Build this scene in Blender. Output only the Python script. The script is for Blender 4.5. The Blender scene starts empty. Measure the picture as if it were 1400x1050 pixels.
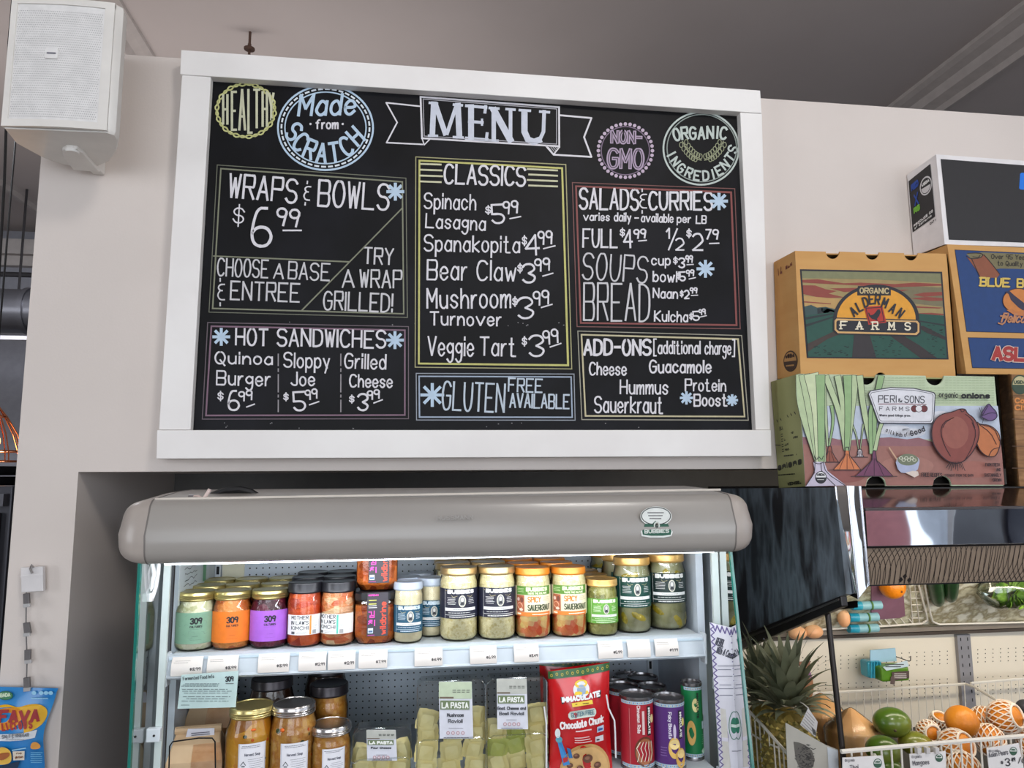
import bpy, bmesh, math, random
from mathutils import Vector, Matrix
random.seed(7)
S = bpy.context.scene; C = S.collection; PI = math.pi
# ---------------------------------------------------------------- camera (f in px for a 1400x1050 frame)
F = 1000.0; EYE = 1.6
yaw, pit, rol = 0.13848695, 0.12737356, -0.00625247
cy_, sy_, cp_, sp_, cr_, sr_ = math.cos(yaw), math.sin(yaw), math.cos(pit), math.sin(pit), math.cos(rol), math.sin(rol)
FW = Vector((sy_*cp_, cy_*cp_, sp_)); RT0 = Vector((cy_, -sy_, 0)); UP0 = RT0.cross(FW)
RT = cr_*RT0 + sr_*UP0; UP = -sr_*RT0 + cr_*UP0
cam = bpy.data.objects.new('camera', bpy.data.cameras.new('camera')); C.objects.link(cam)
cam.data.sensor_width = 36; cam.data.lens = 36*F/1400; cam.data.clip_start = .05
cam.matrix_world = Matrix(((RT.x, UP.x, -FW.x, 0), (RT.y, UP.y, -FW.y, 0), (RT.z, UP.z, -FW.z, EYE), (0, 0, 0, 1)))
S.camera = cam
# ---------------------------------------------------------------- world, light, exposure
W = bpy.data.worlds.new('world'); S.world = W; W.use_nodes = True
W.node_tree.nodes['Background'].inputs[0].default_value = (.80, .88, 1, 1)
W.node_tree.nodes['Background'].inputs[1].default_value = 1.7
S.view_settings.view_transform = 'Standard'; S.view_settings.look = 'None'
S.view_settings.gamma = 1; S.view_settings.use_curve_mapping = False; S.view_settings.exposure = 0.0
def area(name, loc, target, sx, sy, power, col):
    l = bpy.data.lights.new(name, 'AREA'); l.shape = 'RECTANGLE'; l.size = sx; l.size_y = sy; l.energy = power; l.color = col
    o = bpy.data.objects.new(name, l); C.objects.link(o); o.location = loc
    o.rotation_euler = (Vector(target)-Vector(loc)).to_track_quat('-Z', 'Y').to_euler(); return o
area('daylight_window', (-.6, -4.6, 2.0), (-.6, 2, 1.5), 3.6, 2.6, 84, (.90, .95, 1))
area('daylight_door', (3.4, -4.6, 1.8), (3.0, 2, 1.5), 1.5, 2.4, 40, (.90, .95, 1))
area('ceiling_light_panel', (.95, -.55, 3.5), (.5, 1.6, 1.5), .5, .5, 25, (1, .95, .90))
area('daylight_left', (-5.6, -1.6, 2.0), (.6, 1.75, 1.5), 2.4, 2.2, 85, (.92, .95, 1))  # added fill from the left; the wall there has no window
area('ceiling_light_panel_right', (3.3, -.6, 3.45), (3.0, -1.2, 1.0), .6, .6, 22, (1, .96, .92))  # added fill that brightens the pink display for the mirrored band
area('back_room_uplight', (-.9, 3.4, 2.55), (-.9, 3.4, 3.6), 2.6, .4, 10, (1, .93, .90))  # added fill hidden behind the wall to lift the ceiling
area('kitchen_light_panel', (-2.2, 3.4, 3.4), (-2.4, 3.6, 0), .8, .8, 55, (.9, .93, 1))

# ---------------------------------------------------------------- helpers
def lin(c): c /= 255.0; return c/12.92 if c <= .04045 else ((c+.055)/1.055)**2.4
def rgb(c): return (lin(c[0]), lin(c[1]), lin(c[2]), 1)
MC = {}
def M(name, c=(200, 200, 200), rough=.5, metal=0, c2=None, c3=None, scale=20, voro=False, bump=0, bscale=None, coat=0, emit=0, spec=.5, stretch=None, trans=0, sheen=0):
    if name in MC: return MC[name]
    m = bpy.data.materials.new(name); m.use_nodes = True; nt = m.node_tree; N = nt.nodes; L = nt.links
    b = N['Principled BSDF']; b.inputs['Roughness'].default_value = rough; b.inputs['Metallic'].default_value = metal
    b.inputs['Coat Weight'].default_value = coat; b.inputs['Coat Roughness'].default_value = .08
    b.inputs['Specular IOR Level'].default_value = spec
    if trans: b.inputs['Transmission Weight'].default_value = trans
    tc = N.new('ShaderNodeTexCoord'); mp = N.new('ShaderNodeMapping'); L.new(tc.outputs['Object'], mp.inputs[0])
    if stretch: mp.inputs['Scale'].default_value = stretch
    if c2 is None:
        c2 = tuple(max(0, v*.96) for v in c); 
    tx = N.new('ShaderNodeTexVoronoi' if voro else 'ShaderNodeTexNoise'); tx.inputs['Scale'].default_value = scale
    L.new(mp.outputs[0], tx.inputs['Vector'])
    if not voro: tx.inputs['Detail'].default_value = 4
    rp = N.new('ShaderNodeValToRGB'); e = rp.color_ramp.elements
    if voro:
        L.new(tx.outputs['Color'], rp.inputs[0]); e[0].position = .2; e[1].position = .8
    else:
        L.new(tx.outputs[0], rp.inputs[0]); e[0].position = .38; e[1].position = .62
    e[0].color = rgb(c); e[1].color = rgb(c2)
    if c3 is not None:
        k = rp.color_ramp.elements.new(.5); k.color = rgb(c2); e[len(e)-1].color = rgb(c3)
    L.new(rp.outputs[0], b.inputs['Base Color'])
    if emit:
        L.new(rp.outputs[0], b.inputs['Emission Color']); b.inputs['Emission Strength'].default_value = emit
    if bump:
        n2 = N.new('ShaderNodeTexNoise'); n2.inputs['Scale'].default_value = bscale or scale; L.new(mp.outputs[0], n2.inputs['Vector'])
        bp = N.new('ShaderNodeBump'); bp.inputs['Strength'].default_value = bump; bp.inputs['Distance'].default_value = .01
        L.new(n2.outputs[0], bp.inputs['Height']); L.new(bp.outputs[0], b.inputs['Normal'])
    MC[name] = m; return m
def I(c, rough=.55): return M('ink_%d_%d_%d' % tuple(c), c, rough, scale=60)
def glassmat(name, tint=(235, 245, 240), ior=1.45, rough=0.0, base=0.0):
    if name in MC: return MC[name]
    m = bpy.data.materials.new(name); m.use_nodes = True; nt = m.node_tree; N = nt.nodes; L = nt.links
    N.remove(N['Principled BSDF']); out = N['Material Output']
    t = N.new('ShaderNodeBsdfTransparent'); t.inputs[0].default_value = rgb(tint)
    g = N.new('ShaderNodeBsdfGlossy'); g.inputs['Roughness'].default_value = rough
    f = N.new('ShaderNodeFresnel'); f.inputs[0].default_value = ior
    mx = N.new('ShaderNodeMixShader')
    ad = N.new('ShaderNodeMath'); ad.operation = 'ADD'; ad.inputs[1].default_value = base; ad.use_clamp = True
    L.new(f.outputs[0], ad.inputs[0]); L.new(ad.outputs[0], mx.inputs[0]); L.new(t.outputs[0], mx.inputs[1]); L.new(g.outputs[0], mx.inputs[2]); L.new(mx.outputs[0], out.inputs[0])
    MC[name] = m; return m
def ray(px, py):
    d = RT*((px-700)/F) - UP*((py-525)/F) + FW; return d
O = Vector((0, 0, EYE))
def P(px, py, Y): d = ray(px, py); return O + d*(Y/d.y)
def PX(px, py, X): d = ray(px, py); return O + d*(X/d.x)
def PZ(px, py, Z): d = ray(px, py); return O + d*((Z-EYE)/d.z)
LOC = {}
def tag(o, label=None, cat=None, group=None, kind=None):
    if label: o['label'] = label
    if cat: o['category'] = cat
    if group: o['group'] = group
    if kind: o['kind'] = kind
    return o
def T(name, label, cat, loc=(0, 0, 0), group=None):
    o = bpy.data.objects.new(name, None); C.objects.link(o); o.location = loc; o.empty_display_size = .05
    LOC[o.name] = Vector(loc); return tag(o, label, cat, group)
class MB:
    def __init__(s): s.v = []; s.f = []; s.m = []; s.mats = []
    def mi(s, m):
        if m not in s.mats: s.mats.append(m)
        return s.mats.index(m)
    def add(s, vs, fs, m=None):
        b = len(s.v); s.v += [Vector(v) for v in vs]; k = s.mi(m) if m else 0
        for f in fs: s.f.append([b+i for i in f]); s.m.append(k)
        return s
    def box(s, a, b, m=None, R=None):
        x0, y0, z0 = a; x1, y1, z1 = b
        vs = [(x0, y0, z0), (x1, y0, z0), (x1, y1, z0), (x0, y1, z0), (x0, y0, z1), (x1, y0, z1), (x1, y1, z1), (x0, y1, z1)]
        if R: vs = [R @ Vector(v) for v in vs]
        return s.add(vs, [(0, 3, 2, 1), (4, 5, 6, 7), (0, 1, 5, 4), (1, 2, 6, 5), (2, 3, 7, 6), (3, 0, 4, 7)], m)
    def prism(s, front, back, m=None):
        n = len(front); vs = list(front)+list(back)
        return s.add(vs, [list(range(n)), list(range(2*n-1, n-1, -1))]+[(i, i+n, (i+1) % n+n, (i+1) % n) for i in range(n)], m)
    def slab(s, pts, d, m=None):
        d = Vector(d); return s.prism([Vector(p) for p in pts], [Vector(p)+d for p in pts], m)
    def lathe(s, prof, n=32, m=None, c=(0, 0, 0), sx=1, sy=1, cap=True):
        b = []; vs = []; fs = []
        for r, z in prof:
            for i in range(n):
                a = 2*PI*i/n; vs.append((c[0]+r*sx*math.cos(a), c[1]+r*sy*math.sin(a), c[2]+z))
        for j in range(len(prof)-1):
            for i in range(n):
                i2 = (i+1) % n; fs.append((j*n+i, j*n+i2, (j+1)*n+i2, (j+1)*n+i))
        if cap: fs.append(list(range(n-1, -1, -1))); fs.append([(len(prof)-1)*n+i for i in range(n)])
        return s.add(vs, fs, m)
    def tube(s, pts, r, n=8, m=None, closed=False):
        pts = [Vector(p) for p in pts]; N_ = len(pts); vs = []; fs = []; up = None
        for i, p in enumerate(pts):
            if closed: t = pts[(i+1) % N_]-pts[i-1]
            else: t = pts[min(i+1, N_-1)]-pts[max(i-1, 0)]
            t.normalize()
            if up is None: up = t.orthogonal().normalized()
            up = (up - t*up.dot(t)); up = up.normalized() if up.length > 1e-6 else t.orthogonal().normalized()
            q = t.cross(up); rr = r[i] if isinstance(r, (list, tuple)) else r
            for k in range(n):
                a = 2*PI*k/n; vs.append(p+up*(rr*math.cos(a))+q*(rr*math.sin(a)))
        for i in range(N_ if closed else N_-1):
            j = (i+1) % N_
            for k in range(n): k2 = (k+1) % n; fs.append((i*n+k, i*n+k2, j*n+k2, j*n+k))
        if not closed: fs.append(list(range(n-1, -1, -1))); fs.append([(N_-1)*n+k for k in range(n)])
        return s.add(vs, fs, m)
    def ball(s, c, r, m=None, nu=20, nv=12, R=None, fn=None):
        vs = []; fs = []; r = r if isinstance(r, (tuple, list)) else (r, r, r)
        for j in range(nv+1):
            t = PI*j/nv
            for i in range(nu):
                a = 2*PI*i/nu; v = Vector((math.sin(t)*math.cos(a), math.sin(t)*math.sin(a), -math.cos(t)))
                k = fn(v) if fn else 1
                v = Vector((v.x*r[0]*k, v.y*r[1]*k, v.z*r[2]*k))
                if R: v = R @ v
                vs.append(v+Vector(c))
        for j in range(nv):
            for i in range(nu): i2 = (i+1) % nu; fs.append((j*nu+i, j*nu+i2, (j+1)*nu+i2, (j+1)*nu+i))
        return s.add(vs, fs, m)
    def build(s, name, mat=None, parent=None, smooth=False, bevel=0, label=None, kind=None, seg=2):
        me = bpy.data.meshes.new(name); o = bpy.data.objects.new(name, me)
        off = Vector((0, 0, 0))
        if parent:
            r = parent
            while r.parent: r = r.parent
            off = LOC.get(r.name, off)
        me.from_pydata([v-off for v in s.v], [], s.f)
        for m in ([mat] if mat else s.mats): me.materials.append(m)
        if not mat:
            for p, k in zip(me.polygons, s.m): p.material_index = k
        bm = bmesh.new(); bm.from_mesh(me); bmesh.ops.recalc_face_normals(bm, faces=bm.faces) if not getattr(s, 'flat', False) else None
        bm.to_mesh(me); bm.free()
        if smooth:
            me.polygons.foreach_set('use_smooth', [True]*len(me.polygons)); me.set_sharp_from_angle(angle=math.radians(42))
        me.update(); C.objects.link(o)
        if parent: o.parent = parent
        if bevel:
            md = o.modifiers.new('bevel', 'BEVEL'); md.width = bevel; md.segments = seg; md.limit_method = 'ANGLE'; md.angle_limit = .6
        return tag(o, label, None, None, kind)
def kids(o): return [c for c in bpy.data.objects if c.parent == o]
TREE = {}
def dup(root, loc, label=None, group=None, rz=None):
    if root.name not in TREE: TREE[root.name] = [(c, kids(c)) for c in kids(root)]
    r = root.copy(); C.objects.link(r); r.location = loc
    if label: r['label'] = label
    if group: r['group'] = group
    if rz is not None: r.rotation_euler = (0, 0, rz)
    for c, g in TREE[root.name]:
        c2 = c.copy(); C.objects.link(c2); c2.parent = r
        for d in g: d2 = d.copy(); C.objects.link(d2); d2.parent = c2
    return r
# ---------------------------------------------------------------- stroke lettering
G = {'A': '02 28 42;14 34', 'B': '02 08;~08 28 48 45 25 05;~05 25 45 42 22 02', 'C': '~47 38 18 06 04 12 32 43', 'D': '02 08;~08 28 47 43 22 02',
'E': '48 08 02 42;05 35', 'F': '48 08 02;05 35', 'G': '~47 38 18 06 04 12 32 43 45;45 25', 'H': '02 08;42 48;05 45', 'I': '02 08', 'J': '~38 34 32 12 03',
'K': '02 08;48 05 42', 'L': '08 02 42', 'M': '02 08 24 48 42', 'N': '02 08 42 48', 'O': '~28 18 06 04 12 32 44 46 38 28', 'P': '02 08;~08 38 48 45 35 05',
'Q': '~28 18 06 04 12 32 44 46 38 28;24 41', 'R': '02 08;~08 38 48 45 35 05;25 42', 'S': '~47 38 18 07 06 15 35 44 43 32 12 03', 'T': '08 48;28 22',
'U': '~08 04 12 32 44 48', 'V': '08 22 48', 'W': '08 12 27 32 48', 'X': '08 42;02 48', 'Y': '08 25 48;25 22', 'Z': '08 48 02 42',
'a': '~35 26 16 04 03 12 22 33;36 32', 'b': '08 02;~04 16 26 35 33 22 12 03', 'c': '~35 26 16 05 03 12 22 33', 'd': '38 32;~34 26 16 05 03 12 22 33',
'e': '~04 34 35 26 16 05 03 12 22 33', 'f': '~38 28 17 16 12;06 26', 'g': '~35 26 16 05 04 13 23 34;~36 31 20 10 01', 'h': '08 02;~04 16 26 35 32',
'i': '06 02;08 07', 'j': '~26 21 10 00;28 27', 'k': '08 02;36 04 32', 'l': '08 02', 'm': '06 02;~04 16 26 25 22;~24 36 46 45 42', 'n': '06 02;~04 16 26 35 32',
'o': '~16 05 03 12 22 33 35 26 16', 'p': '06 00;~05 16 26 35 33 22 12 03', 'q': '36 30;~35 26 16 05 03 12 22 33', 'r': '06 02;~04 16 26', 's': '~35 26 16 05 14 24 33 22 12 03',
't': '~18 13 12 22 32;06 26', 'u': '~06 03 12 22 33;36 32', 'v': '06 22 46', 'w': '06 12 25 32 46', 'x': '06 32;02 36', 'y': '06 22;36 10', 'z': '06 36 02 32',
'0': '~28 18 06 04 12 32 44 46 38 28', '1': '06 18 12', '2': '~07 18 38 46 45 02;02 42', '3': '~07 18 38 47 46 25;~25 44 43 32 12 03', '4': '38 04 44;38 32',
'5': '48 08 05;~05 35 44 43 32 12 03', '6': '~38 18 05 03 12 32 43 44 35 15 04', '7': '08 48 12', '8': '~25 07 18 38 47 25 03 12 32 43 25', '9': '~46 35 15 06 07 18 38 47 46;47 32',
'$': '~46 37 17 06 15 35 44 33 13 04;28 22', '&': '~37 17 06 15 25;~15 04 03 12 32;19 18;11 10', '+': '~42 06 07 18 27 05 03 12 32 45', '!': '08 04;03 02', "'": '08 07', '-': '05 35', '.': '03 02',
'/': '02 48', '*': '28 22;05 45;07 43;03 47', ',': '03 01', '[': '29 09 01 21', ']': '09 29 21 01', ':': '06 05;03 02', ' ': '', '|': '00 09',
'@': '08 28 25;49 45;14 44 42 12 14', '#': '18 38;07 37;~27 16 04;~17 25 35;58 52', '^': '05 22 48'}
def chaikin(p, it=2, closed=False):
    for _ in range(it):
        q = [] if closed else [p[0]]
        n = len(p)
        for i in range(n if closed else n-1):
            a, b = p[i], p[(i+1) % n]
            q.append((a[0]*.75+b[0]*.25, a[1]*.75+b[1]*.25)); q.append((a[0]*.25+b[0]*.75, a[1]*.25+b[1]*.75))
        if not closed: q.append(p[-1])
        p = q
    return p
GL = {}
for ch, st in G.items():
    L_ = []
    for k in [k for k in st.split(';') if k]:
        sm = k[0] == '~'; k = k.lstrip('~'); pts = [(float(t[0]), float(t[1])-2) for t in k.split()]
        L_.append(chaikin(pts) if sm else pts)
    GL[ch] = (L_, max([p[0] for l in L_ for p in l], default=1.5))
class Ink:
    """flat print / chalk laid on a surface: fn(x, y, lift) -> point"""
    def __init__(s, fn, yup=False, cur=False, lift=.0006, step=.00025): s.fn = fn; s.yup = yup; s.cur = cur; s.l = lift; s.step = step; s.b = MB(); s.b.flat = True
    def up(s): s.l += s.step; return s
    def poly(s, pts, col):
        if s.cur and len(pts) == 4 and abs(pts[0][0]-pts[1][0]) > 5:
            n = int(abs(pts[0][0]-pts[1][0])/4)+1; A, B, Cc, D = pts
            for i in range(n):
                t0, t1 = i/n, (i+1)/n; f = lambda p, q, t: (p[0]+(q[0]-p[0])*t, p[1]+(q[1]-p[1])*t)
                s.b.add([s.fn(*w, s.l) for w in (f(A, B, t0), f(A, B, t1), f(D, Cc, t1), f(D, Cc, t0))], [(0, 1, 2, 3)], I(col) if isinstance(col, tuple) else col)
            return
        m = I(col) if isinstance(col, tuple) else col
        s.b.add([s.fn(x, y, s.l) for x, y in pts], [list(range(len(pts)))], m)
    def line(s, pts, w, col, closed=False, rnd=0, w2=None):
        m = I(col) if isinstance(col, tuple) else col
        if s.cur and len(pts) == 2 and abs(pts[1][0]-pts[0][0]) > 5:
            q = int(abs(pts[1][0]-pts[0][0])/4)+1; a, b = pts; pts = [(a[0]+(b[0]-a[0])*i/q, a[1]+(b[1]-a[1])*i/q) for i in range(q+1)]
        n = len(pts)
        if n < 2: return
        if not closed:
            for i in range(1, n-1):
                u1 = (pts[i][0]-pts[i-1][0], pts[i][1]-pts[i-1][1]); u2 = (pts[i+1][0]-pts[i][0], pts[i+1][1]-pts[i][1])
                if u1[0]*u2[0]+u1[1]*u2[1] < -.1*math.hypot(*u1)*math.hypot(*u2):
                    s.line(pts[:i+1], w, col, rnd=rnd); s.line(pts[i:], w, col, rnd=rnd); return
        s.n = (getattr(s, 'n', 0)+1) % 9; lf = s.l+s.n*.00002
        vs = []; 
        for i in range(n):
            if closed: a, b = pts[i-1], pts[(i+1) % n]
            else: a, b = pts[max(i-1, 0)], pts[min(i+1, n-1)]
            p = pts[i]
            d1 = (p[0]-a[0], p[1]-a[1]); d2 = (b[0]-p[0], b[1]-p[1])
            l1 = math.hypot(*d1); l2 = math.hypot(*d2)
            if l1 > 0: d1 = (d1[0]/l1, d1[1]/l1)
            if l2 > 0: d2 = (d2[0]/l2, d2[1]/l2)
            if l1 == 0: d1 = d2
            if l2 == 0: d2 = d1
            t = (d1[0]+d2[0], d1[1]+d2[1]); lt = math.hypot(*t)
            if lt < .3: t = d1; lt = 1
            t = (t[0]/lt, t[1]/lt); k = 1/max(.55, t[0]*d1[0]+t[1]*d1[1])
            ww = (w if w2 is None else w+(w2-w)*i/(n-1))*(1+rnd*random.uniform(-1, 1))*.5*k
            e = 0
            if not closed and i == 0: e = -w*.3
            if not closed and i == n-1: e = w*.3
            x, y = p[0]+t[0]*e, p[1]+t[1]*e
            vs += [s.fn(x-t[1]*ww, y+t[0]*ww, lf), s.fn(x+t[1]*ww, y-t[0]*ww, lf)]
        s.b.add(vs, [(2*i, 2*i+1, (2*i+3) % (2*n), (2*i+2) % (2*n)) for i in range(n if closed else n-1)], m)
    def text(s, t, x0, y0, x1, y1, h, w, col, gap=1.5, jit=0, slant=0, rnd=0, serif=0):
        tot = max(1.0, sum(GL[c][1]+gap for c in t)-gap); dx, dy = (x1-x0), (y1-y0); L = math.hypot(dx, dy); d = (dx/L, dy/L)
        u = (-d[1], d[0]) if s.yup else (d[1], -d[0]); q = (L-w)/tot; v = (h-w)/6.0; cx = 0
        for c in t:
            st, gw = GL[c]; jy = random.uniform(-jit, jit)*h
            for l in st:
                pp = []
                for a, b in l:
                    X = w/2+(cx+a)*q+slant*b*v; Y = b*v+jy+w/2
                    pp.append((x0+d[0]*X+u[0]*Y, y0+d[1]*X+u[1]*Y))
                s.line(pp, w, col, rnd=rnd)
                if serif and len(l) < 6 and c.isalpha():
                    for e in (pp[0], pp[-1]): s.line([(e[0]-serif*d[0], e[1]-serif*d[1]), (e[0]+serif*d[0], e[1]+serif*d[1])], w*.7, col)
            cx += gw+gap
    def char(s, c, cx, cy, wd, h, ang, w, col):
        a = math.radians(ang); k = 1 if s.yup else -1; d = (math.cos(a), k*math.sin(a)); u = (-math.sin(a), k*math.cos(a))
        x0 = cx-d[0]*wd/2-u[0]*h/2; y0 = cy-d[1]*wd/2-u[1]*h/2
        s.text(c, x0, y0, x0+d[0]*wd, y0+d[1]*wd, h, w, col)
    def arc(s, t, cx, cy, rx, ry, a0, a1, wd, h, w, col, flip=False):
        n = len(t)
        for i, c in enumerate(t):
            a = a0+(a1-a0)*(i/(n-1) if n > 1 else .5); r = math.radians(a); k = 1 if s.yup else -1
            x = cx+rx*math.cos(r); y = cy+k*ry*math.sin(r)
            if c != ' ': s.char(c, x, y, wd*(GL[c][1]/4 if c not in 'I' else .3), h, a+90 if flip else a-90, w, col)
    def ell(s, cx, cy, rx, ry, w, col, n=48, a0=0, a1=360, wob=0, wn=0, ph=0):
        pts = []
        full = abs(a1-a0) >= 360
        for i in range(n if full else n+1):
            a = math.radians(a0+(a1-a0)*i/n); k = 1+wob*math.sin(wn*a+ph)
            pts.append((cx+rx*k*math.cos(a), cy+ry*k*math.sin(a)))
        s.line(pts, w, col, closed=full)
    def disc(s, cx, cy, rx, ry, col, n=32, a0=0, a1=360):
        s.poly([(cx+rx*math.cos(math.radians(a0+(a1-a0)*i/n)), cy+ry*math.sin(math.radians(a0+(a1-a0)*i/n))) for i in range(n)], col)
    def star(s, cx, cy, r, w, col):
        for k in range(4):
            a = PI*k/4+PI/2; s.line([(cx-r*math.cos(a), cy-r*math.sin(a)), (cx+r*math.cos(a), cy+r*math.sin(a))], w, col)
    def fine(s, x0, y0, x1, y1, h, col, rows=1, dens=.8):
        """small print too fine to read: rows of short dashes"""
        for r in range(rows):
            y = y0+(y1-y0)*((r+.5)/rows); x = x0+random.uniform(0, .1)*(x1-x0); xe = x1-random.uniform(0, .2)*(x1-x0)
            while x < xe:
                l = (x1-x0)*random.uniform(.04, .13); s.line([(x, y), (min(x+l, xe), y)], h, col); x += l+(x1-x0)*.025
    def done(s, name, parent, label=None): return s.b.build(name, None, parent, label=label)
def onY(Y): return lambda x, y, l: P(x, y, Y-l)
def onX(X, sgn=-1): return lambda x, y, l: PX(x, y, X+sgn*l)
def structure(o): o['kind'] = 'structure'; return o
# ---------------------------------------------------------------- setting
YW = 1.75
wallM = M('painted_wall', (218, 208, 201), .62, c2=(213, 203, 196), scale=2.5, bump=.03, bscale=180)
ceilM = M('painted_ceiling', (196, 187, 184), .8, c2=(190, 181, 178), scale=1.2)
trimM = M('ceiling_moulding_paint', (188, 180, 176), .6)
def st(name, mb, m=None, bevel=0): o = mb.build(name, m, bevel=bevel); o['kind'] = 'structure'; return o
ztop = P(700, 110, YW).z; ztop = (P(1200, 145.5, YW).z+P(210, 77, YW).z)/2
xl = (P(57, 212, YW).x+P(17, 700, YW).x)/2; xr = (P(107.3, 646, YW).x+P(79, 1050, YW).x)/2
zs = (P(107, 645.5, YW).z+P(1048, 640.5, YW).z)/2
YB = 2.45
st('wall_front', MB().box((xl, YW, zs), (3.4, YB, ztop)).box((xl, YW, 0), (xr, YB, zs)), wallM)
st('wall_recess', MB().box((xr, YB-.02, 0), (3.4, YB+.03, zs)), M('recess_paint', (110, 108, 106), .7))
st('floor', MB().box((-6, -5.2, -.1), (6, 7, 0)), M('floor_concrete', (120, 112, 105), .4, scale=3))
ZC = EYE+2.0
st('ceiling', MB().box((-6, -5.2, ZC), (6, 7, ZC+.1)), ceilM)
st('wall_back', MB().box((-6, 6.2, 0), (6, 6.4, ZC)), M('back_wall_paint', (150, 150, 158), .7))
st('wall_left', MB().box((-6.2, -5.2, 0), (-6, 7, ZC)), M('side_wall_paint', (176, 172, 172), .7))
st('wall_right', MB().box((6, -5.2, 0), (6.2, 7, .5)).box((6, -5.2, 3.2), (6.2, 7, ZC)).box((6, .6, .5), (6.2, 7, 3.2)).box((6, -2.3, .5), (6.2, -2.15, 3.2)).box((6, -5.2, .5), (6.2, -5, 3.2)), M('right_wall_paint', (150, 146, 144), .7))
wr = MB()
for a, b, c, d in ((-6, 6, 0, .6), (-6, 6, 3.3, ZC), (-6, -2.5, .6, 3.3), (1.3, 1.9, .6, 3.3), (3.55, 3.7, .6, 3.3), (5.85, 6, .6, 3.3)): wr.box((a, -5.2, c), (b, -5.0, d))
st('wall_rear', wr, M('rear_wall_paint', (176, 182, 190), .7))
def moulding(n, x, w, s):
    b = MB()
    prof = [(0, 0), (w, 0), (w, -.02), (w*.85, -.035), (w*.6, -.05), (w*.5, -.09), (w*.2, -.11), (w*.15, -.14), (0, -.14)]
    f = [(x+s*a, -5, ZC+z) for a, z in prof]; k = [(x+s*a, 6.2, ZC+z) for a, z in prof]; b.prism(f, k); st(n, b, trimM)
moulding('trim_1', -1.36, .14, 1); moulding('trim_2', 2.72, .16, -1); moulding('trim_3', -2.62, .18, 1); moulding('trim_4', 3.5, .16, -1)
st('trim_5', MB().box((-2.62, -5, ZC-.10), (-1.36, 6.2, ZC-.001)).box((2.72, -5, ZC-.13), (3.5, 6.2, ZC-.001)), ceilM)
st('trim_6', MB().box((-6, 6.08, ZC-.22), (6, 6.2, ZC-.10)).box((-6, 6.14, ZC-.3), (6, 6.2, ZC-.22)), trimM)
# the stop of the back space seen past the wall's left edge
duct = T('air_duct', 'grey metal air duct hanging under the ceiling beyond the wall', 'duct', (-3.2, 4.8, 2.6))
dm = M('galvanised_duct', (118, 118, 124), .35, .8, scale=4)
Yd = 5.0; zd0, zd1 = P(20, 455, Yd).z, P(20, 396, Yd).z; zc = (zd0+zd1)/2; rd = (zd1-zd0)/2
b = MB(); b.tube([(-5.9, Yd, zc), (-1.4, Yd, zc)], rd, 24); b.build('duct_pipe', dm, duct, True)
for x in (-5.1, -4.2, -3.3, -2.45): MB().tube([(x, Yd, zc), (x+.03, Yd, zc)], rd+.012, 24).build('duct_collar', dm, duct, True)
for x in (P(27, 380, Yd).x, -4.6): MB().tube([(x, Yd, zc+rd), (x, Yd, ZC)], .008, 6).build('hanger_rod', M('dark_rod', (60, 58, 60), .5, .6), duct)
rail = T('ceiling_rail', 'thin pale strip running level below the air duct', 'rail', (-3, 4.7, 2.3))
z0 = P(20, 462, 4.7).z; MB().box((-5.9, 4.69, z0-.012), (-1.5, 4.72, z0+.012)).build('strip', M('pale_strip', (225, 222, 230), .4), rail)
z0 = P(20, 380, 5.2).z
pr = T('pipe_run', 'thin dark pipe running level above the air duct', 'pipe', (-3, 5.3, 2.8)); MB().tube([(-5.9, 5.3, z0+.05), (-1.5, 5.3, z0+.05)], .018, 8).build('pipe', M('dark_rod'), pr, True)
cord = P(4, 150, 2.6)
cb = T('hanging_cable', 'black cable hanging straight down from the ceiling behind the speaker', 'cable', (cord.x, 2.6, ZC))
MB().tube([P(12, 60, 2.6)+Vector((0, 0, .6)), P(12, 60, 2.6), P(6, 250, 2.6), P(-4, 420, 2.6)], .0045, 6).build('cable', M('black_rubber', (18, 18, 20), .5), cb, True)
# copper wire pendant lamp
lp = P(-14, 610, 3.2); lamp = T('wire_pendant_lamp', 'copper wire cage pendant lamp glowing at the left edge', 'lamp', (lp.x, lp.y, lp.z))
cop = M('copper_wire', (205, 130, 90), .25, 1)
for k in range(12):
    a = 2*PI*k/12; MB().tube([lp+Vector((math.cos(a)*r, math.sin(a)*r, z)) for r, z in ((.02, .16), (.05, .12), (.09, .05), (.115, -.02), (.12, -.06))], .0025, 6).build('wire', cop, lamp, True)
for r, z in ((.115, -.02), (.12, -.06), (.05, .12)): MB().tube([lp+Vector((math.cos(2*PI*i/32)*r, math.sin(2*PI*i/32)*r, z)) for i in range(32)], .003, 6, closed=True).build('ring', cop, lamp, True)
MB().ball(lp+Vector((0, 0, .02)), .035).build('bulb', M('lamp_bulb', (255, 190, 120), emit=3), lamp, True)
MB().tube([lp+Vector((0, 0, .15)), (lp.x, lp.y, ZC)], .004, 6).build('cord', M('black_rubber'), lamp)
l = bpy.data.lights.new('pendant_bulb_light', 'POINT'); l.energy = 2.2; l.color = (1, .62, .35); l.shadow_soft_size = .05
lo = bpy.data.objects.new('pendant_bulb_light', l); C.objects.link(lo); lo.location = lp+Vector((0, 0, -.04))
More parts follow.
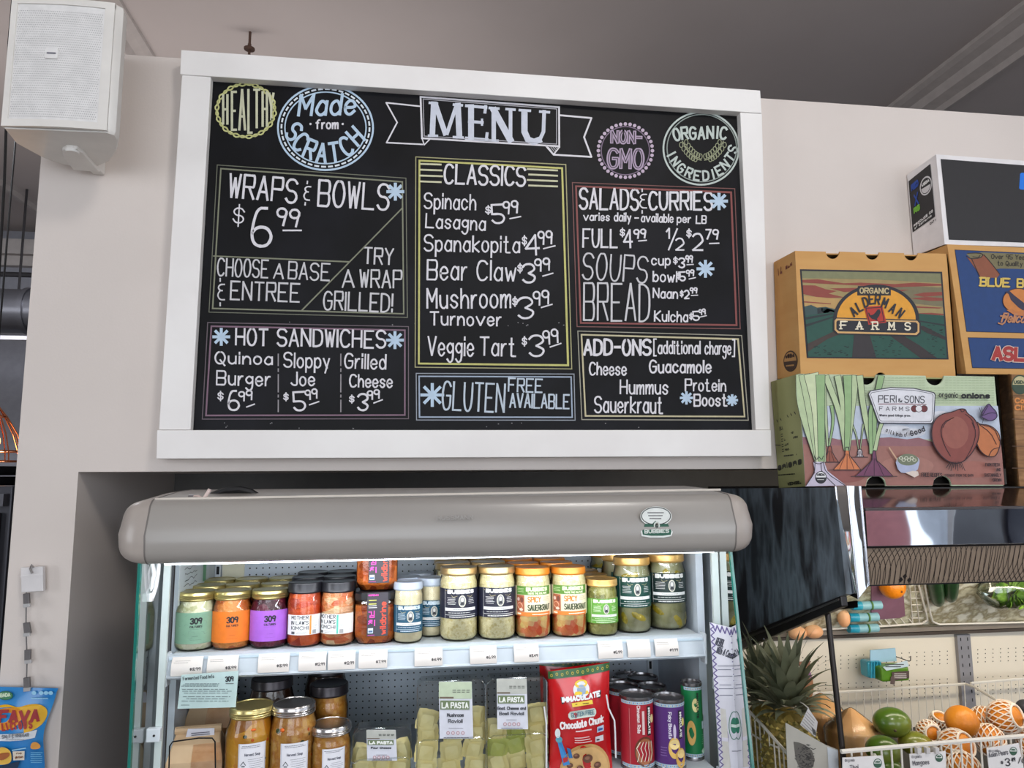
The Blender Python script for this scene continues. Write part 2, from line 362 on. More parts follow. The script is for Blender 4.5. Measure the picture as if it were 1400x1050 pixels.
# dark oven stack
ov = T('oven', 'dark grey steel oven standing beyond the left edge of the wall', 'oven', (-1.9, 3.2, 0))
om = M('oven_steel', (62, 62, 68), .35, .6, scale=6)
x1 = P(15, 700, 3.0).x; zt = P(8, 664, 3.0).z
MB().box((x1-.9, 3.0, 0), (x1, 3.7, zt)).build('body', om, ov, bevel=.006)
MB().box((x1-.86, 2.975, .3), (x1-.03, 3.0, zt-.1)).build('door', M('oven_door', (40, 40, 46), .2, .3), ov, bevel=.004)
MB().box((x1-.88, 2.96, zt-.075), (x1-.01, 3.0, zt-.03)).build('control_panel', M('oven_trim', (90, 90, 96), .35, .7), ov)
MB().box((x1-.07, 2.968, P(4, 760, 3).z), (x1-.045, 2.974, P(4, 730, 3).z)).build('paper_note', M('paper', (232, 232, 230), .7), ov)
for i, (px, lb) in enumerate(((1, 'black pan lying on the oven top'), (9, 'second shallow black pan on the oven, stacked higher'))):
    c = P(px-6*i, 655-5*i, 3.1); t = T('pan', lb, 'pan', (c.x, 3.2+.0*i, zt))  # both share one name; the second is a pan lid
    MB().lathe([(.02, 0), (.11, 0), (.13, .035), (.125, .035), (.105, .006), (.02, .006)], 24, c=(c.x-.1, 3.2, zt+.04*i)).build('dish', M('pan_black', (28, 28, 30), .3, .3), t, True)
# sprinkler
sp = P(341, 66, 3.2); s_ = T('sprinkler', 'small bronze sprinkler head on a stem showing above the board frame', 'sprinkler', (sp.x, 3.2, ZC))
brm = M('bronze', (96, 74, 64), .4, .6)
MB().tube([(sp.x, 3.2, sp.z-.06), (sp.x, 3.2, ZC)], .006, 8).build('stem', brm, s_, True)
MB().lathe([(.004, -.01), (.024, -.006), (.024, 0), (.008, .006), (.008, .02)], 16, c=(sp.x, 3.2, sp.z)).build('deflector', brm, s_, True)

# ---------------------------------------------------------------- chalkboard menu
fw = M('frame_paint', (240, 237, 234), .5, c2=(234, 230, 227), scale=5, bump=.05, bscale=30)
YF = YW-.05
bd = T('menu_board', 'large black chalkboard menu in a white painted wooden frame on the wall', 'chalkboard', (P(640, 620, YF).x, YW, P(640, 627, YF).z))
def board(pts, Y, d, nm='frame_board'): return MB().slab([P(x, y, Y) for x, y in pts], (0, d, 0)).build(nm, fw, bd, bevel=.0015)
board([(247.5, 68), (1039.5, 123.5), (1041.5, 154.6), (246, 101.3)], YF-.004, YW-YF+.003)
board([(214.5, 588), (1054, 587.8), (1055, 623.6), (213.5, 627.3)], YF-.004, YW-YF+.003)
board([(248.5, 101.9), (288.3, 104.6), (260.5, 587.6), (217, 587.6)], YF, YW-YF-.001)
board([(1012, 153.2), (1041.8, 155), (1053, 587.6), (1033.3, 587.6)], YF, YW-YF-.001)
YC = YW-.030
bm_ = M('chalkboard_black', (11, 11, 13), .5, c2=(15, 15, 18), c3=(21, 21, 26), scale=5, spec=.16)
MB().slab([P(268, 92, YC), P(1026, 143, YC), P(1044, 606, YC), P(240, 606, YC)], (0, YW-YC-.002, 0)).build('slate', bm_, bd)
Wt = (222, 219, 224); LB = (186, 208, 228)
def ink(): return Ink(onY(YC), lift=.0008)
def txt(name, items, col=Wt):
    k = ink()
    for it in items:
        t, x0, y0, x1, y1, h, w = it[:7]; c = it[7] if len(it) > 7 else col
        if t == '_': k.line([(x0, y0), (x1, y1)], w, c)
        elif t == '*': k.star(x0, y0, h, w, c)
        else: k.text(t, x0, y0, x1, y1, h, w, c, jit=.015, rnd=.12)
    return k.done('chalk_lettering', bd, name)
def frame_lines(pts, off, c1, c2, w1, w2, lab, extra=()):
    k = ink(); k.line(pts, w1, c1, closed=True, rnd=.1)
    cx = sum(p[0] for p in pts)/4; cy = sum(p[1] for p in pts)/4
    k.line([(x+(off if x < cx else -off), y+(off if y < cy else -off)) for x, y in pts], w2, c2, closed=True, rnd=.1)
    for e in extra: k.line(e, w2, c2, rnd=.15)
    k.done('chalk_border', bd, lab)
OG = (128, 130, 108); OG2 = (110, 112, 96)
frame_lines([(297, 225.5), (555, 243.6), (557, 434), (285.7, 426.7)], 5, OG2, OG, 1.2, 2, 'olive chalk border round the wraps and bowls panel', [[(292, 350), (478, 358)], [(550.5, 284), (478, 358), (412, 425)]])
PL = (128, 98, 116); frame_lines([(284, 441), (558.5, 446.5), (558.5, 572.4), (276.6, 573)], 5, (104, 90, 98), PL, 1.2, 2, 'plum chalk border round the hot sandwiches panel')
YL = (196, 192, 112); frame_lines([(568.5, 214.5), (773.5, 225), (781.7, 504.4), (567.6, 502)], 5, (170, 165, 120), YL, 1.3, 2.6, 'yellow chalk border round the classics panel')
BG = (158, 172, 192); frame_lines([(569, 510.5), (784.8, 511.4), (786.3, 574.5), (569.5, 574.2)], 4, (150, 156, 166), BG, 1.2, 2, 'pale blue chalk border round the gluten free panel')
RD = (134, 68, 64); frame_lines([(782.5, 249.6), (1004.5, 258), (1012, 449.5), (789, 446.5)], 5, (120, 74, 70), RD, 1.2, 2.4, 'red chalk border round the salads and curries panel')
CR = (196, 186, 150); frame_lines([(790, 452.6), (1014, 458.7), (1023, 574.5), (795.5, 573.6)], 5, (160, 156, 140), CR, 1.2, 2.2, 'cream chalk border round the add ons panel')
txt('WRAPS & BOWLS heading', [('WRAPS', 311, 271, 406, 279, 35, 3.2), ('&', 414, 274, 424, 275, 24, 2), ('BOWLS', 433, 283, 532, 289, 38, 3.2), ('*', 540.5, 262, 0, 0, 11, 4.2, LB)])
txt('6.99 price', [('$', 317, 310, 334, 311, 32, 2), ('6', 342, 338, 372, 339, 56, 4), ('99', 376, 309, 409, 312, 26, 3), ('_', 387, 315, 412, 315, 0, 2.2)])
GY = (205, 203, 206)
txt('CHOOSE A BASE & ENTREE', [('CHOOSE', 296, 378, 367, 381, 26, 2.2), ('A', 373, 381, 388, 382, 22, 2.2), ('BASE', 393, 382, 451, 385, 25, 2.2), ('&', 297, 411, 308, 411, 27, 2), ('ENTREE', 314, 410, 410, 414, 27, 2.4)], GY)
txt('TRY A WRAP GRILLED', [('TRY', 496, 361, 538, 363, 24, 2.4), ('A', 467, 394, 485, 394, 26, 2.4), ('WRAP', 491, 394, 550, 395, 26, 2.4), ('GRILLED!', 441, 424, 537, 428, 27, 2.4)], GY)
txt('HOT SANDWICHES heading', [('*', 302.5, 460.5, 0, 0, 11, 4, LB), ('HOT', 321, 473, 367, 474, 25, 2.8), ('SANDWICHES', 378, 474, 528, 477, 26, 2.8), ('*', 540, 465, 0, 0, 11, 4, LB)])
txt('Quinoa Burger 6.99', [('Quinoa', 293, 498, 373, 499.5, 18, 2.3), ('Burger', 295, 527, 370, 529, 21, 2.3), ('$', 297, 549, 306, 549, 15, 1.8), ('6', 311, 562, 328, 562, 29, 2.8), ('99', 327, 550, 347, 547, 15, 2.2), ('_', 337, 556.5, 348, 552.5, 0, 1.8)])
txt('Sloppy Joe 5.99', [('Sloppy', 387, 503, 451, 504.5, 22, 2.3), ('Joe', 397, 528, 431, 528, 20, 2.3), ('$', 387, 549, 395, 549, 13, 1.8), ('5', 401, 563, 419, 562, 28, 2.8), ('99', 418, 548, 436, 545, 15, 2.2), ('_', 423, 553.5, 436, 549, 0, 1.8)])
txt('Grilled Cheese 3.99', [('Grilled', 470, 504, 528, 506, 22, 2.3), ('Cheese', 477, 530, 537, 531, 19, 2.3), ('$', 477, 552, 485, 552, 13, 1.8), ('3', 488, 562, 504, 562, 25, 2.8), ('99', 503, 548, 521, 545, 14, 2.2), ('_', 511, 551, 523, 546.5, 0, 1.8)])
k = ink()
for x in (380.5, 466):
    y = 484; i = 0
    while y < 566: l_ = (16, 4, 24, 3)[i % 4]; k.line([(x, y), (x-.1, min(y+l_, 568))], 1.6, (150, 144, 148)); y += l_+4; i += 1
k.done('chalk_divider', bd, 'two dashed chalk lines between the sandwiches')
txt('CLASSICS heading', [('CLASSICS', 606, 252, 719, 255.5, 29, 3)]+[('_', 574+(i % 2), 224+i*8, 603+(i % 3), 225+i*8, 0, 2.4, (206, 204, 170)) for i in range(4)]+[('_', 721+(i % 2)*2, 231+i*7.5, 762, 233+i*7.3, 0, 2.4, (206, 204, 170)) for i in range(4)])
txt('Spinach Lasagna 5.99', [('Spinach', 579, 286, 651, 288, 23, 2.2), ('Lasagna', 581, 312, 664, 316, 21, 2.2), ('$', 663, 294, 672, 294, 14, 1.8), ('5', 672, 307, 691, 306, 28, 2.8), ('99', 688, 294, 710, 292, 19, 2.4), ('_', 697, 299, 712, 296, 0, 1.8)])
txt('Spanakopita 4.99', [('Spanakopita', 579, 344, 711, 346.5, 24, 2.3), ('$', 713, 337, 721, 337, 16, 1.8), ('4', 718, 351, 739, 350, 30, 2.8), ('99', 736, 336, 757, 334, 20, 2.4), ('_', 743, 340, 759, 336, 0, 1.8)])
txt('Bear Claw 3.99', [('Bear', 583, 383, 639, 384, 29, 2.5), ('Claw', 651, 384, 706, 385, 29, 2.5), ('$', 707, 374, 715, 374, 15, 1.8), ('3', 714, 388, 733, 387, 28, 2.8), ('99', 732, 373, 754, 370, 19, 2.4), ('_', 742, 377.5, 756, 373.5, 0, 1.8)])
txt('Mushroom Turnover 3.99', [('Mushroom', 583, 422.5, 699, 422, 29, 2.5), ('Turnover', 587, 445.5, 686, 446.5, 20, 2.3), ('$', 700, 420, 708, 420, 15, 1.8), ('3', 708, 437, 731, 435, 31, 2.8), ('99', 730, 419, 753, 416, 21, 2.4), ('_', 740, 420.5, 755, 416, 0, 1.8)])
txt('Veggie Tart 3.99', [('Veggie', 584, 487, 648, 488, 28, 2.4), ('Tart', 655, 487, 706, 488, 27, 2.4), ('$', 713, 474, 721, 474, 15, 1.8), ('3', 723, 489, 745, 488, 31, 2.8), ('99', 744, 473, 766, 469, 21, 2.4), ('_', 752, 474.5, 767, 469.5, 0, 1.8)])
txt('GLUTEN FREE AVAILABLE', [('*', 591, 540, 0, 0, 15, 4.2, LB), ('GLUTEN', 603, 561, 690, 565, 41, 2.6, (190, 202, 214)), ('FREE', 694, 536, 742, 537.5, 20, 2.3, (190, 202, 214)), ('AVAILABLE', 696, 558, 779, 559.5, 21, 2.3, (190, 202, 214))])
txt('SALADS & CURRIES heading', [('SALADS', 791, 287, 874, 288.5, 31, 3), ('&', 874, 285, 885, 285, 24, 1.8), ('CURRIES', 886, 288, 975, 288.5, 27, 3), ('*', 983, 275, 0, 0, 11, 4.2, LB)])
txt('varies daily available per LB', [('varies', 797, 302, 834, 302.5, 12, 1.8), ('daily', 839, 303, 863, 303.5, 13, 1.8), ('-', 867, 303, 874, 303, 10, 1.8), ('available', 876, 304, 921, 305, 13, 1.8), ('per', 925, 305, 945, 305.5, 12, 1.8), ('LB', 951, 306, 966, 306.5, 12, 1.8)])
txt('FULL 4.99 HALF 2.79', [('FULL', 796, 339, 845, 339.5, 27, 2.5), ('$', 847, 325, 855, 325, 14, 1.8), ('4', 852, 340, 866, 339.5, 27, 2.6), ('99', 866, 327, 884, 326.5, 14, 2.2), ('_', 873, 329.5, 884, 328.5, 0, 1.8), ('1', 910, 327, 916, 327, 16, 2.2), ('/', 913, 343, 927, 343, 31, 2.2), ('2', 923, 343, 936, 343, 18, 2.2), ('$', 938, 326, 946, 326, 14, 1.8), ('2', 946, 343, 962, 343, 25, 2.6), ('79', 964, 328, 983, 328, 15, 2.2), ('_', 970, 333, 983, 332.5, 0, 1.8)])
txt('SOUPS BREAD', [('SOUPS', 795, 382, 885, 388, 38, 2.3), ('BREAD', 797, 439.5, 889, 440, 53, 2.5)], GY)
txt('cup 3.99 bowl 5.99 Naan 2.99 Kulcha 5.99', [('cup', 890, 363, 917, 363.5, 15, 2), ('$', 920, 362, 927, 362, 12, 1.6), ('3', 927, 367, 937, 367, 15, 2.2), ('99', 937, 360, 948, 359.5, 11, 1.9), ('_', 939, 362, 948, 361.5, 0, 1.5),
 ('bowl', 892, 386, 926, 386.5, 16, 2), ('$', 925, 383, 931, 383, 12, 1.6), ('5', 929, 385, 938, 384.5, 14, 2.2), ('99', 938, 379, 950, 378, 10, 1.9), ('_', 942, 381.5, 951, 379.5, 0, 1.5), ('*', 964.5, 367.5, 0, 0, 11, 4, LB),
 ('Naan', 892, 408, 927, 409, 15, 2), ('$', 929, 407, 935, 407, 11, 1.6), ('2', 935, 409, 943, 409, 13, 2.1), ('99', 943, 402, 954, 401.5, 9, 1.8), ('_', 945, 404, 954, 403.5, 0, 1.4),
 ('Kulcha', 894, 440, 941, 441, 16, 2), ('$', 942, 438, 948, 438, 11, 1.6), ('5', 947, 439, 957, 438.5, 14, 2.1), ('99', 956, 432, 966, 430, 9, 1.8), ('_', 957, 433.5, 966, 431.5, 0, 1.4)])
txt('ADD-ONS additional charge', [('ADD-ONS', 797, 486.5, 891, 487, 24, 3.4), ('[additional', 893, 484.5, 958, 484.5, 19, 1.9), ('charge]', 963, 485, 1005, 485.5, 19, 1.9)])
txt('Cheese Guacamole Hummus Protein Boost Sauerkraut', [('Cheese', 805, 513.5, 857, 514, 19, 2.2), ('Guacamole', 887, 510.5, 973, 511, 19, 2.4), ('Hummus', 847, 539.5, 914, 540, 21, 2.2), ('Protein', 936, 535.5, 993, 536, 18, 2.1), ('Sauerkraut', 812, 565, 907, 566, 24, 2.3), ('Boost', 948, 556, 995, 556, 18, 2.3), ('*', 938.5, 544, 0, 0, 8, 3.4, LB), ('*', 1001, 547, 0, 0, 7, 3.4, LB)])
# badges
k = ink(); HY = (206, 206, 140)
k.ell(336, 151, 40, 36.5, 2, HY, 96, wob=.05, wn=14); k.ell(336, 151, 39, 35.5, 2.2, (190, 190, 124), 96, wob=.05, wn=14, ph=PI)
for c, x, w_, yt, yb in (('H', 308, 9, 128, 171), ('E', 320, 9, 124, 179), ('A', 331, 11, 121, 179), ('L', 342, 8, 121, 183), ('T', 351, 11, 121, 176), ('H', 362, 9, 124, 174), ('Y', 371, 9, 126, 165)):
    k.text(c, x-w_/2, yb, x+w_/2, yb, yb-yt, 3.2, (206, 206, 176))
k.done('chalk_badge', bd, 'yellow scalloped chalk badge reading HEALTHY')
k = ink(); k.ell(445, 174.8, 65, 57.6, 2.6, LB, 64); k.ell(445, 174.8, 55.5, 49, 1.8, LB, 64)
for i in range(40): a = 360*i/40; k.ell(445, 174.8, 60.2, 53.2, 2.4, (226, 232, 238), 2, a0=a, a1=a+5)
k.text('Made', 406, 160, 486, 158, 32, 4, LB, slant=.16); k.text('from', 431, 177, 463, 177, 14, 2.2, Wt); k.disc(424.5, 169.5, 1.5, 1.5, Wt); k.disc(468.5, 169.5, 1.5, 1.5, Wt)
for c, x, y, a in (('S', 402, 180, -42), ('C', 411, 194, -38), ('R', 424, 204, -22), ('A', 440, 209, -6), ('T', 457, 208, 8), ('C', 473, 200, 28), ('H', 486, 186, 42)): k.char(c, x, y, 16, 29, a, 4, LB)
k.done('chalk_badge', bd, 'pale blue chalk badge reading Made from SCRATCH')
k = ink(); V = (176, 156, 180)
for i in range(36): a = 2*PI*i/36; k.disc(855+37*math.cos(a), 206+36.5*math.sin(a), 2.5, 2.5, (196, 176, 196), 8)
k.ell(855, 206, 33, 33, 1.4, (120, 100, 124), 48)
k.text('NON-', 834, 197, 879, 198, 20, 4.4, V); k.text('GMO', 829, 231.5, 881, 232.5, 30, 4.6, V); k.up(); k.text('NON-', 836, 195, 877, 196, 16, 1.2, (60, 50, 62)); k.text('GMO', 831, 229.5, 879, 230.5, 26, 1.2, (60, 50, 62))
k.done('chalk_badge', bd, 'lilac beaded chalk badge reading NON-GMO')
k = ink(); OW = (190, 200, 194)
k.ell(958.5, 203, 51.5, 49.5, 2.4, OW, 64); k.ell(959.5, 202.5, 47.5, 46, 1.4, (140, 150, 144), 64)
k.arc('ORGANIC', 958, 212, 38, 28, 205, 335, 11, 18, 2.6, OW, flip=True) if False else None
for c, x, y, a in (('O', 925, 184, 14), ('R', 936, 182, 6), ('G', 947, 182, 2), ('A', 959, 182, 0), ('N', 971, 181, 0), ('I', 981, 181, -4), ('C', 989, 182, -8)): k.char(c, x, y, 11 if c != 'I' else 3, 19, a, 3, OW)
for c, x, y, a in (('I', 918, 211, -62), ('N', 923, 221, -52), ('G', 931, 230, -38), ('R', 942, 236, -24), ('E', 953, 240, -10), ('D', 965, 240, 4), ('I', 975, 238, 14), ('E', 983, 233, 26), ('N', 991, 225, 38), ('T', 998, 215, 52), ('S', 1002, 204, 66)): k.char(c, x, y, 10 if c != 'I' else 3, 15, a, 2.6, OW)
LG = (146, 150, 118)
for s_1 in (-1, 1):
    pts = [(961+s_1*(2+t*26), 219-t*t*24-t*2) for t in [i/8 for i in range(9)]]; k.line(pts, 1.2, LG)
    for i in range(1, 8):
        x, y = pts[i]
        for q in (-1, 1):
            a = -PI/2+s_1*(.5+.9*q); k.ell(x+5*math.cos(a), y+5*math.sin(a), 2.4, 3.6, 1, LG, 10)
k.done('chalk_badge', bd, 'pale green round chalk badge reading ORGANIC INGREDIENTS')
k = ink(); k.line([(575, 132.5), (764.3, 146.5), (764.6, 200), (577, 189)], 2.4, Wt, closed=True); k.line([(578.5, 135.5), (761, 149), (761, 197), (580, 186)], 1.1, (170, 168, 174), closed=True)
k.line([(576, 145.5), (528, 140.4), (543, 167.4), (528.5, 195), (578, 197.4)], 2, Wt); k.line([(577, 189), (580, 198), (588, 190)], 1.6, Wt)
k.line([(765.4, 157.5), (808.6, 161.4), (798.5, 187.5), (808.6, 214.5), (757, 211.5), (747, 200)], 2.4, Wt); k.line([(757, 211), (765, 201)], 1.8, Wt)
for i in range(5): k.line([(750+i*3, 201), (756+i*2, 209-i*1.6)], .9, (190, 188, 192))
MW = (206, 210, 222)
def slab_letter(strk, thin=()):
    for w_, *pts in strk: k.line(pts, w_, MW)
for strk in ([(7.5, (593, 141), (591, 185)), (7, (595, 142), (609, 183)), (5, (611, 183), (624, 144)), (8, (626, 143), (628, 187)), (3.5, (586, 185.5), (598, 185.8)), (3.5, (587, 140.5), (598, 141.5)), (3.5, (620, 187.5), (633, 188)), (3.5, (620, 143), (632, 144))],
 [(8, (644, 145), (644, 189)), (4, (637, 144.5), (665, 147)), (4, (641, 166), (660, 167.5)), (4.5, (637, 189), (667, 191.5)), (4, (664, 145), (663, 154)), (4, (666, 182), (665, 191)), (3, (659, 163), (659, 171))],
 [(6, (675, 148), (675, 192)), (9, (675, 150), (698, 192)), (5, (698, 150), (698, 192)), (3.5, (669, 147.5), (682, 148.5)), (3.5, (692, 149), (704, 150)), (3.5, (669, 192), (681, 192.5))],
 [(8.5, (717, 152), (717, 180), (722, 191), (730, 194), (738, 191)), (5, (738, 191), (743, 180), (744, 152)), (3.5, (710, 150.5), (725, 151.5)), (3.5, (738, 152.5), (751, 153.5))]): slab_letter(strk)
k.done('chalk_banner', bd, 'white chalk ribbon banner reading MENU')
k = ink()
for i in range(26):
    x = random.uniform(262, 1030); y = random.choice((random.uniform(578, 586), random.uniform(440, 447))); k.disc(x, y, random.uniform(.5, 1.1), .5, (170, 168, 170), 6)
k.done('chalk_specks', bd)

# ---------------------------------------------------------------- loudspeaker
Zs = EYE+.715; sb = [PZ(x, y, Zs) for x, y in ((3, 172), (20, 193), (57, 213), (85, 223), (110, 227), (133, 226), (150, 218), (160, 205), (163, 190), (158, 182), (147, 178))]
hs = P(155, 8, sb[-1].y).z-Zs+.01
spk = T('loudspeaker', 'white wall loudspeaker with a perforated grille at the top left', 'speaker', (sb[3].x, YW, Zs))
spm = M('speaker_plastic', (232, 228, 222), .32, scale=10)
b = MB(); n = len(sb)
def ring(z, s): 
    c = sum(sb, Vector())/n; return [c+(p-c)*s+Vector((0, 0, z)) for p in sb]
rs = [ring(-.004, .965), ring(.003, 1.0), ring(hs-.02, 1.0), ring(hs-.006, .985), ring(hs, .93)]
vs = [v for r in rs for v in r]; fs = [list(range(n-1, -1, -1)), [4*n+i for i in range(n)]]
for j in range(4):
    for i in range(n): fs.append((j*n+i, j*n+(i+1) % n, (j+1)*n+(i+1) % n, (j+1)*n+i))
b.add(vs, fs); b.build('cabinet', spm, spk, True)
a0, a1 = sb[0], sb[-1]; d = (a1-a0); nrm = Vector((d.y, -d.x, 0)).normalized()
def spf(u, z, l): return a0+d*u+Vector((0, 0, z))+nrm*(l+.0005+.006*math.sin(PI*u))
gr = MB()
for j in range(2):
    for i in range(17): gr.v.append(spf(.06+.85*i/16, .012+(hs-.03)*j, .001))
for i in range(16): gr.f.append([i, i+1, i+18, i+17]); gr.m.append(0)
fr = MB()
def strip(u0, u1, z0, z1, l=.004):
    nn = 12; vs = []; 
    for i in range(nn+1):
        u = u0+(u1-u0)*i/nn
        for z, q in ((z0, -.004), (z0, l), (z1, l), (z1, -.004)): vs.append(spf(u, z, q))
    f = []
    for i in range(nn):
        for q in range(3): f.append((4*i+q, 4*i+q+1, 4*i+q+5, 4*i+q+4))
    f += [(0, 1, 2, 3), (4*nn, 4*nn+1, 4*nn+2, 4*nn+3)]; fr.add(vs, f)
strip(0, 1, -.002, .013); strip(0, 1, hs-.02, hs-.006); strip(0, .06, .01, hs-.01); strip(.91, 1.0, .01, hs-.01)
fr.build('bezel', spm, spk, True)
gm = M('grille_mesh', (232, 230, 228), .5, scale=60)
gro = gr.build('grille', gm, spk, True)
dots = MB(); dm_ = M('grille_hole', (150, 148, 148), .8)
for j in range(46):
    for i in range(44):
        u = .075+.82*(i+.5*(j % 2))/44; z = .02+(hs-.05)*j/46; c = [spf(u+du, z+dz, .0016) for du, dz in ((-.0042, 0), (0, -.0011), (.0042, 0), (0, .0011))]
        dots.add(c, [(0, 1, 2, 3)])
dots.flat = True; dots.build('grille_perforation', dm_, spk, kind='stuff')
u0, zz = .44, P(80, 78, a0.y).z-Zs
MB().add([spf(u, z, .0045) for u, z in ((u0-.065, zz-.011), (u0+.055, zz-.011), (u0+.055, zz+.011), (u0-.065, zz+.011))]+[spf(u, z, 0) for u, z in ((u0-.065, zz-.011), (u0+.055, zz-.011), (u0+.055, zz+.011), (u0-.065, zz+.011))], [(0, 1, 2, 3), (0, 4, 5, 1), (1, 5, 6, 2), (2, 6, 7, 3), (3, 7, 4, 0)]).build('badge', M('badge_white', (238, 236, 234), .3), spk, label='small white badge with a tiny dark logo bar')
k = Ink(lambda x, y, l: spf(u0+x/1000, zz+y/1000, .005), yup=True); k.text('HHHHH', -48, -3, 38, -3, 5.5, 2.5, (70, 66, 90)); k.done('badge_print', spk)
bz = Zs-.012; br = [PZ(x, y, bz) for x, y in ((85, 206), (92, 203), (105, 204), (114, 210), (137, 236), (100, 233), (86, 215))]
MB().slab(br, (0, 0, .016)).build('mount_arm', spm, spk, bevel=.003)
kc = PZ(99, 207, bz); MB().lathe([(.001, -.004), (.013, -.004), (.0145, 0), (.0145, .010)], 24, c=(kc.x, kc.y, bz)).build('mount_knob', spm, spk, True)
mc = PZ(132, 233, bz); MB().box((mc.x-.022, mc.y-.004, bz+.004), (mc.x+.004, YW-.001, bz+.04)).build('wall_bracket', spm, spk, bevel=.003)
# ---------------------------------------------------------------- open refrigerated case
XL = P(235, 905, 1.52).x; XR = P(957, 870, 1.52).x
XGL = P(190, 775, 1.40).x; XGR = P(1003, 760, 1.42).x
YBK = 1.83; YCF = 1.33
fr_ = T('refrigerated_case', 'grey open front refrigerated display case full of jars standing in the wall recess', 'fridge', ((XL+XR)/2, 1.6, 0))
grey = M('canopy_grey', (158, 153, 147), .28, c2=(153, 148, 143), scale=3, coat=.12)
whiteM = M('case_white', (214, 222, 228), .35)
zt_, zb_ = P(600, 679, YCF+.03).z, P(600, 763, YCF+.03).z
pf = []      # canopy profile (y, z)
def arc2(cx, cz, r, a0, a1, n=6): return [(cx+r*math.cos(math.radians(a0+(a1-a0)*i/n)), cz+r*math.sin(math.radians(a0+(a1-a0)*i/n))) for i in range(n+1)]
r = .026
pf += [(1.86, zt_-.03), (1.63, zt_-.02), (1.60, zt_+.013), (1.50, zt_+.010)] + arc2(YCF+.02+r, zt_-r, r, 90, 170) + [(YCF+.004, (zt_+zb_)/2-.005)] + arc2(YCF+.008+r, zb_+r, r, 190, 270) + [(1.50, zb_+.004), (1.52, zb_+.02), (1.86, zb_+.02)]
xa, xb = P(197, 720, YCF).x, P(1008, 720, YCF).x
xe0, xe1 = P(162, 720, YCF+.03).x, P(1028, 700, YCF+.03).x
MB().prism([(xa, y, z) for y, z in pf], [(xb, y, z) for y, z in pf]).build('canopy', grey, fr_, True)
cy0, cz0 = 1.66, (zt_+zb_)/2
for nm, x0, x1 in (('left', xa, xe0), ('right', xb, xe1)):
    b = MB(); vs = []; fs = []; n = len(pf); K = 7
    for j in range(K+1):
        a = PI/2*j/K; x = x0+(x1-x0)*math.sin(a); c = 1-math.cos(a)
        for y, z in pf:
            vs.append((x, y+c*.03*(1 if y < 1.6 else -1), z-(z-cz0)*c*.42))
    for j in range(K):
        for i in range(n): fs.append((j*n+i, j*n+(i+1) % n, (j+1)*n+(i+1) % n, (j+1)*n+i))
    fs.append([K*n+i for i in range(n)])
    b.add(vs, fs); b.build('end_cap', M('end_cap_grey', (176, 166, 158), .35, coat=.2), fr_, True)
    MB().prism([(x0-.0012, y-.0006, z+(.0006 if z > cz0 else -.0006)) for y, z in pf], [(x0+.0012, y-.0006, z+(.0006 if z > cz0 else -.0006)) for y, z in pf]).build('seam', M('seam_grey', (118, 112, 108), .5), fr_, True)
zl = zt_+.012
MB().tube([P(212, 682.5, 1.372), P(985, 669.5, 1.372)], .0022, 6).build('edge_trim', M('edge_trim_pale', (224, 216, 205), .3), fr_, True)
# inner walls
blueish = M('liner_panel', (206, 216, 226), .45)
MB().box((XL-.014, 1.56, .3), (XL-.002, YBK, zb_+.03)).build('side_panel', blueish, fr_)
MB().box((XR+.012, 1.56, .3), (XR+.028, YBK, zb_+.03)).build('side_panel', blueish, fr_)
MB().box((XL-.03, YBK, .3), (XR+.04, YBK+.02, zb_+.05)).build('back_panel', M('back_panel_grey', (196, 208, 220), .45), fr_)
ph = MB(); ph.flat = True
z = zb_+.01
while z > .78:
    x = P(332, 800, YBK).x
    while x < XR-.05:
        ph.add([(x+.0019*math.cos(PI*k/3), YBK-.0006, z+.0019*math.sin(PI*k/3)) for k in range(6)], [tuple(range(6))]); x += .0148
    z -= .0148
ph.build('peg_hole', M('peg_hole_dark', (16, 18, 22), .8), fr_, kind='stuff')
for px in (300, 312, 885):
    xx = P(px, 800, YBK).x; MB().box((xx-.008, YBK-.012, .4), (xx+.004, YBK, zb_+.03)).build('slotted_upright', whiteM, fr_) if px != 312 else None
    if px != 312:
        z = zb_-.01
        while z > .7: MB().box((xx-.005, YBK-.0128, z-.009), (xx+.001, YBK-.0118, z+.009)).build('slot', M('slot_dark', (20, 22, 26), .8), fr_); z -= .028
MB().box((XL-.06, 1.42, .1), (XR+.07, 2.0, .62)).build('base_cabinet', grey, fr_, bevel=.01)
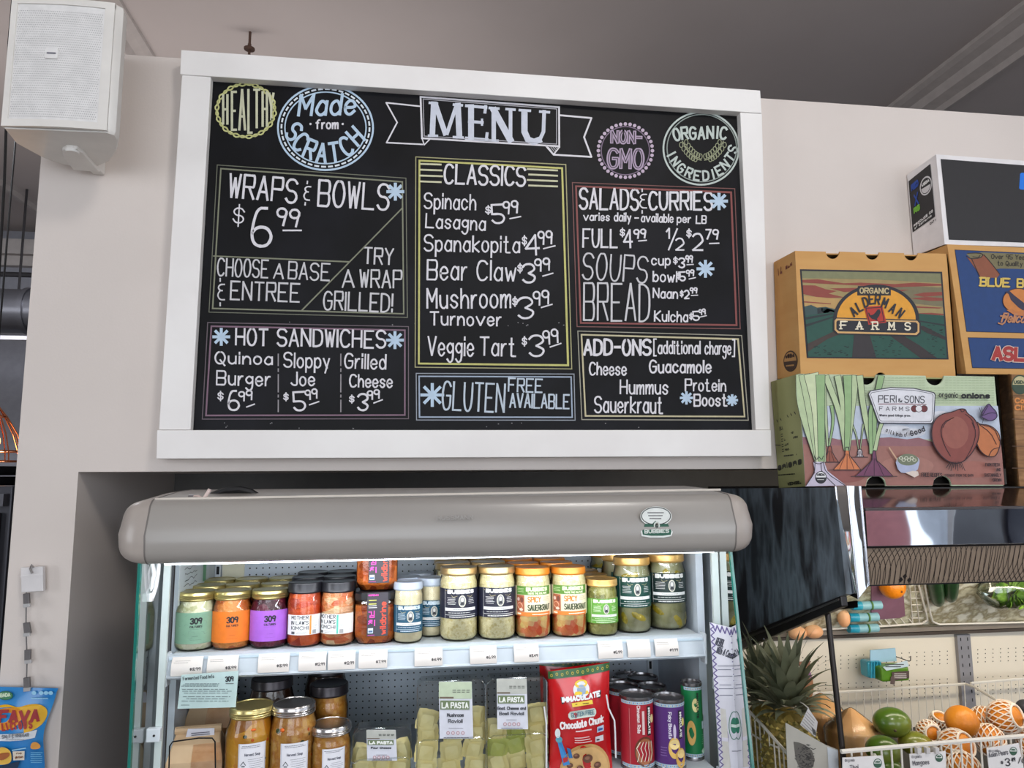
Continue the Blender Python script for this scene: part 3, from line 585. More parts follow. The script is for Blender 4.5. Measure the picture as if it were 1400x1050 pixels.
# glass ends with green edges and white posts
gl = glassmat('end_glass', (226, 242, 236), 1.5, 0, .32)
zg0, zg1 = .55, zb_+.015
def gpane(X, y0f, y1f, y2):
    b = MB(); b.flat = True; b.add([(X, y0f, zg1), (X, y1f, zg0), (X, y2, zg0), (X, y2, zg1)], [(0, 1, 2, 3)]); return b.build('glass_end_panel', gl, fr_)
YG1 = 1.40; YG0 = 1.40
pL = (P(190, 775, 1.40), PX(176, 1050, XGL)); pR = (PX(1000, 758, XGR), PX(1030, 1050, XGR))
for X, (a, c) in ((XGL, pL), (XGR, pR)):
    s1 = (c.y-a.y)/(c.z-a.z)
    ya, yb = a.y+s1*(zg1-a.z), a.y+s1*(zg0-a.z)
    gpane(X, ya, yb, 1.60)
    MB().prism([(X-.0025, ya, zg1), (X+.0025, ya, zg1), (X+.0025, yb, zg0), (X-.0025, yb, zg0)], [(X-.0025, ya+.008, zg1), (X+.0025, ya+.008, zg1), (X+.0025, yb+.008, zg0), (X-.0025, yb+.008, zg0)]).build('glass_edge', M('glass_edge_green', (24, 118, 106), .15, coat=.5), fr_)
    sg = 1 if X < 0 else -1
    MB().box(((XL-.015) if sg > 0 else X-.016, 1.492, .5), ((XL-.003) if sg > 0 else X-.002, 1.4995, zb_+.01)).build('front_post', M('post_frosted', (206, 218, 216), .3), fr_)
    cz = PX(1000, 960, .6).z if sg < 0 else P(228, 995, 1.52).z
    MB().box((X+sg*.002, 1.478, cz-.012), (X+sg*.026, 1.4915, cz+.012)).build('glass_clip', whiteM, fr_, bevel=.002)
    MB().tube([(X+sg*.016, 1.4772, cz), (X+sg*.016, 1.479, cz)], .0022, 8).build('clip_hole', M('slot_dark'), fr_)
# shelves
zs1 = (P(240, 897, 1.52).z+P(957, 865, 1.52).z)/2
def shelf(z, yf, nm='shelf'):
    s0 = MB().box((XL, yf+.002, z-.012), (XR, YBK-.001, z)).build(nm, M('shelf_white', (200, 208, 214), .35), fr_, bevel=.001)
    b = MB(); b.prism([(XL-.004, yf+.004, z+.0005), (XL-.004, yf-.004, z-.003), (XL-.004, yf-.012, z-.036), (XL-.004, yf-.016, z-.040), (XL-.004, yf-.012, z-.044), (XL-.004, yf+.004, z-.040)], [(XR+.004, yf+.004, z+.0005), (XR+.004, yf-.004, z-.003), (XR+.004, yf-.012, z-.036), (XR+.004, yf-.016, z-.040), (XR+.004, yf-.012, z-.044), (XR+.004, yf+.004, z-.040)])
    b.build('price_rail', M('rail_white', (190, 200, 208), .35), fr_)
    MB().box((XL-.003, yf-.0075, z-.010), (XR+.003, yf-.0035, z-.006)).build('rail_lip', M('rail_blue_white', (196, 214, 226), .25), fr_)
    for x in (XL-.008, XR+.004): MB().box((x, yf-.014, z-.056), (x+.004, yf+.01, z+.004)).build('shelf_bracket', whiteM, fr_)
    return s0
shelf(zs1, 1.52)
zs2 = P(925, 1045, 1.50).z
shelf(zs2, 1.46)
# lamp under the canopy
fx = MB().box((XL+.03, 1.365, zb_+.004), (XR-.03, 1.405, zb_+.022)).build('lamp_housing', whiteM, fr_)
MB().tube([(XL+.02, 1.385, zb_+.002), (XR-.02, 1.385, zb_+.004)], .007, 10).build('light_tube', M('tube_light', (236, 244, 255), emit=12), fr_, True)
area('case_lamp', ((XL+XR)/2, 1.385, zb_-.002), ((XL+XR)/2, 1.80, zb_-.22), XR-XL-.02, .03, 3.2, (.96, .98, 1))
# wall sheet, card
wsx = XL
pp = T('handwritten_sheet', 'sheet of handwritten notes with a green strip taped inside the left end of the case', 'paper', (XL, 1.65, 1.3))
q = [(XL+.0015, 1.535, zb_-.005), (XL+.0015, 1.80, zb_-.005), (XL+.0015, 1.80, zb_-.085), (XL+.0015, 1.535, zb_-.10)]
MB().slab(q, (-.0008, 0, 0)).build('sheet', M('sheet_paper', (196, 206, 210), .6), pp)
k = Ink(lambda x, y, l: Vector((XL+.0016+l, x, y)), yup=True)
for i in range(7): 
    z = zb_-.012-i*.011; k.line([(1.56+random.uniform(0, .02), z)]+[(1.57+j*.012, z+random.uniform(-.003, .003)) for j in range(8)], .0014, (66, 72, 78))
k.poly([(1.70, zb_-.008), (1.725, zb_-.008), (1.725, zb_-.075), (1.70, zb_-.075)], (96, 160, 120))
k.done('handwriting', pp)
pc = T('cream_card', 'blank cream plastic card on the back panel above the gold lidded jars', 'card', P(318, 785, YBK-.01))
MB().slab([P(304, 765, YBK-.004), P(335, 764, YBK-.004), P(333, 797, YBK-.004), P(328, 800, YBK-.004), P(308, 801, YBK-.004), P(304, 798, YBK-.004)], (0, .002, 0)).build('card', M('cream_card_mat', (222, 220, 196), .5), pc)
# canopy sticker and moulded name
stk = T('canopy_sticker', 'green and white shop sticker with a speech bubble on the canopy', 'sticker', P(898, 713, YCF+.008))
def cano(x, y, l):
    Y = YCF+.006
    return P(x, y, Y-l)
k = Ink(cano, lift=.0012); GN = (34, 92, 72)
k.disc(897, 706, 21.5, 13.5, (232, 236, 232)); k.poly([(880, 720), (914, 720), (920, 727), (918, 733), (907, 735), (889, 735), (877, 733), (876, 727)], (232, 236, 232)); k.up()
k.ell(897, 705.5, 19.8, 11.8, 1.1, (26, 30, 30), 40); k.poly([(882, 716), (892, 716), (896, 712), (902, 716), (913, 716), (918, 726), (917, 731), (906, 732.5), (890, 732.5), (879, 731), (878, 726)], GN); k.up()
for i in range(3): k.fine(885+i, 700+i*4, 910-i, 702+i*4, 1.1, (60, 60, 60))
k.text('BUBBIES', 881, 729.5, 915, 728.5, 5.6, 1.3, (214, 222, 214)); k.disc(898, 718, 4.2, 5.2, (214, 222, 214)); k.up(); k.disc(898, 719, 2.4, 3.6, (60, 70, 66)); k.disc(898.5, 716.5, 1.8, 2.2, (196, 190, 180))
k.done('sticker_print', stk)
k = Ink(cano, lift=.0009); k.text('HUSSMANN', 597, 711.5, 647, 710.3, 6.5, 1.2, (160, 156, 152)); k.done('moulded_name', fr_)
# white cable and connector, black cable lying on the canopy
w1 = T('white_cable', 'short white cable ends sticking up from the top of the canopy', 'cable', P(285, 678, 1.42))
MB().tube([P(258, 679, 1.42), P(265, 679, 1.42)], .0035, 8).build('connector', M('steel_bright', (190, 190, 196), .2, 1), w1, True)
MB().tube([P(265, 679, 1.42), P(271, 678.5, 1.41), P(275, 681, 1.4), P(277, 684, 1.39)], .0028, 8).build('cable', M('pale_cable', (230, 208, 200), .5), w1, True)
MB().tube([P(278, 683, 1.39), P(282, 677, 1.39), P(287, 669, 1.39)], .0035, 8).build('cable', M('pale_cable'), w1, True)
w2 = T('black_cable', 'black cable looped over the top of the canopy', 'cable', P(320, 676, 1.5))
MB().tube([P(282, 684, 1.47), P(292, 677, 1.47), P(308, 671, 1.47), P(328, 669.5, 1.47), P(343, 673, 1.47), P(352, 679, 1.47)], .007, 8).build('cable', M('black_rubber'), w2, True)
w3 = T('white_hose', 'white plastic hose loop hanging inside the left glass end of the case', 'hose', P(210, 775, 1.5))
wp = M('white_plastic', (236, 238, 240), .3)
MB().tube([P(206, 760, 1.47), P(211, 785, 1.47), P(207, 803, 1.47), P(199, 816, 1.47)], .0042, 8).build('hose', wp, w3, True)
MB().tube([P(218, 760, 1.47), P(216, 785, 1.47), P(213, 803, 1.47), P(208, 818, 1.47)], .0036, 8).build('hose', wp, w3, True)
MB().box(P(197, 822, 1.475), P(208, 811, 1.462)).build('hose_end', wp, w3, bevel=.002)
# price tags on the shelf rail
TG = (226, 220, 214)
def price_tag(px, w, price, lab, col=TG):
    py = 909-(px-260)*.0435; c = P(px, py, 1.503); wd = w*1.52/1000/2; t = T('price_tag', lab, 'price tag', c, 'price tags on the shelf rail')
    n_ = 8; vs = []; tz = lambda q: zs1-.004-.033*q; ty = lambda q: 1.52-.0075-.0085*q-.004*math.sin(PI*q)
    for i in range(n_+1): q = i/n_; vs += [(c.x-wd, ty(q), tz(q)), (c.x+wd, ty(q), tz(q))]
    b = MB(); b.flat = True; b.add(vs, [(2*i, 2*i+1, 2*i+3, 2*i+2) for i in range(n_)]); b.build('tag_card', M('tag_%d' % col[2], col, .5), t, True)
    k = Ink(lambda x, y, l: Vector((c.x+x/1000, ty(-y/33)-l, tz(-y/33))), yup=True, lift=.0004)
    W_ = wd*1000
    if price:
        k.fine(-W_*.85, -5, W_*.2, -11, .7, (150, 144, 140), rows=2); k.text(price, W_*.2, -24, W_*.92, -24, 6, 1.1, (70, 66, 66)); k.done('tag_print', t)
for px, w, pz, lb in ((255, 37, '$8.99', 'price tag under the jar with the sage green label'), (304, 37, '$8.99', 'price tag under the orange labelled jar'), (374, 38, '$8.99', 'price tag under the purple labelled jar'), (427, 34, '$12.99', 'price tag reading 12.99 under the first black lidded kimchi jar'), (467, 34, '$12.99', 'price tag under the second black lidded kimchi jar'),
 (510, 36, '$7.99', 'price tag under the stacked square kimchi tubs'), (586, 36, '$4.99', 'price tag under the small blue labelled jars'), (661, 35, '$6.99', 'price tag under the navy labelled jars'), (720, 33, '$8.49', 'price tag under the spicy kraut jars'), (835, 34, '$5.99', 'cream price tag under the light green relish jar'), (874, 32, '', 'blank white card on the rail right of the cream tag'), (912, 33, '$9.99', 'rightmost price tag on the shelf rail')):
    price_tag(px, w, pz, lb, (236, 228, 214) if px in (835, 912) else TG)
isg = T('info_sign', 'pale mint information sign hanging below the left end of the shelf', 'sign', P(285, 922, 1.48))
ic = lambda x, y: P(x, y, 1.48)
MB().slab([ic(248, 923), ic(326, 917.5), ic(322, 967), ic(242.5, 969)], (0, .003, 0)).build('sign_card', M('mint_card', (192, 216, 214), .25, coat=.3), isg)
k = Ink(onY(1.48)); k.text('Fermented Food Info', 250, 930.5, 293, 927, 5, .8, (84, 96, 98)); k.text('309', 308, 932.5, 320, 931.5, 7.5, 1.5, (30, 34, 40)); k.fine(308, 935, 320, 934, .9, (90, 90, 96))
for a, b_, x in ((934, 939, 300), (941, 949, 320), (951, 960, 319)): k.fine(248, a, x, b_, .8, (96, 112, 114), rows=3)
k.fine(246, 963, 262, 965, .8, (96, 112, 114)); k.done('sign_print', isg)

# ---------------------------------------------------------------- jars
glass = glassmat('jar_glass', (248, 250, 248), 1.45, .02)
def jarpts(R, H, neck, sh): # body profile
    return [(R*.55, 0), (R*.86, .001), (R*.97, .006), (R, .014), (R, H-sh), (R*.985, H-sh+.004), (R*.93, H-sh+.012), (neck*1.01, H-.010), (neck, H-.006), (neck, H)]
LIDM = dict(gold=M('lid_gold', (206, 190, 128), .28, .85), black=M('lid_black', (34, 34, 40), .3, .2), blackrim=M('lid_black'), palegold=M('lid_pale_gold', (186, 160, 112), .3, .6), orange=M('lid_orange', (226, 140, 44), .35, .2), white=M('lid_pale_blue', (186, 198, 214), .4), tan=M('lid_tan', (212, 170, 100), .32, .5), silver=M('lid_silver', (196, 192, 190), .22, .95), amber=M('lid_amber', (176, 140, 92), .35, .4), dark=M('lid_dark', (56, 52, 56), .3, .5))
def cyl(R, zc): return lambda x, y, l: Vector(((R+l)*math.sin(x/1000/R), -(R+l)*math.cos(x/1000/R), zc+y/1000))
def make_jar(name, lab, cat, group, R, H, neck, sh, lid, lidh, cont, label=None, art=None, pick=None, fill=None):
    t = T(name, lab, cat, (0, 0, 0), group); Hb = H-lidh
    MB().lathe(jarpts(R, Hb+.006, neck, sh), 36).build('glass_body', glass, t, True)
    ct = [(r*.955, z*.985+.003) for r, z in jarpts(R, Hb+.004, neck, sh)[:-1]]
    if fill: ct = [(r, z) for r, z in ct if z < Hb*fill]
    MB().lathe(ct, 36).build('contents', cont, t, True)
    lr = neck*1.07; pr_ = [(lr*.96, Hb-.003), (lr*1.02, Hb), (lr, Hb+.002)]
    if lid in ('gold', 'silver'): pr_ += [(lr*1.03, Hb+.004), (lr, Hb+.006), (lr*1.03, Hb+.009), (lr, Hb+.011), (lr*1.01, H-.003), (lr*.97, H-.0005), (lr*.88, H), (lr*.86, H-.0012), (.002, H-.0010)]
    else: pr_ += [(lr, H-.004), (lr*.985, H-.001), (lr*.93, H), (lr*.88, H-.0008), (.002, H-.0008)]
    MB().lathe(pr_, 36).build('lid', LIDM[lid], t, True)
    if label:
        z0, z1, hw, lm = label; n = 28; b = MB(); b.flat = True; Rl = R+.0004; vs = []
        for i in range(n+1):
            a = (-hw+2*hw*i/n)/Rl; vs += [(Rl*math.sin(a), -Rl*math.cos(a), z0), (Rl*math.sin(a), -Rl*math.cos(a), z1)]
        b.add(vs, [(2*i, 2*i+2, 2*i+3, 2*i+1) for i in range(n)]); lo_ = b.build('label', lm, t, True)
        if art:
            k = Ink(cyl(R+.0006, 0), yup=True, cur=True, lift=.0002, step=.00015); art(k); k.done('label_print', lo_)
    if pick: pick(t)
    return t
INK = (34, 36, 40)
def art309(dark):
    def f(k):
        k.text('309', -8, 62, 17, 62, 15, 3.2, INK); k.text('CULTURES', -8, 54, 17, 54, 5, 1, INK); k.line([(-8, 51), (17, 51)], .5, dark); k.fine(-2, 36, 12, 34, .9, dark); k.fine(-8, 28, 20, 26, .5, dark)
        for i in range(16):
            x, y = random.uniform(-36, 36), random.uniform(22, 84); a = random.uniform(0, 6); k.line([(x, y), (x+6*math.cos(a), y+6*math.sin(a)), (x+9*math.cos(a+.6), y+9*math.sin(a+.6))], .5, tuple(min(255, c+22) for c in dark))
    return f
def L_(n, c): return M('label_'+n, c, .45, scale=40)
g1 = 'gold lidded pint jars of fermented vegetables'
J = {}
krs = M('kraut_white', (222, 220, 190), .4, c2=(236, 230, 208), c3=(200, 200, 156), scale=70, voro=True, bump=.4, bscale=90)
cor = M('carrot_mash', (222, 132, 58), .4, c2=(238, 160, 84), c3=(196, 98, 40), scale=80, voro=True, bump=.4, bscale=110)
beet = M('purple_kraut', (96, 22, 48), .3, c2=(128, 36, 66), c3=(66, 16, 36), scale=60, voro=True, bump=.4, bscale=90)
kim1 = M('kimchi_red', (206, 74, 30), .35, c2=(226, 108, 50), c3=(176, 60, 34), scale=45, voro=True, bump=.4, bscale=70)
kim2 = M('kimchi_pale', (224, 150, 96), .35, c2=(210, 96, 48), c3=(232, 200, 158), scale=38, voro=True, bump=.4, bscale=70, stretch=(1, 1, 2))
wkim = M('kimchi_orange', (188, 84, 26), .35, c2=(214, 120, 46), c3=(150, 62, 24), scale=60, voro=True, bump=.4, bscale=90)
pale = M('kraut_pale', (236, 222, 172), .4, c2=(244, 234, 196), c3=(222, 206, 148), scale=110, bump=.4, bscale=130)
hors = M('horseradish_cream', (236, 224, 192), .45, c2=(228, 214, 180), scale=90, bump=.2, bscale=120)
spic = M('spicy_kraut', (238, 206, 130), .4, c2=(232, 84, 40), c3=(240, 218, 150), scale=75, voro=True, bump=.4, bscale=60)
rel = M('relish_green', (160, 156, 84), .4, c2=(186, 180, 116), c3=(132, 130, 62), scale=75, voro=True, bump=.4, bscale=100)
brine = M('pickle_brine', (160, 156, 122), .25, c2=(140, 138, 100), c3=(176, 172, 142), scale=16)
pk = M('pickle_skin', (188, 162, 42), .3, c2=(150, 134, 36), c3=(206, 184, 76), scale=30, bump=.25, bscale=60)
def sp(z0, z1): return None
J['g'] = make_jar('ferment_jar', '', 'jar', g1, .0425, .133, .036, .034, 'gold', .018, krs, (.018, .088, .050, L_('sage', (128, 168, 142))), art309((92, 124, 108)))
J['o'] = make_jar('ferment_jar', '', 'jar', g1, .0425, .133, .036, .034, 'gold', .018, cor, (.018, .088, .050, L_('orange', (238, 124, 34))), art309((214, 98, 24)))
J['p'] = make_jar('ferment_jar', '', 'jar', g1, .0425, .133, .036, .034, 'gold', .018, beet, (.018, .088, .050, L_('purple', (170, 100, 212))), art309((146, 80, 190)))
def artmil(col, off):
    def f(k):
        k.poly([(-31, 30), (31, 30), (31, 76), (-31, 76)], (238, 238, 236)); k.up()
        k.text('MOTHER', -28+off, 66, 10+off, 66, 9, 1.35, (60, 62, 72)); k.text("IN LAW'S", -28+off, 54, 10+off, 54, 9, 1.35, (60, 62, 72)); k.text('KIMCHI', -28+off, 42, 10+off, 42, 9, 1.35, (60, 62, 72))
        k.poly([(12+off, 31), (16+off, 31), (16+off, 75), (12+off, 75)], col); k.poly([(-27+off, 32), (-19+off, 32), (-19+off, 38), (-27+off, 38)], (90, 92, 96)); k.fine(-16+off, 32, 8+off, 38, .7, (150, 150, 156), rows=2); k.fine(18+off, 44, 29+off, 70, .5, (150, 160, 166), rows=8)
        for i in range(7): k.line([(19+off+i*1.2, 32), (19+off+i*1.2, 41)], .6, (70, 70, 74))
    return f
g2 = 'black lidded jars of kimchi'
J['m1'] = make_jar('kimchi_jar', '', 'jar', g2, .0385, .150, .0345, .030, 'black', .022, kim1, (.030, .0765, .040, L_('white', (238, 238, 236))), artmil((236, 150, 60), 0))
J['m2'] = make_jar('kimchi_jar', '', 'jar', g2, .0385, .150, .0345, .030, 'black', .022, kim2, (.030, .0765, .040, L_('white', (238, 238, 236))), artmil((96, 196, 176), -13))
def portrait(k, cx, cy, rx, ry, edge=(216, 214, 196)):
    k.disc(cx, cy, rx, ry, edge); k.up(); k.disc(cx, cy, rx*.8, ry*.84, (150, 152, 150)); k.up()
    k.poly([(cx-rx*.55, cy-ry*.6), (cx+rx*.55, cy-ry*.6), (cx+rx*.35, cy-ry*.1), (cx-rx*.3, cy-ry*.1)], (52, 54, 60)); k.disc(cx, cy+ry*.25, rx*.34, ry*.36, (222, 220, 216)); k.up()
def artb(z0, z1, hw, title, base, col=(232, 232, 228), plain=False):
    def f(k):
        H = z1-z0; k.line([(-hw*.80, z0+1), (-hw*.80, z1-1)], .6, col)
        k.text(title, -hw*.66, z1-H*.17, hw*.86, z1-H*.17, H*.14, H*.045, col)
        k.disc(-hw*.74, z1-H*.07, .9, .9, (214, 186, 110)); portrait(k, hw*.16, z1-H*.42, H*.125, H*.20)
        k.fine(-hw*.66, z1-H*.28, -hw*.14, z1-H*.54, .9, col, rows=5); k.fine(hw*.5, z1-H*.3, hw*.86, z1-H*.52, .9, col, rows=4)
        for s_ in (-1, 1): k.line([(hw*.16+s_*H*.16, z1-H*.24), (hw*.16+s_*H*.3, z1-H*.28), (hw*.16+s_*H*.36, z1-H*.22)], .6, (206, 196, 140))
        k.poly([(-hw*.78, z1-H*.74), (hw*.96, z1-H*.74), (hw*.96, z1-H*.64), (-hw*.78, z1-H*.64)], (238, 238, 236)); k.up(); k.fine(-hw*.35, z1-H*.67, hw*.5, z1-H*.71, .8, (90, 90, 90))
        k.fine(-hw*.66, z1-H*.78, hw*.86, z1-H*.83, 1.1, col, rows=1, dens=.95); k.poly([(-hw*.78, z1-H*.885), (hw*.96, z1-H*.885), (hw*.96, z1-H*.87), (-hw*.78, z1-H*.87)], col); k.fine(-hw*.6, z1-H*.91, hw*.9, z1-H*.97, 1.7, col)
    return f
g3 = 'small pale lidded jars with blue labels'; g4 = 'gold lidded jars of pale kraut with navy labels'; g5 = 'orange lidded jars of spicy kraut'; g6 = 'small jars of green relish'; g7 = 'large jars of pickles with dark green labels'
J['b'] = make_jar('horseradish_jar', '', 'jar', g3, .0305, .130, .028, .022, 'white', .015, hors, (.024, .082, .040, L_('teal', (30, 84, 110))), artb(24, 82, 32, 'BUBBIES', None, (206, 222, 232)))
J['n'] = make_jar('kraut_jar', '', 'jar', g4, .041, .158, .037, .026, 'palegold', .014, pale, (.050, .114, .055, L_('navy', (34, 36, 54))), artb(50, 114, 40, 'BUBBIES', None))
def artspicy(k):
    hw = 44; k.poly([(-hw, 96), (hw, 96), (hw, 115), (-hw, 115)], (92, 140, 52)); k.poly([(-hw, 50), (hw, 50), (hw, 58.5), (-hw, 58.5)], (232, 130, 52)); k.up()
    k.text('BUBBIES', -18, 104, 34, 104, 9, 2.6, (222, 232, 190)); k.text('TASTE THE CULTURE', -14, 97.5, 32, 97.5, 4.5, 1, (232, 236, 200)); k.fine(-42, 111, -22, 101, .8, (210, 226, 180), rows=3)
    k.poly([(-19, 59), (hw, 59), (hw, 95), (-19, 95)], (240, 230, 200)); k.poly([(-hw, 59), (-22, 59), (-22, 95), (-hw, 95)], (176, 96, 64)); k.up()
    for x, y, a, b_, c in ((-34, 72, 8, 7, (220, 170, 140)), (-28, 85, 4, 6, (120, 64, 50)), (-38, 86, 4, 4, (226, 200, 190)), (-30, 64, 5, 3, (232, 214, 196))): k.disc(x, y, a, b_, c); k.up()
    k.text('SPICY', -14, 80, 16, 80, 13, 2, (222, 128, 52)); k.text('SAUERKRAUT', -14, 62, 42, 62, 13.5, 2, (74, 84, 56)); k.fine(20, 92, 40, 82, .7, (190, 170, 130), rows=4); k.fine(-8, 55, 40, 53, 1.6, (250, 240, 220)); k.poly([(-41, 53), (-30, 53), (-30, 56.5), (-41, 56.5)], (250, 236, 210))
J['s'] = make_jar('spicy_kraut_jar', '', 'jar', g5, .041, .154, .037, .026, 'orange', .014, spic, (.050, .115, .055, L_('straw', (226, 214, 180))), artspicy)
MB().lathe([(r*.957, z) for r, z in ((.037, .094), (.041, .1), (.041, .122), (.0385, .1345), (.037, .138))], 36).build('contents', pale, J['s'], True, label='pale kraut above the label')
J['r'] = make_jar('relish_jar', '', 'jar', g6, .0365, .129, .034, .024, 'tan', .014, rel, (.030, .086, .050, L_('leaf', (104, 168, 66))), artb(30, 86, 37, 'BUBBIES', None, (232, 242, 214)))
def pickles(seed, R, H, n=5):
    def f(t):
        rd_ = random.Random(seed)
        for i in range(n):
            a = rd_.uniform(-1.2, 1.2) if i < 3 else rd_.uniform(-1, 1); z = rd_.uniform(.02, .045) if i < 3 else H*.80
            Rm = Matrix.Rotation(a, 4, 'Z') @ Matrix.Rotation(rd_.uniform(-1.2, 1.2), 4, 'Y')
            rr = R*.955-.0085; MB().ball((rr*math.sin(a), -rr*math.cos(a), z), (.0115, .0105, .022 if i < 3 else .018), pk, 14, 10, Rm, fn=lambda v: 1+.04*math.sin(9*v.z+5*v.x)).build('pickle', pk, t, True)
    return f
J['k1'] = make_jar('pickle_jar', '', 'jar', g7, .0435, .163, .040, .030, 'tan', .015, brine, (.056, .122, .058, L_('pine', (18, 70, 62))), artb(56, 122, 44, 'BUBBIES', None), pickles(3, .0435, .15))
J['k2'] = make_jar('pickle_jar', '', 'jar', g7, .0465, .166, .0415, .032, 'tan', .015, brine, (.060, .126, .062, L_('deep_pine', (22, 44, 42))), artb(60, 126, 47, 'BUBBIES', None), pickles(8, .0465, .15, 6))
used = set(); SXY = dict(g=.905, o=.905, p=.905, m1=.93, m2=.93, b=.99, n=.97, s=.93, r=.92, k1=.92, k2=.95)
def put(key, px, row, pitch, lab, Y0=None, z=None, dz=0, px2=None):
    R = {'g': .0425, 'o': .0425, 'p': .0425, 'm1': .0385, 'm2': .0385, 'b': .0305, 'n': .041, 's': .041, 'r': .0365, 'k1': .0435, 'k2': .0465}[key]*SXY[key]
    Y = (Y0 or 1.528+R)+row*pitch; x0 = P(px, 860, 1.528+R).x; z = zs1 if z is None else z
    loc = (x0, Y, z+.0004+dz); rz = 0
    if key not in used:
        used.add(key); t = J[key]; xs_ = SXY[key]; t.scale = (xs_, xs_, {'g': .83, 'o': .83, 'p': .83, 'm1': .82, 'm2': .82, 'b': .92, 'n': .92, 's': .92, 'r': .89, 'k1': .96, 'k2': .96}[key]); t.location = loc; t['label'] = lab; t.rotation_euler = (0, 0, math.atan2(-loc[0], loc[1])*.55); return t
    return dup(J[key], loc, lab, None, (math.atan2(-loc[0], loc[1])*.55 if row == 0 else random.uniform(-.7, .7)))
ROW = ['', ' in the second row', ' in the back row']
for kk, px, d in (('g', 268, 'cream kraut jar with sage green label'), ('o', 317, 'orange carrot jar with orange label'), ('p', 368, 'dark purple kraut jar with violet label')):
    put(kk, px, 0, .086, 'front '+d+' and gold lid')
for kk, px, d in (('g', 268, 'left column of gold lidded jars'), ('o', 317, 'middle column of gold lidded jars'), ('p', 368, 'right column of gold lidded jars')):
    for r_ in (1, 2): put(kk, px, r_, .086, ('second' if r_ == 1 else 'rearmost')+' jar in the '+d)
put('m1', 416.5, 0, 0, 'black lidded red kimchi jar with an orange stripe on its white label'); put('m2', 461.5, 0, 0, 'black lidded pale kimchi jar with a turquoise stripe on its white label')
for kk, px, d in (('m1', 413, 'orange striped'), ('m2', 458, 'turquoise striped')):
    for r_ in (1, 2): put(kk, px, r_, .080, ('second' if r_ == 1 else 'rearmost')+' black lidded kimchi jar behind the '+d+' one')
put('b', 557.5, 0, 0, 'small blue labelled jar right beside the square kimchi tub'); put('b', 591, 0, .064, 'small blue labelled jar tucked against the first navy labelled jar', Y0=1.61)
put('b', 557, 0, 0, 'small blue labelled jar behind the one beside the square tub', Y0=1.63); put('b', 576, 0, 0, 'rearmost small blue labelled jar', Y0=1.695)
put('n', 627, 0, 0, 'left of the two front jars of pale kraut with navy labels'); put('n', 679, 0, 0, 'right of the two front jars of pale kraut with navy labels')
for px, d in ((622, 'left'), (673, 'right')):
    for r_ in (1, 2): put('n', px, r_, .0835, ('second' if r_ == 1 else 'rearmost')+' navy labelled kraut jar in the '+d+' column')
put('s', 728.5, 0, 0, 'left of the two front spicy kraut jars with orange lids'); put('s', 778, 0, 0, 'right of the two front spicy kraut jars with orange lids')
for px, d in ((723, 'left'), (772, 'right')):
    for r_ in (1, 2): put('s', px, r_, .0835, ('second' if r_ == 1 else 'rearmost')+' orange lidded spicy kraut jar in the '+d+' column')
put('r', 823.5, 0, 0, 'front relish jar with a light green label and tan lid')
for i, px in enumerate((822, 820)): put('r', px, i+1, .070, ('second' if i == 0 else 'rearmost')+' relish jar behind the light green labelled one')
put('k1', 868.5, 0, 0, 'front pickle jar with a pine green label', Y0=1.584); put('k2', 919, 0, 0, 'front pickle jar with a near black green label, right end of the shelf', Y0=1.606)
put('k1', 866, 1, .084, 'second pickle jar behind the pine green labelled one', Y0=1.584); put('k1', 862, 2, .084, 'rearmost pickle jar in the pine green labelled column', Y0=1.582); put('k2', 917, 1, .092, 'second pickle jar behind the near black labelled one', Y0=1.606)
# square tubs
def tub(loc, lab):
    t = T('kimchi_tub', lab, 'tub', (0, 0, 0), 'square tubs of orange kimchi'); w, dp, H = .041, .039, .115
    def octo(s, z, c=.012): 
        a, b_ = w*s, dp*s; return [(-a+c, -b_, z), (a-c, -b_, z), (a, -b_+c, z), (a, b_-c, z), (a-c, b_, z), (-a+c, b_, z), (-a, b_-c, z), (-a, -b_+c, z)]
    def loft(rings): 
        b = MB(); n = 8; vs = [v for r in rings for v in r]; fs = [list(range(7, -1, -1)), [len(vs)-8+i for i in range(8)]]
        for j in range(len(rings)-1):
            for i in range(n): fs.append((j*n+i, j*n+(i+1) % n, (j+1)*n+(i+1) % n, (j+1)*n+i))
        return b.add(vs, fs)
    loft([octo(.80, 0), octo(.97, .014), octo(1, .02), octo(1, .088), octo(.93, .096)]).build('clear_tub', glass, t)
    loft([octo(.77, .002), octo(.94, .015), octo(.97, .02), octo(.97, .080), octo(.95, .084)]).build('contents', wkim, t)
    loft([octo(.97, .095), octo(1.0, .097), octo(1.0, .110), octo(.96, .1135)]).build('lid', M('tub_lid', (28, 28, 32), .3), t, bevel=.001)
    lo_ = MB().box((-.017, -dp-.0012, .018), (.024, -dp-.0002, .112)).build('label', L_('charcoal', (70, 66, 74)), t)
    k = Ink(lambda x, y, l: Vector((x/1000, -dp-.0013-l, y/1000)), yup=True)
    PK = (236, 84, 190)
    def vt(s, x, y0, y1, h, w_, c): k.text(s, x, y0, x, y1, h, w_, c)
    vt('wildbrine', 21, 21, 92, 13, 2.2, (236, 88, 64))
    k.text('@', -15, 58, -2, 58, 14, 2.2, PK); k.text('#', -15, 40, -1, 40, 14, 2.2, PK); k.poly([(-15, 25), (-5, 25), (-5, 36), (-15, 36)], (214, 228, 240)); k.up(); k.poly([(-14, 27), (-6, 27), (-6, 31), (-14, 31)], (80, 110, 150)); k.text('KOREAN', -15, 105, 5, 105, 4, 1, PK)
    k.fine(-15, 100, 4, 84, 1.8, (226, 230, 110), rows=2); k.fine(-15, 86, 2, 78, 1.4, (236, 236, 236), rows=2); k.fine(-15, 22, 0, 20, 1.0, PK); k.done('label_print', lo_); t.location = loc; return t
tx = P(511, 870, 1.535).x
t1 = tub((tx, 1.575, zs1+.0004), 'lower square tub of orange kimchi standing on the shelf'); t1.rotation_euler = (0, 0, .08)
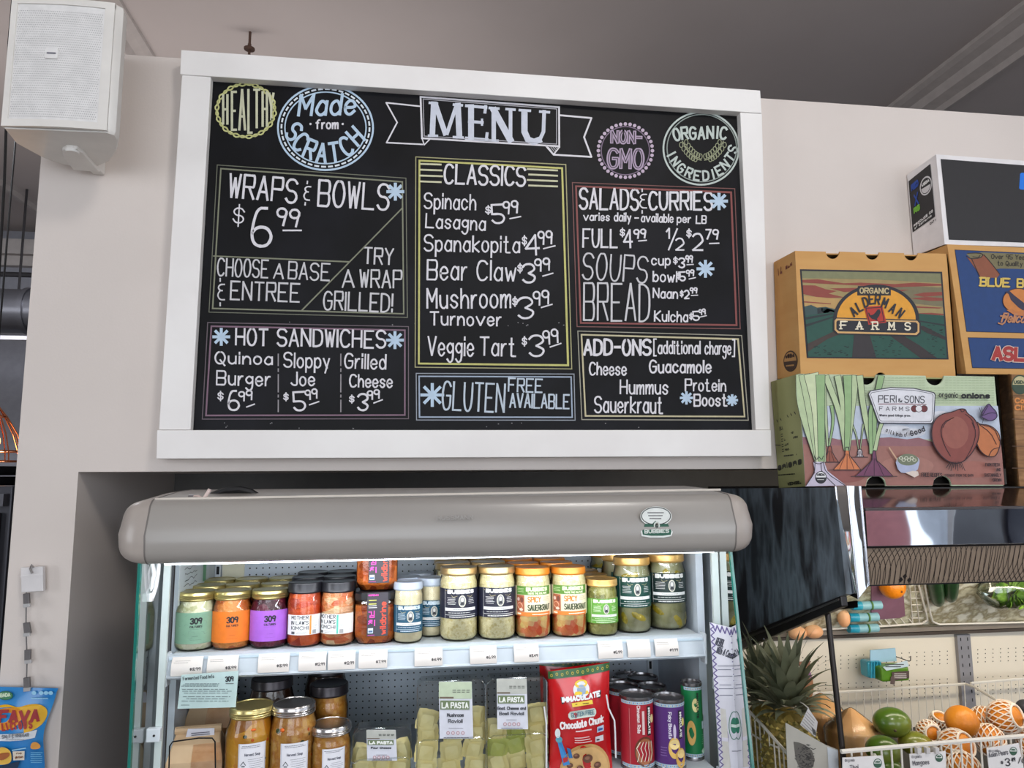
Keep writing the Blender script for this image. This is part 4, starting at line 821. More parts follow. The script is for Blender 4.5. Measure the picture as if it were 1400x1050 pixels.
t1.scale = (1, 1, .90); LOC[t1.name] = Vector(); dup(t1, (tx+.003, 1.581, zs1+.1148*.90), 'upper square tub of orange kimchi stacked on the other', None, .03)
# ---------------------------------------------------------------- lower shelf
soup = M('soup_orange', (206, 136, 32), .35, c2=(226, 168, 52), c3=(168, 104, 30), scale=32, voro=True, bump=.3, bscale=50)
soup2 = M('soup_tan', (206, 150, 66), .35, c2=(186, 122, 44), c3=(214, 166, 88), scale=40, bump=.3, bscale=60)
herb = M('soup_herb', (52, 66, 28), .5); car = M('soup_carrot', (226, 104, 28), .4)
def artsoup(z0, z1, hw):
    def f(k):
        H = z1-z0; c = (96, 98, 112); k.line([(-hw+1, z0+1), (hw-1, z0+1), (hw-1, z1-1), (-hw+1, z1-1)], .5, (150, 154, 170), closed=True)
        k.fine(-hw*.85, z1-3, hw*.85, z1-9, .9, c, rows=2); k.text('Harvest Soup', -hw*.55, z1-H*.42, hw*.6, z1-H*.42, 5.5, .9, c); k.fine(-hw*.3, z1-H*.50, hw*.85, z0+4, .6, c, rows=6)
        k.line([(-hw*.8, z1-H*.72), (-hw*.62, z1-H*.6), (-hw*.44, z1-H*.72)], 1.2, (60, 62, 74)); k.line([(-hw*.72, z1-H*.76), (-hw*.52, z1-H*.76)], 2, (60, 62, 74)); k.poly([(-hw*.88, z0+3), (-hw*.3, z0+3), (-hw*.3, z0+8), (-hw*.88, z0+8)], (90, 90, 100))
    return f
def bits(R, H, seed):
    def f(t):
        rd_ = random.Random(seed)
        for i in range(16):
            a = rd_.uniform(-1.3, 1.3); z = rd_.uniform(H*.10, H*.78); rr = R*.95-.001
            MB().ball((rr*math.sin(a), -rr*math.cos(a), z), (rd_.uniform(.002, .006), .0018, rd_.uniform(.002, .005)), None, 10, 6, Matrix.Rotation(a, 4, 'Z')).build('vegetable_bit', herb if i % 3 == 0 else car, t, True)
    return f
ws = (236, 236, 242)
sA = make_jar('soup_jar', '', 'jar', 'quart jars of orange soup', .0455, .170, .037, .040, 'gold', .018, soup, (.052, .108, .0245, L_('soup', ws)), artsoup(52, 108, 24), bits(.0455, .17, 2))
sB = make_jar('soup_jar', '', 'jar', 'quart jars of orange soup', .0455, .170, .037, .040, 'silver', .018, soup2, (.046, .104, .0255, L_('soup', ws)), artsoup(46, 104, 25), bits(.0455, .17, 5))
sC = make_jar('small_soup_jar', '', 'jar', 'pint jars of tan soup', .0385, .142, .036, .030, 'silver', .018, soup2, (.040, .098, .022, L_('soup', ws)), artsoup(40, 98, 21.5))
def put2(t, px, py, Y, rz, lab, new=False):
    c = P(px, py, Y); h = max(z for z in [(.170 if 'small' not in t.name else .142)])
    loc = (c.x, Y, c.z-h)
    if new: t.location = loc; t.rotation_euler = (0, 0, rz); t['label'] = lab; return t
    return dup(t, loc, lab, None, rz)
put2(sA, 345, 963, 1.50, .25, 'orange soup jar with a gold lid and a white label', True); put2(sB, 402, 960, 1.50, .22, 'orange soup jar with a silver lid and dark herbs near its top', True)
put2(sC, 452, 988, 1.50, .3, 'shorter tan soup jar with a silver lid right of the quart jars', True)
# shelf height for what stands here
for t, h_ in ((sA, .170), (sB, .170), (sC, .142)):
    t.scale = (1, 1, (t.location.z+h_-zs2)/h_); t.location.z = zs2+.0005
DK = {}
sD = make_jar('dark_lidded_jar', 'dark lidded jar standing behind the two quart soup jars', 'jar', 'dark lidded jars at the back of the lower shelf', .0455, .196, .038, .04, 'dark', .018, M('dark_broth', (70, 42, 26), .3)); c = P(374, 948, 1.62); sD.location = (c.x, 1.60, zs2+.0005); sD.scale = (1, 1, .9)
DK['n'] = P(446, 965, 1.66); dup(sD, (P(444, 965, 1.70).x, 1.72, zs2+.0005), 'rearmost dark lidded jar behind the shorter soup jar').scale = (1, 1, .86)
sE = make_jar('small_dark_lidded_jar', 'lower dark lidded jar directly behind the shorter soup jar', 'jar', 'dark lidded jars at the back of the lower shelf', .0385, .162, .036, .03, 'dark', .018, soup2); sE.location = (P(449, 975, 1.59).x, 1.595, zs2+.0005)
# paper bags
kraft = M('kraft_paper', (206, 178, 142), .7, c2=(196, 166, 130), scale=8, bump=.15, bscale=14)
film = glassmat('clear_film', (246, 244, 240), 1.5, .12, .06)
def paper_bag(x, Y, w, h, d, lab, rz):
    t = T('bread_bag', lab, 'bag', (0, 0, 0), 'kraft paper bread bags with film windows')
    rings = []
    for z, sx_, sd_ in ((0, .94, .9), (h*.1, 1, 1), (h*.55, 1, .95), (h*.8, .86, .55), (h*.93, .80, .16), (h, .79, .10)):
        rings.append([(-w/2*sx_, -d/2*sd_, z), (-w*.1*sx_, -d/2*sd_*1.06, z), (w/2*sx_, -d/2*sd_, z), (w/2*sx_*1.03, 0, z), (w/2*sx_, d/2*sd_, z), (-w/2*sx_, d/2*sd_, z), (-w/2*sx_*1.03, 0, z)])
    b = MB(); n = 7; vs = [v for r in rings for v in r]; fs = [list(range(n-1, -1, -1)), [len(vs)-n+i for i in range(n)]]
    for j in range(len(rings)-1):
        for i in range(n): fs.append((j*n+i, j*n+(i+1) % n, (j+1)*n+(i+1) % n, (j+1)*n+i))
    b.add(vs, fs).build('paper_body', kraft, t, bevel=.002)
    wb = MB(); wb.flat = True; wb.add([(-w*.05, -d*.545, h*.08), (w*.5, -d*.515, h*.08), (w*.505, -d*.50, h*.55), (w*.43, -d*.30, h*.79), (-w*.05, -d*.315, h*.79), (-w*.05, -d*.525, h*.55)], [(0, 1, 2, 5), (5, 2, 3, 4)]); 
    wb.build('film_window', film, t)
    lb = MB(); lb.flat = True; lb.add([(-w*.05, -d*.53, h*.08), (w*.5, -d*.50, h*.08), (w*.5, -d*.485, h*.55), (w*.43, -d*.285, h*.79), (-w*.05, -d*.30, h*.79), (-w*.05, -d*.505, h*.55)], [(0, 1, 2, 5), (5, 2, 3, 4)]); lb.build('bread', M('bread_crust', (206, 160, 112), .6, c2=(226, 190, 150), scale=22, bump=.3), t)
    MB().tube([(-w*.42, -.004, h*.985), (w*.42, -.004, h*.985)], .007, 8).build('rolled_top', kraft, t, True)
    Rm = Matrix.Rotation(-.35, 4, 'X'); l2 = MB().slab([(-w*.22, -.012, h*.86), (w*.30, -.012, h*.84), (w*.30, -.0145, h*1.01), (-w*.18, -.0145, h*1.03)], (0, .0008, 0)).build('label', L_('bag', (224, 226, 238)), t)
    k = Ink(lambda x_, y, l: Vector((x_, -.0125-.0025*(y-h*.85)/(h*.17)-.0008-l, y)), yup=True); k.fine(-w*.14, h*.97, w*.26, h*.90, .0015, (90, 92, 110), rows=2); k.done('label_print', l2)
    t.location = (P(x, 1000, Y).x, Y, zs2+.0005); t.rotation_euler = (0, 0, rz); return t
b1 = paper_bag(272, 1.535, .098, .106, .085, 'front kraft paper bread bag with a white label, left end of lower shelf', .1)
paper_bag(292, 1.66, .10, .142, .075, 'taller kraft paper bread bag behind the front one', -.12)
wd_ = T('wire_divider', 'thin black wire frame standing in front of the paper bread bag', 'wire frame', P(270, 1000, 1.475))
MB().tube([P(230, 1080, 1.475), P(232, 1020, 1.475), P(236, 1014, 1.475), P(272, 1009, 1.475), P(290, 1009, 1.475), P(294, 1014, 1.475), P(295, 1080, 1.475)], .0014, 6).build('wire', M('black_wire', (24, 24, 26), .3, .5), wd_, True)
# ravioli boxes
pasta = M('pasta', (246, 232, 166), .5, c2=(238, 218, 140), scale=22, bump=.2, bscale=40); pastag = M('pasta_green', (182, 190, 84), .5, c2=(206, 206, 110), scale=16, bump=.2)
plast = glassmat('clam_plastic', (244, 246, 246), 1.5, .05, .03)
def raviolo(c, s, rx, rz, m, t):
    n = 24; vs = []; Rm = Matrix.Rotation(rz, 4, 'Y') @ Matrix.Rotation(rx, 4, 'X')
    for ring_, (k, y) in enumerate(((1, 0), (.78, -.002), (.6, -.008), (.0, -.011))):
        for i in range(n):
            a = 2*PI*i/n; q = 1/max(abs(math.cos(a)), abs(math.sin(a))); q = min(q, 1.28); w = 1+(.05 if (ring_ == 0 and i % 2) else 0)
            vs.append(Vector(c)+Rm @ Vector((s*k*q*w*math.cos(a), y, s*k*q*w*math.sin(a))))
    fs = [(j*n+i, j*n+(i+1) % n, (j+1)*n+(i+1) % n, (j+1)*n+i) for j in range(3) for i in range(n)]+[list(range(n-1, -1, -1))]
    MB().add(vs, fs).build('ravioli', m, t, True)
def clam(pl, pr, pt, Y, lab, lines, tagc, labx, green=0, seed=1, laby=(932, 1042)):
    t = T('ravioli_box', lab, 'pasta box', P((pl+pr)/2, 1080, Y), 'clear clamshell boxes of ravioli'); rd_ = random.Random(seed)
    a, b_ = P(pl, pt, Y), P(pr, pt, Y); x0, x1 = a.x, b_.x; z1 = a.z; z0 = zs2+.0005; dp = .045
    def shell(x0, x1, z0, z1, ya, yb):
        c = .008; out = [(x0+c, z0), (x1-c, z0), (x1, z0+c), (x1, z1-c), (x1-c, z1), (x0+c, z1), (x0, z1-c), (x0, z0+c)]; o2 = [(x+(.006 if x < (x0+x1)/2 else -.006), z+(.006 if z < (z0+z1)/2 else -.006)) for x, z in out]
        m = MB(); n = 8; vs = [(x, yb, z) for x, z in out]+[(x, ya+.004, z) for x, z in out]+[(x, ya, z) for x, z in o2]
        m.add(vs, [(j*n+i, j*n+(i+1) % n, (j+1)*n+(i+1) % n, (j+1)*n+i) for j in range(2) for i in range(n)]+[[2*n+i for i in range(n)], list(range(n-1, -1, -1))]); return m
    zm = z0+(z1-z0)*.40
    shell(x0, x1, z0, z1, Y, Y+dp).build('clear_shell', plast, t)
    MB().tube([(x0+.004, Y-.002, zm), (x0+.012, Y-.004, zm+.005), (x1-.012, Y-.004, zm+.005), (x1-.004, Y-.002, zm)], .0016, 6).build('shell_ridge', plast, t, True)
    MB().tube([(x0, Y+.002, z0+.01), (x0, Y+.002, z1-.01), (x0+.01, Y+.002, z1), (x1-.01, Y+.002, z1), (x1, Y+.002, z1-.01), (x1, Y+.002, z0+.01)], .0012, 6).build('shell_rim', plast, t, True)
    s = .022; cols = max(2, int((x1-x0)/.036))
    for j in range(4):
        for i in range(cols):
            if green and j == 3 and i == 0: continue
            x = x0+.02+(x1-x0-.04)*(i/(cols-1))+rd_.uniform(-.003, .003); z = z0+.018+j*.030+rd_.uniform(-.003, .003)
            if z+.02 > z1-.006: continue
            raviolo((x, Y+.022+.005*(i % 2), z), s*rd_.uniform(.85, 1.0), rd_.uniform(-.35, .35), rd_.uniform(-.3, .3), pastag if (green and rd_.random() < .5) else pasta, t)
    lx0, lx1 = labx; yt, ybm = laby
    lo_ = MB().slab([P(lx0, yt, Y-.003), P(lx1, yt, Y-.003), P(lx1+2, ybm, Y-.003), P(lx0+1, ybm, Y-.003)], (0, .0012, 0)).build('label', L_('pasta', (216, 218, 228)), t)
    k = Ink(onY(Y-.003)); f = lambda u, v: (lx0+(lx1-lx0)*u, yt+(ybm-yt)*v)
    k.poly([f(0, 0), f(1, 0), f(1.0, .30), f(0, .30)], (186, 188, 180) if tagc else (190, 204, 176)); k.up()
    k.poly([f(.04, .33), f(.93, .33), f(.93, .49), f(.04, .49)], (112, 128, 92)); k.poly([f(.02, .265), f(.45, .265), f(.45, .295), f(.02, .295)], (110, 96, 80)); k.up()
    for i in range(4): k.fine(lx0+(lx1-lx0)*(.42+.14*i), yt+(ybm-yt)*.13, lx0+(lx1-lx0)*(.52+.14*i), yt+(ybm-yt)*.20, 1, (96, 100, 92), rows=2)
    p0, p1 = f(.08, .47), f(.90, .47); k.text('LA PASTA', *p0, *p1, (ybm-yt)*.11, 1.6, (236, 238, 232))
    for i, ln in enumerate(lines): p0, p1 = f(.5-.032*len(ln), .62+.105*i), f(.5+.032*len(ln), .62+.105*i); k.text(ln, *p0, *p1, (ybm-yt)*.07, 1.0, (60, 62, 70))
    k.fine(*f(.3, .80), *f(.75, .83), .7, (120, 120, 130)); 
    for i in range(4): p = f(.28+.15*i, .90); k.disc(p[0], p[1], 2.4, 2.6, (186, 150, 158)); 
    k.up()
    for i in range(4): p = f(.28+.15*i, .90); k.disc(p[0], p[1], 1.3, 1.5, (226, 214, 220))
    k.fine(*f(.12, .97), *f(.95, .99), .9, (96, 96, 110)); k.done('label_print', lo_)
    return t
clam(571, 664, 933, 1.485, 'clear box of mushroom ravioli with a white sleeve label, left of the pair', ['Mushroom', 'Ravioli'], 0, (600, 645), 0, 3, (932, 1010))
clam(666, 748, 929, 1.49, 'clear box of ravioli with green pieces beside the red cookie bag', ['Goat Cheese and', 'Basil Ravioli'], 1, (679, 720), 1, 6, (928, 997))
clam(483, 562, 998, 1.50, 'low clear ravioli box right of the soup jars', ['Four Cheese'], 1, (501, 541), 0, 9, (998, 1040))
# red cookie bags
def pillow(nm, X, Y, Z, w, h, d, mat, lab, cat, grp, tilt=0, lean=0, band=None):
    t = T(nm, lab, cat, (0, 0, 0), grp); nx, nz = 18, 24
    def sf(u, v, l=0, sgn=-1):  # u,v in 0..1
        b_ = math.sin(PI*min(max(u, 0), 1))**.6*math.sin(PI*min(max(.06+v*.88, 0), 1))**.7
        y = sgn*(d/2*b_+l)+.0015*math.sin(17*u+9*v)*b_
        x = (u-.5)*w*(1-.05*math.sin(PI*v)); z = v*h+tilt*(u-.5)*w*v
        return Vector((x, y+lean*z, z))
    b = MB(); vs = [sf(i/nx, j/nz) for j in range(nz+1) for i in range(nx+1)]; fs = [(j*(nx+1)+i, j*(nx+1)+i+1, (j+1)*(nx+1)+i+1, (j+1)*(nx+1)+i) for j in range(nz) for i in range(nx)]
    n0 = len(vs); vs += [sf(i/nx, j/nz, 0, 1) for j in range(nz+1) for i in range(nx+1)]; fs += [tuple(n0+q for q in f[::-1]) for f in fs]
    b.add(vs, fs); b.build('bag_body', mat, t, True)
    t.location = (X, Y, Z); return t, sf
redm = M('red_film', (196, 26, 30), .22, c2=(176, 16, 24), scale=9, bump=.25, bscale=12, coat=.4)
def cookie_bag(X, Y, Z, w, h, lab, tilt, lean, full):
    t, sf = pillow('cookie_bag', X, Y, Z, w, h, .045, redm, lab, 'bag', 'red bags of cookies with green tops', tilt, lean)
    LOC[t.name] = Vector(); g = MB(); g.flat = True
    n = 18; vs = []
    for i in range(n+1): vs += [sf(i/n, .925, .0012), sf(i/n, 1.0, .0012)]
    g.add(vs, [(2*i, 2*i+2, 2*i+3, 2*i+1) for i in range(n)]); g.build('green_band', M('green_film', (44, 96, 48), .3, c2=(34, 80, 40), scale=12), t, True)
    k = Ink(lambda x, y, l: sf(x/100, y/130, l+.0012), yup=True, lift=.0006)
    for i in range(12): k.ell(5+i*8.2, 124.5+(i % 2)*1.2, 1.6, 1.6, .8, (176, 160, 60), 10)
    if full:
        k.poly([(18, 88), (82, 90), (84, 99), (16, 97)], (30, 26, 34)); k.disc(50, 104, 13, 10, (226, 228, 236)); k.up(); k.disc(50, 111, 10, 5, (232, 196, 60)); k.disc(50, 103, 7, 7, (150, 170, 196)); k.poly([(38, 98), (62, 98), (60, 102), (40, 102)], (236, 200, 50)); k.poly([(34, 84), (68, 85), (67, 90), (33, 89)], (238, 206, 70)); k.up(); k.up()
        k.text('IMMACULATE', 18, 90, 82, 92, 7.5, 2.2, (238, 238, 240)); k.fine(38, 87, 64, 87, 1, (120, 80, 30))
        k.poly([(27, 72), (30, 69), (70, 70), (73, 73), (73, 77), (70, 80), (30, 79), (27, 76)], (206, 216, 206)); k.up(); k.text('GLUTEN FREE', 31, 71.5, 70, 72.5, 6, 1.1, (96, 130, 140)); k.text('Chocolate Chunk', 14, 56, 87, 60, 10, 2.2, (244, 236, 236)); k.fine(36, 54, 66, 54, 1.6, (236, 206, 206))
        k.fine(36, 47, 66, 38, 1.2, (226, 190, 190), rows=3); k.poly([(74, 49), (86, 50), (86, 57), (74, 56)], (186, 206, 226)); k.poly([(71, 37), (85, 38), (85, 45), (71, 44)], (216, 210, 214)); k.up(); k.poly([(76, 51), (84, 51.5), (84, 54), (76, 54)], (40, 90, 160)); k.poly([(73, 39), (78, 39), (78, 41), (73, 41)], (40, 40, 44))
        k.disc(55, 4, 40, 33, (206, 160, 100)); k.up(); k.disc(55, 3, 37, 30, (218, 176, 116)); k.up()
        for x, y, r_ in ((40, 22, 5), (58, 18, 8), (30, 10, 5), (74, 8, 6), (46, 6, 5)): k.disc(x, y, r_, r_*.7, (104, 66, 48)); k.up(); k.disc(x-1, y+1, r_*.5, r_*.3, (150, 106, 84))
        k.poly([(8, 46), (16, 42), (30, 12), (20, 10)], (60, 140, 206)); k.disc(10, 52, 4, 6, (220, 226, 226)); k.disc(12, 44, 5, 4, (90, 160, 176)); k.up(); k.poly([(18, 20), (26, 22), (26, 16), (20, 14)], (190, 50, 50)); k.poly([(24, 34), (30, 32), (34, 20), (28, 20)], (40, 110, 170))
    k.done('bag_print', t); return t
cx = P(795, 1000, 1.49); cookie_bag(P(795, 1000, 1.49).x, 1.50, zs2+.0005, .128, (P(795, 914, 1.49).z-zs2), 'front red cookie bag with a chocolate chunk cookie printed on it', .10, .02, True)
cookie_bag(P(780, 1000, 1.56).x, 1.555, zs2+.0005, .130, (P(780, 902, 1.55).z-zs2), 'middle red cookie bag of which only the green top band shows', -.06, .03, False)
cookie_bag(P(778, 1000, 1.62).x, 1.615, zs2+.0005, .128, (P(780, 889, 1.61).z-zs2)-.014, 'rearmost red cookie bag under the shelf rail', -.02, .03, False)
for i, (pp_, lab) in enumerate(((((747, 1060), (747, 990), (744, 966)), 'white wire divider left of the red cookie bag'), (((842, 1036), (841, 1000), (840, 985), (832, 968), (829, 950)), 'white wire divider right of the red cookie bag'))):
    wv = T('wire_divider', lab, 'wire', P(*pp_[0], 1.462)); MB().tube([P(x, y, 1.462) for x, y in pp_], .0016, 6).build('wire', M('white_wire', (232, 232, 234), .3), wv, True)
# canisters
def can(px, py, Y, R, H, mat, lab, art, rz=0, top=None):
    t = T('dough_can', lab, 'canister', (0, 0, 0), 'cardboard canisters of baking dough')
    MB().lathe([(R, .006), (R, H-.006)], 32).build('paper_tube', mat, t, True)
    rim = M('steel_rim', (150, 148, 150), .25, .9)
    MB().lathe([(R*.9, 0), (R*1.03, 0), (R*1.03, .005), (R, .007)], 32).build('bottom_rim', rim, t, True)
    MB().lathe([(R, H-.007), (R*1.03, H-.005), (R*1.03, H), (R*.95, H), (R*.93, H-.004), (.002, H-.004)], 32).build('top_lid', rim, t, True)
    k = Ink(cyl(R+.0003, 0), yup=True, cur=True, lift=.0002); w = R*1000*1.5; h = H*1000
    for z in (h-13, 7): 
        k.poly([(-w, z), (w, z), (w, z+6), (-w, z+6)], (170, 196, 214))
    k.up()
    for i in range(26):
        x = -w+i*2*w/26
        for z in (h-10, 10): k.disc(x, z, 1.0, 1.3, (206, 170, 90) if i % 2 else (70, 100, 150), 8)
    if art: art(k, w, h)
    k.done('can_print', t); t.location = (P(px, py, Y).x, Y, zs2+.0005); t.rotation_euler = (0, 0, rz); return t
def side_text(k, x, y0, y1, s, h, w, c): k.text(s, x, y1, x, y0, h, w, c)
def artA(k, w, h):
    k.poly([(8, h*.48), (17, h*.48), (17, h*.88), (8, h*.88)], (30, 24, 28)); k.up(); side_text(k, 10, h*.50, h*.86, 'IMMACULATE', 6, 1.6, (236, 236, 230)); k.disc(21, h*.70, 5, 8, (226, 214, 150))
    side_text(k, -13, h*.52, h*.9, 'Cinnamon Rolls', 7, 1.2, (240, 226, 226)); k.poly([(-3, h*.5), (2, h*.5), (2, h*.82), (-3, h*.82)], (226, 196, 196)); k.line([(-28, h*.1), (-28, h*.85)], .6, (226, 160, 160))
    k.disc(2, h*.27, 21, h*.2, (110, 66, 44)); k.up(); k.disc(2, h*.27, 18.5, h*.175, (170, 104, 66)); k.up()
    for i in range(5): k.line([(-14+i*7, h*.14), (-10+i*7, h*.24), (-15+i*8, h*.32), (-8+i*6, h*.40)], 1.4, (236, 222, 206))
def artB(k, w, h):
    k.poly([(8, h*.45), (16, h*.45), (16, h*.85), (8, h*.85)], (30, 24, 40)); k.up(); side_text(k, 10, h*.47, h*.83, 'IMMACULATE', 6, 1.5, (236, 236, 230)); k.disc(20, h*.68, 4, 8, (232, 214, 120))
    side_text(k, -13, h*.46, h*.84, 'Flaky Biscuits', 7, 1.2, (232, 226, 240)); k.disc(-1, h*.56, 3, 14, (206, 196, 220)); k.fine(-30, h*.35, -16, h*.2, .8, (170, 140, 200), rows=4)
    k.disc(-2, h*.33, 12, h*.15, (226, 186, 96)); k.up(); k.disc(-2, h*.38, 10, h*.07, (240, 214, 146)); k.disc(12, h*.18, 12, h*.14, (220, 172, 84)); k.up(); k.disc(12, h*.24, 9, h*.06, (238, 208, 140))
def artC(k, w, h):
    k.disc(-8, h*.72, 7, h*.09, (226, 216, 150)); k.up(); side_text(k, -6, h*.55, h*.88, 'IMMACULATE', 5, 1.3, (30, 40, 36)); k.poly([(6, h*.40), (15, h*.40), (15, h*.50), (6, h*.50)], (200, 216, 226)); k.poly([(18, h*.36), (27, h*.36), (27, h*.56), (18, h*.56)], (226, 226, 226)); k.disc(10, h*.12, 7, 5, (190, 220, 200)); k.fine(4, h*.34, 18, h*.2, .8, (150, 210, 170), rows=5)
    k.disc(-18, h*.36, 9, h*.16, (222, 176, 96)); k.up()
RE = M('can_red', (170, 34, 48), .35); PU = M('can_purple', (84, 44, 116), .35); GR = M('can_green', (24, 116, 66), .35)
hz = lambda py, Y: P(870, py, Y).z-zs2
can(871, 1000, 1.505, .0335, hz(948, 1.505), RE, 'front red canister showing an iced cinnamon roll', artA, .1)
can(914.5, 1000, 1.495, .0315, hz(954, 1.495), PU, 'purple biscuit canister between the red and green ones', artB, .05)
can(947, 1000, 1.53, .0215, hz(935, 1.53), GR, 'slim green canister at the right end of the lower shelf', artC, .35)
for i, (px, py, Y, R_) in enumerate(((853, 936, 1.575, .034), (893, 938, 1.585, .030), (846, 932, 1.65, .034), (880, 925, 1.66, .034), (862, 922, 1.735, .034))):
    can(px, 1000, Y, R_, hz(py, Y), RE, ['second red canister from the front, nearest the cookie bag', 'red canister directly behind the purple one', 'third red canister back, beside the cookie bags', 'red canister behind the second row of canisters', 'rearmost red canister by the back panel', ''][i], None) if R_ and i < 5 else None
# tall narrow sign on the right glass
ns = T('bottle_sign', 'tall narrow purple patterned sign in a stand against the right glass end', 'sign', P(1005, 950, 1.45))
def sg_(x, y, l=0): u = (x-970)/60; return P(x, y, 1.462-.03*u-l)
MB().slab([sg_(970.5, 851), sg_(1007.5, 860), sg_(1021, 1075), sg_(986, 1075)], (0, .002, 0)).build('sign_card', M('sign_card_white', (222, 222, 232), .3, coat=.3), ns)
k = Ink(lambda x, y, l: sg_(x, y, l)); PU_ = (104, 92, 146)
for i in range(26):
    y = 852+i*8.6; e = (y-851)*.068; e2 = (y-860)*.063
    k.line([(971+e, y), (976+e, y+4.3), (971.5+e, y+8)], 1.5, PU_); k.line([(1007+e2, y+6), (1001+e2, y+10), (1008+e2, y+14)], 1.9, PU_); k.line([(1004+e2, y+6), (999+e2, y+10)], 1.0, PU_)
for i in range(5): x = 974+i*6.6; k.line([(x, 854+i*1.6), (x+4, 863+i*1.6), (x+6.4, 855+i*1.6)], 1.7, PU_)
k.text('REBBL', 977, 881.5, 989, 885.5, 11, 1.4, (70, 72, 84)); k.text('With A Cause.', 978, 892.5, 1003, 902, 10, 1.2, (70, 72, 84))
for y, t_ in ((908, 2), (922, 1), (934, 2), (948, 1)): k.fine(981+(y-908)*.05, y, 1003+(y-908)*.05, y+5*t_, .9, (120, 122, 138), rows=t_)
k.poly([(985, 968), (992, 970), (999, 1050), (988, 1050)], (206, 204, 198)); k.disc(991, 1011, 5.2, 16, PU_); k.ell(1003.5, 992, 6.8, 19, 1, (60, 120, 100), 30); k.disc(1003.5, 992, 4.6, 11, (40, 120, 96)); k.up(); k.poly([(986.6, 1008), (995.6, 1009), (995.6, 1014), (986.6, 1013)], (216, 214, 226)); k.poly([(999.6, 990), (1007.4, 991), (1007.4, 995), (999.6, 994)], (206, 226, 216))
k.fine(1000, 1026, 1012, 1028, .9, (110, 112, 130)); k.done('sign_print', ns)
sh_ = T('sign_holder', 'clear plastic holder behind the tall narrow sign', 'sign holder', P(1000, 950, 1.47))
MB().slab([sg_(969, 850, -.004), sg_(1010.5, 860, -.004), sg_(1024, 1075, -.004), sg_(985, 1075, -.004)], (0, .002, 0)).build('clear_sheet', plast, sh_)
# ---------------------------------------------------------------- produce cartons on the second case
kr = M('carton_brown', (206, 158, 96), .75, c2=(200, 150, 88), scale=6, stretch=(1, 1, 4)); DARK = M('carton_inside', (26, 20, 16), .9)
YO, YA = 1.613, 1.64
def notch(pts, x, y, r, down=True, n=10):  # half circle cut into a horizontal edge, left to right
    return [(x-r*math.cos(PI*i/n), y+(1 if down else -1)*r*1.05*math.sin(PI*i/n)) for i in range(n+1)]
def carton(lab, fl, Y, top, bot, side, mf, ms, topn=(), botn=(), depth=None, grp='produce cartons stacked on the second case'):
    (xl_, yl_), (xr_, yr_) = top; (bl, ybl), (br, ybr) = bot
    t = T('produce_carton', lab, 'box', P((bl+br)/2, ybl, Y), grp); th = .004
    f = lambda x, a, b: a[1]+(b[1]-a[1])*(x-a[0])/(b[0]-a[0])
    pts = [(xl_, yl_)]
    for x, r in topn: pts += notch(pts, x, f(x, *top), r)
    pts += [(xr_, yr_), (br, ybr)]
    for x, r in sorted(botn, reverse=True): pts += [(x+r*math.cos(PI*i/10), f(x, *bot)-r*1.05*math.sin(PI*i/10)) for i in range(11)]
    pts += [(bl, ybl)]
    MB().slab([P(x, y, Y) for x, y in pts], (0, th, 0)).build('front_panel', mf, t)
    A, B_, C_, D = [P(x, y, YW-.004) for x, y in (side[0], side[3])]+[None, None] if False else (P(*side[0], YW-.004), P(*top[0], Y+.0005), P(*bot[0], Y+.0005), P(*side[1], YW-.004))
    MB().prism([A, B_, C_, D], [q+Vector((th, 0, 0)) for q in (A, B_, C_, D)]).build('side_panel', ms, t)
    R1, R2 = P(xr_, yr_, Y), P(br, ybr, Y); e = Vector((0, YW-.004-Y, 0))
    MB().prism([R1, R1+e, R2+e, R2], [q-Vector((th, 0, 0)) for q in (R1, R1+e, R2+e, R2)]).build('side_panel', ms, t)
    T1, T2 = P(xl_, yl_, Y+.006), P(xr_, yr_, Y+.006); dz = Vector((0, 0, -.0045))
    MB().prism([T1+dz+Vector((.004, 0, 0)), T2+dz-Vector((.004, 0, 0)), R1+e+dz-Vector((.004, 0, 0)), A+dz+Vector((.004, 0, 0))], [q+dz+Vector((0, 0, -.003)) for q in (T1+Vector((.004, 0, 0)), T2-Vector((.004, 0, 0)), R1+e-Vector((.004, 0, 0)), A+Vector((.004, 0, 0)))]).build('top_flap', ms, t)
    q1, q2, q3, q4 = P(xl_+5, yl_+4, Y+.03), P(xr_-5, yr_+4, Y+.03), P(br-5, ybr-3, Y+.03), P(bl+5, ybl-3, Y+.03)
    MB().slab([q1, q2, q3, q4], (0, .004, 0)).build('inner_liner', DARK, t)  # near-black sheet: shade inside the carton put into the colour
    return t
# brown farm carton
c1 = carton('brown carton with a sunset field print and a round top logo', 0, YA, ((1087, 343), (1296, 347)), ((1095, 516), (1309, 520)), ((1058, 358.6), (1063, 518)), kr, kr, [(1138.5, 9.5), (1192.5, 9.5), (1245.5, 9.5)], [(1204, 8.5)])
k = Ink(onY(YA)); BK = (34, 34, 42)
def q4(a, b, c, d): return lambda u, v: ((a[0]*(1-u)+b[0]*u)*(1-v)+(d[0]*(1-u)+c[0]*u)*v, (a[1]*(1-u)+b[1]*u)*(1-v)+(d[1]*(1-u)+c[1]*u)*v)
g = q4((1093.5, 368), (1288, 371.5), (1297, 491.5), (1103, 489.5))
k.poly([g(0, 0), g(1, 0), g(1, 1), g(0, 1)], BK); k.up()
def gp(pts, c): k.poly([g(u, v) for u, v in pts], c)
gp([(.012, .02), (.988, .02), (.988, .52), (.012, .52)], (160, 140, 92)); k.up()
gp([(.012, .02), (.988, .02), (.988, .13), (.5, .10), (.012, .10)], (128, 128, 92)); gp([(.012, .30), (.30, .33), (.30, .46), (.012, .44)], (186, 150, 92)); gp([(.55, .16), (.988, .18), (.988, .40), (.6, .34)], (120, 112, 84)); k.up()
RC = (142, 66, 54)
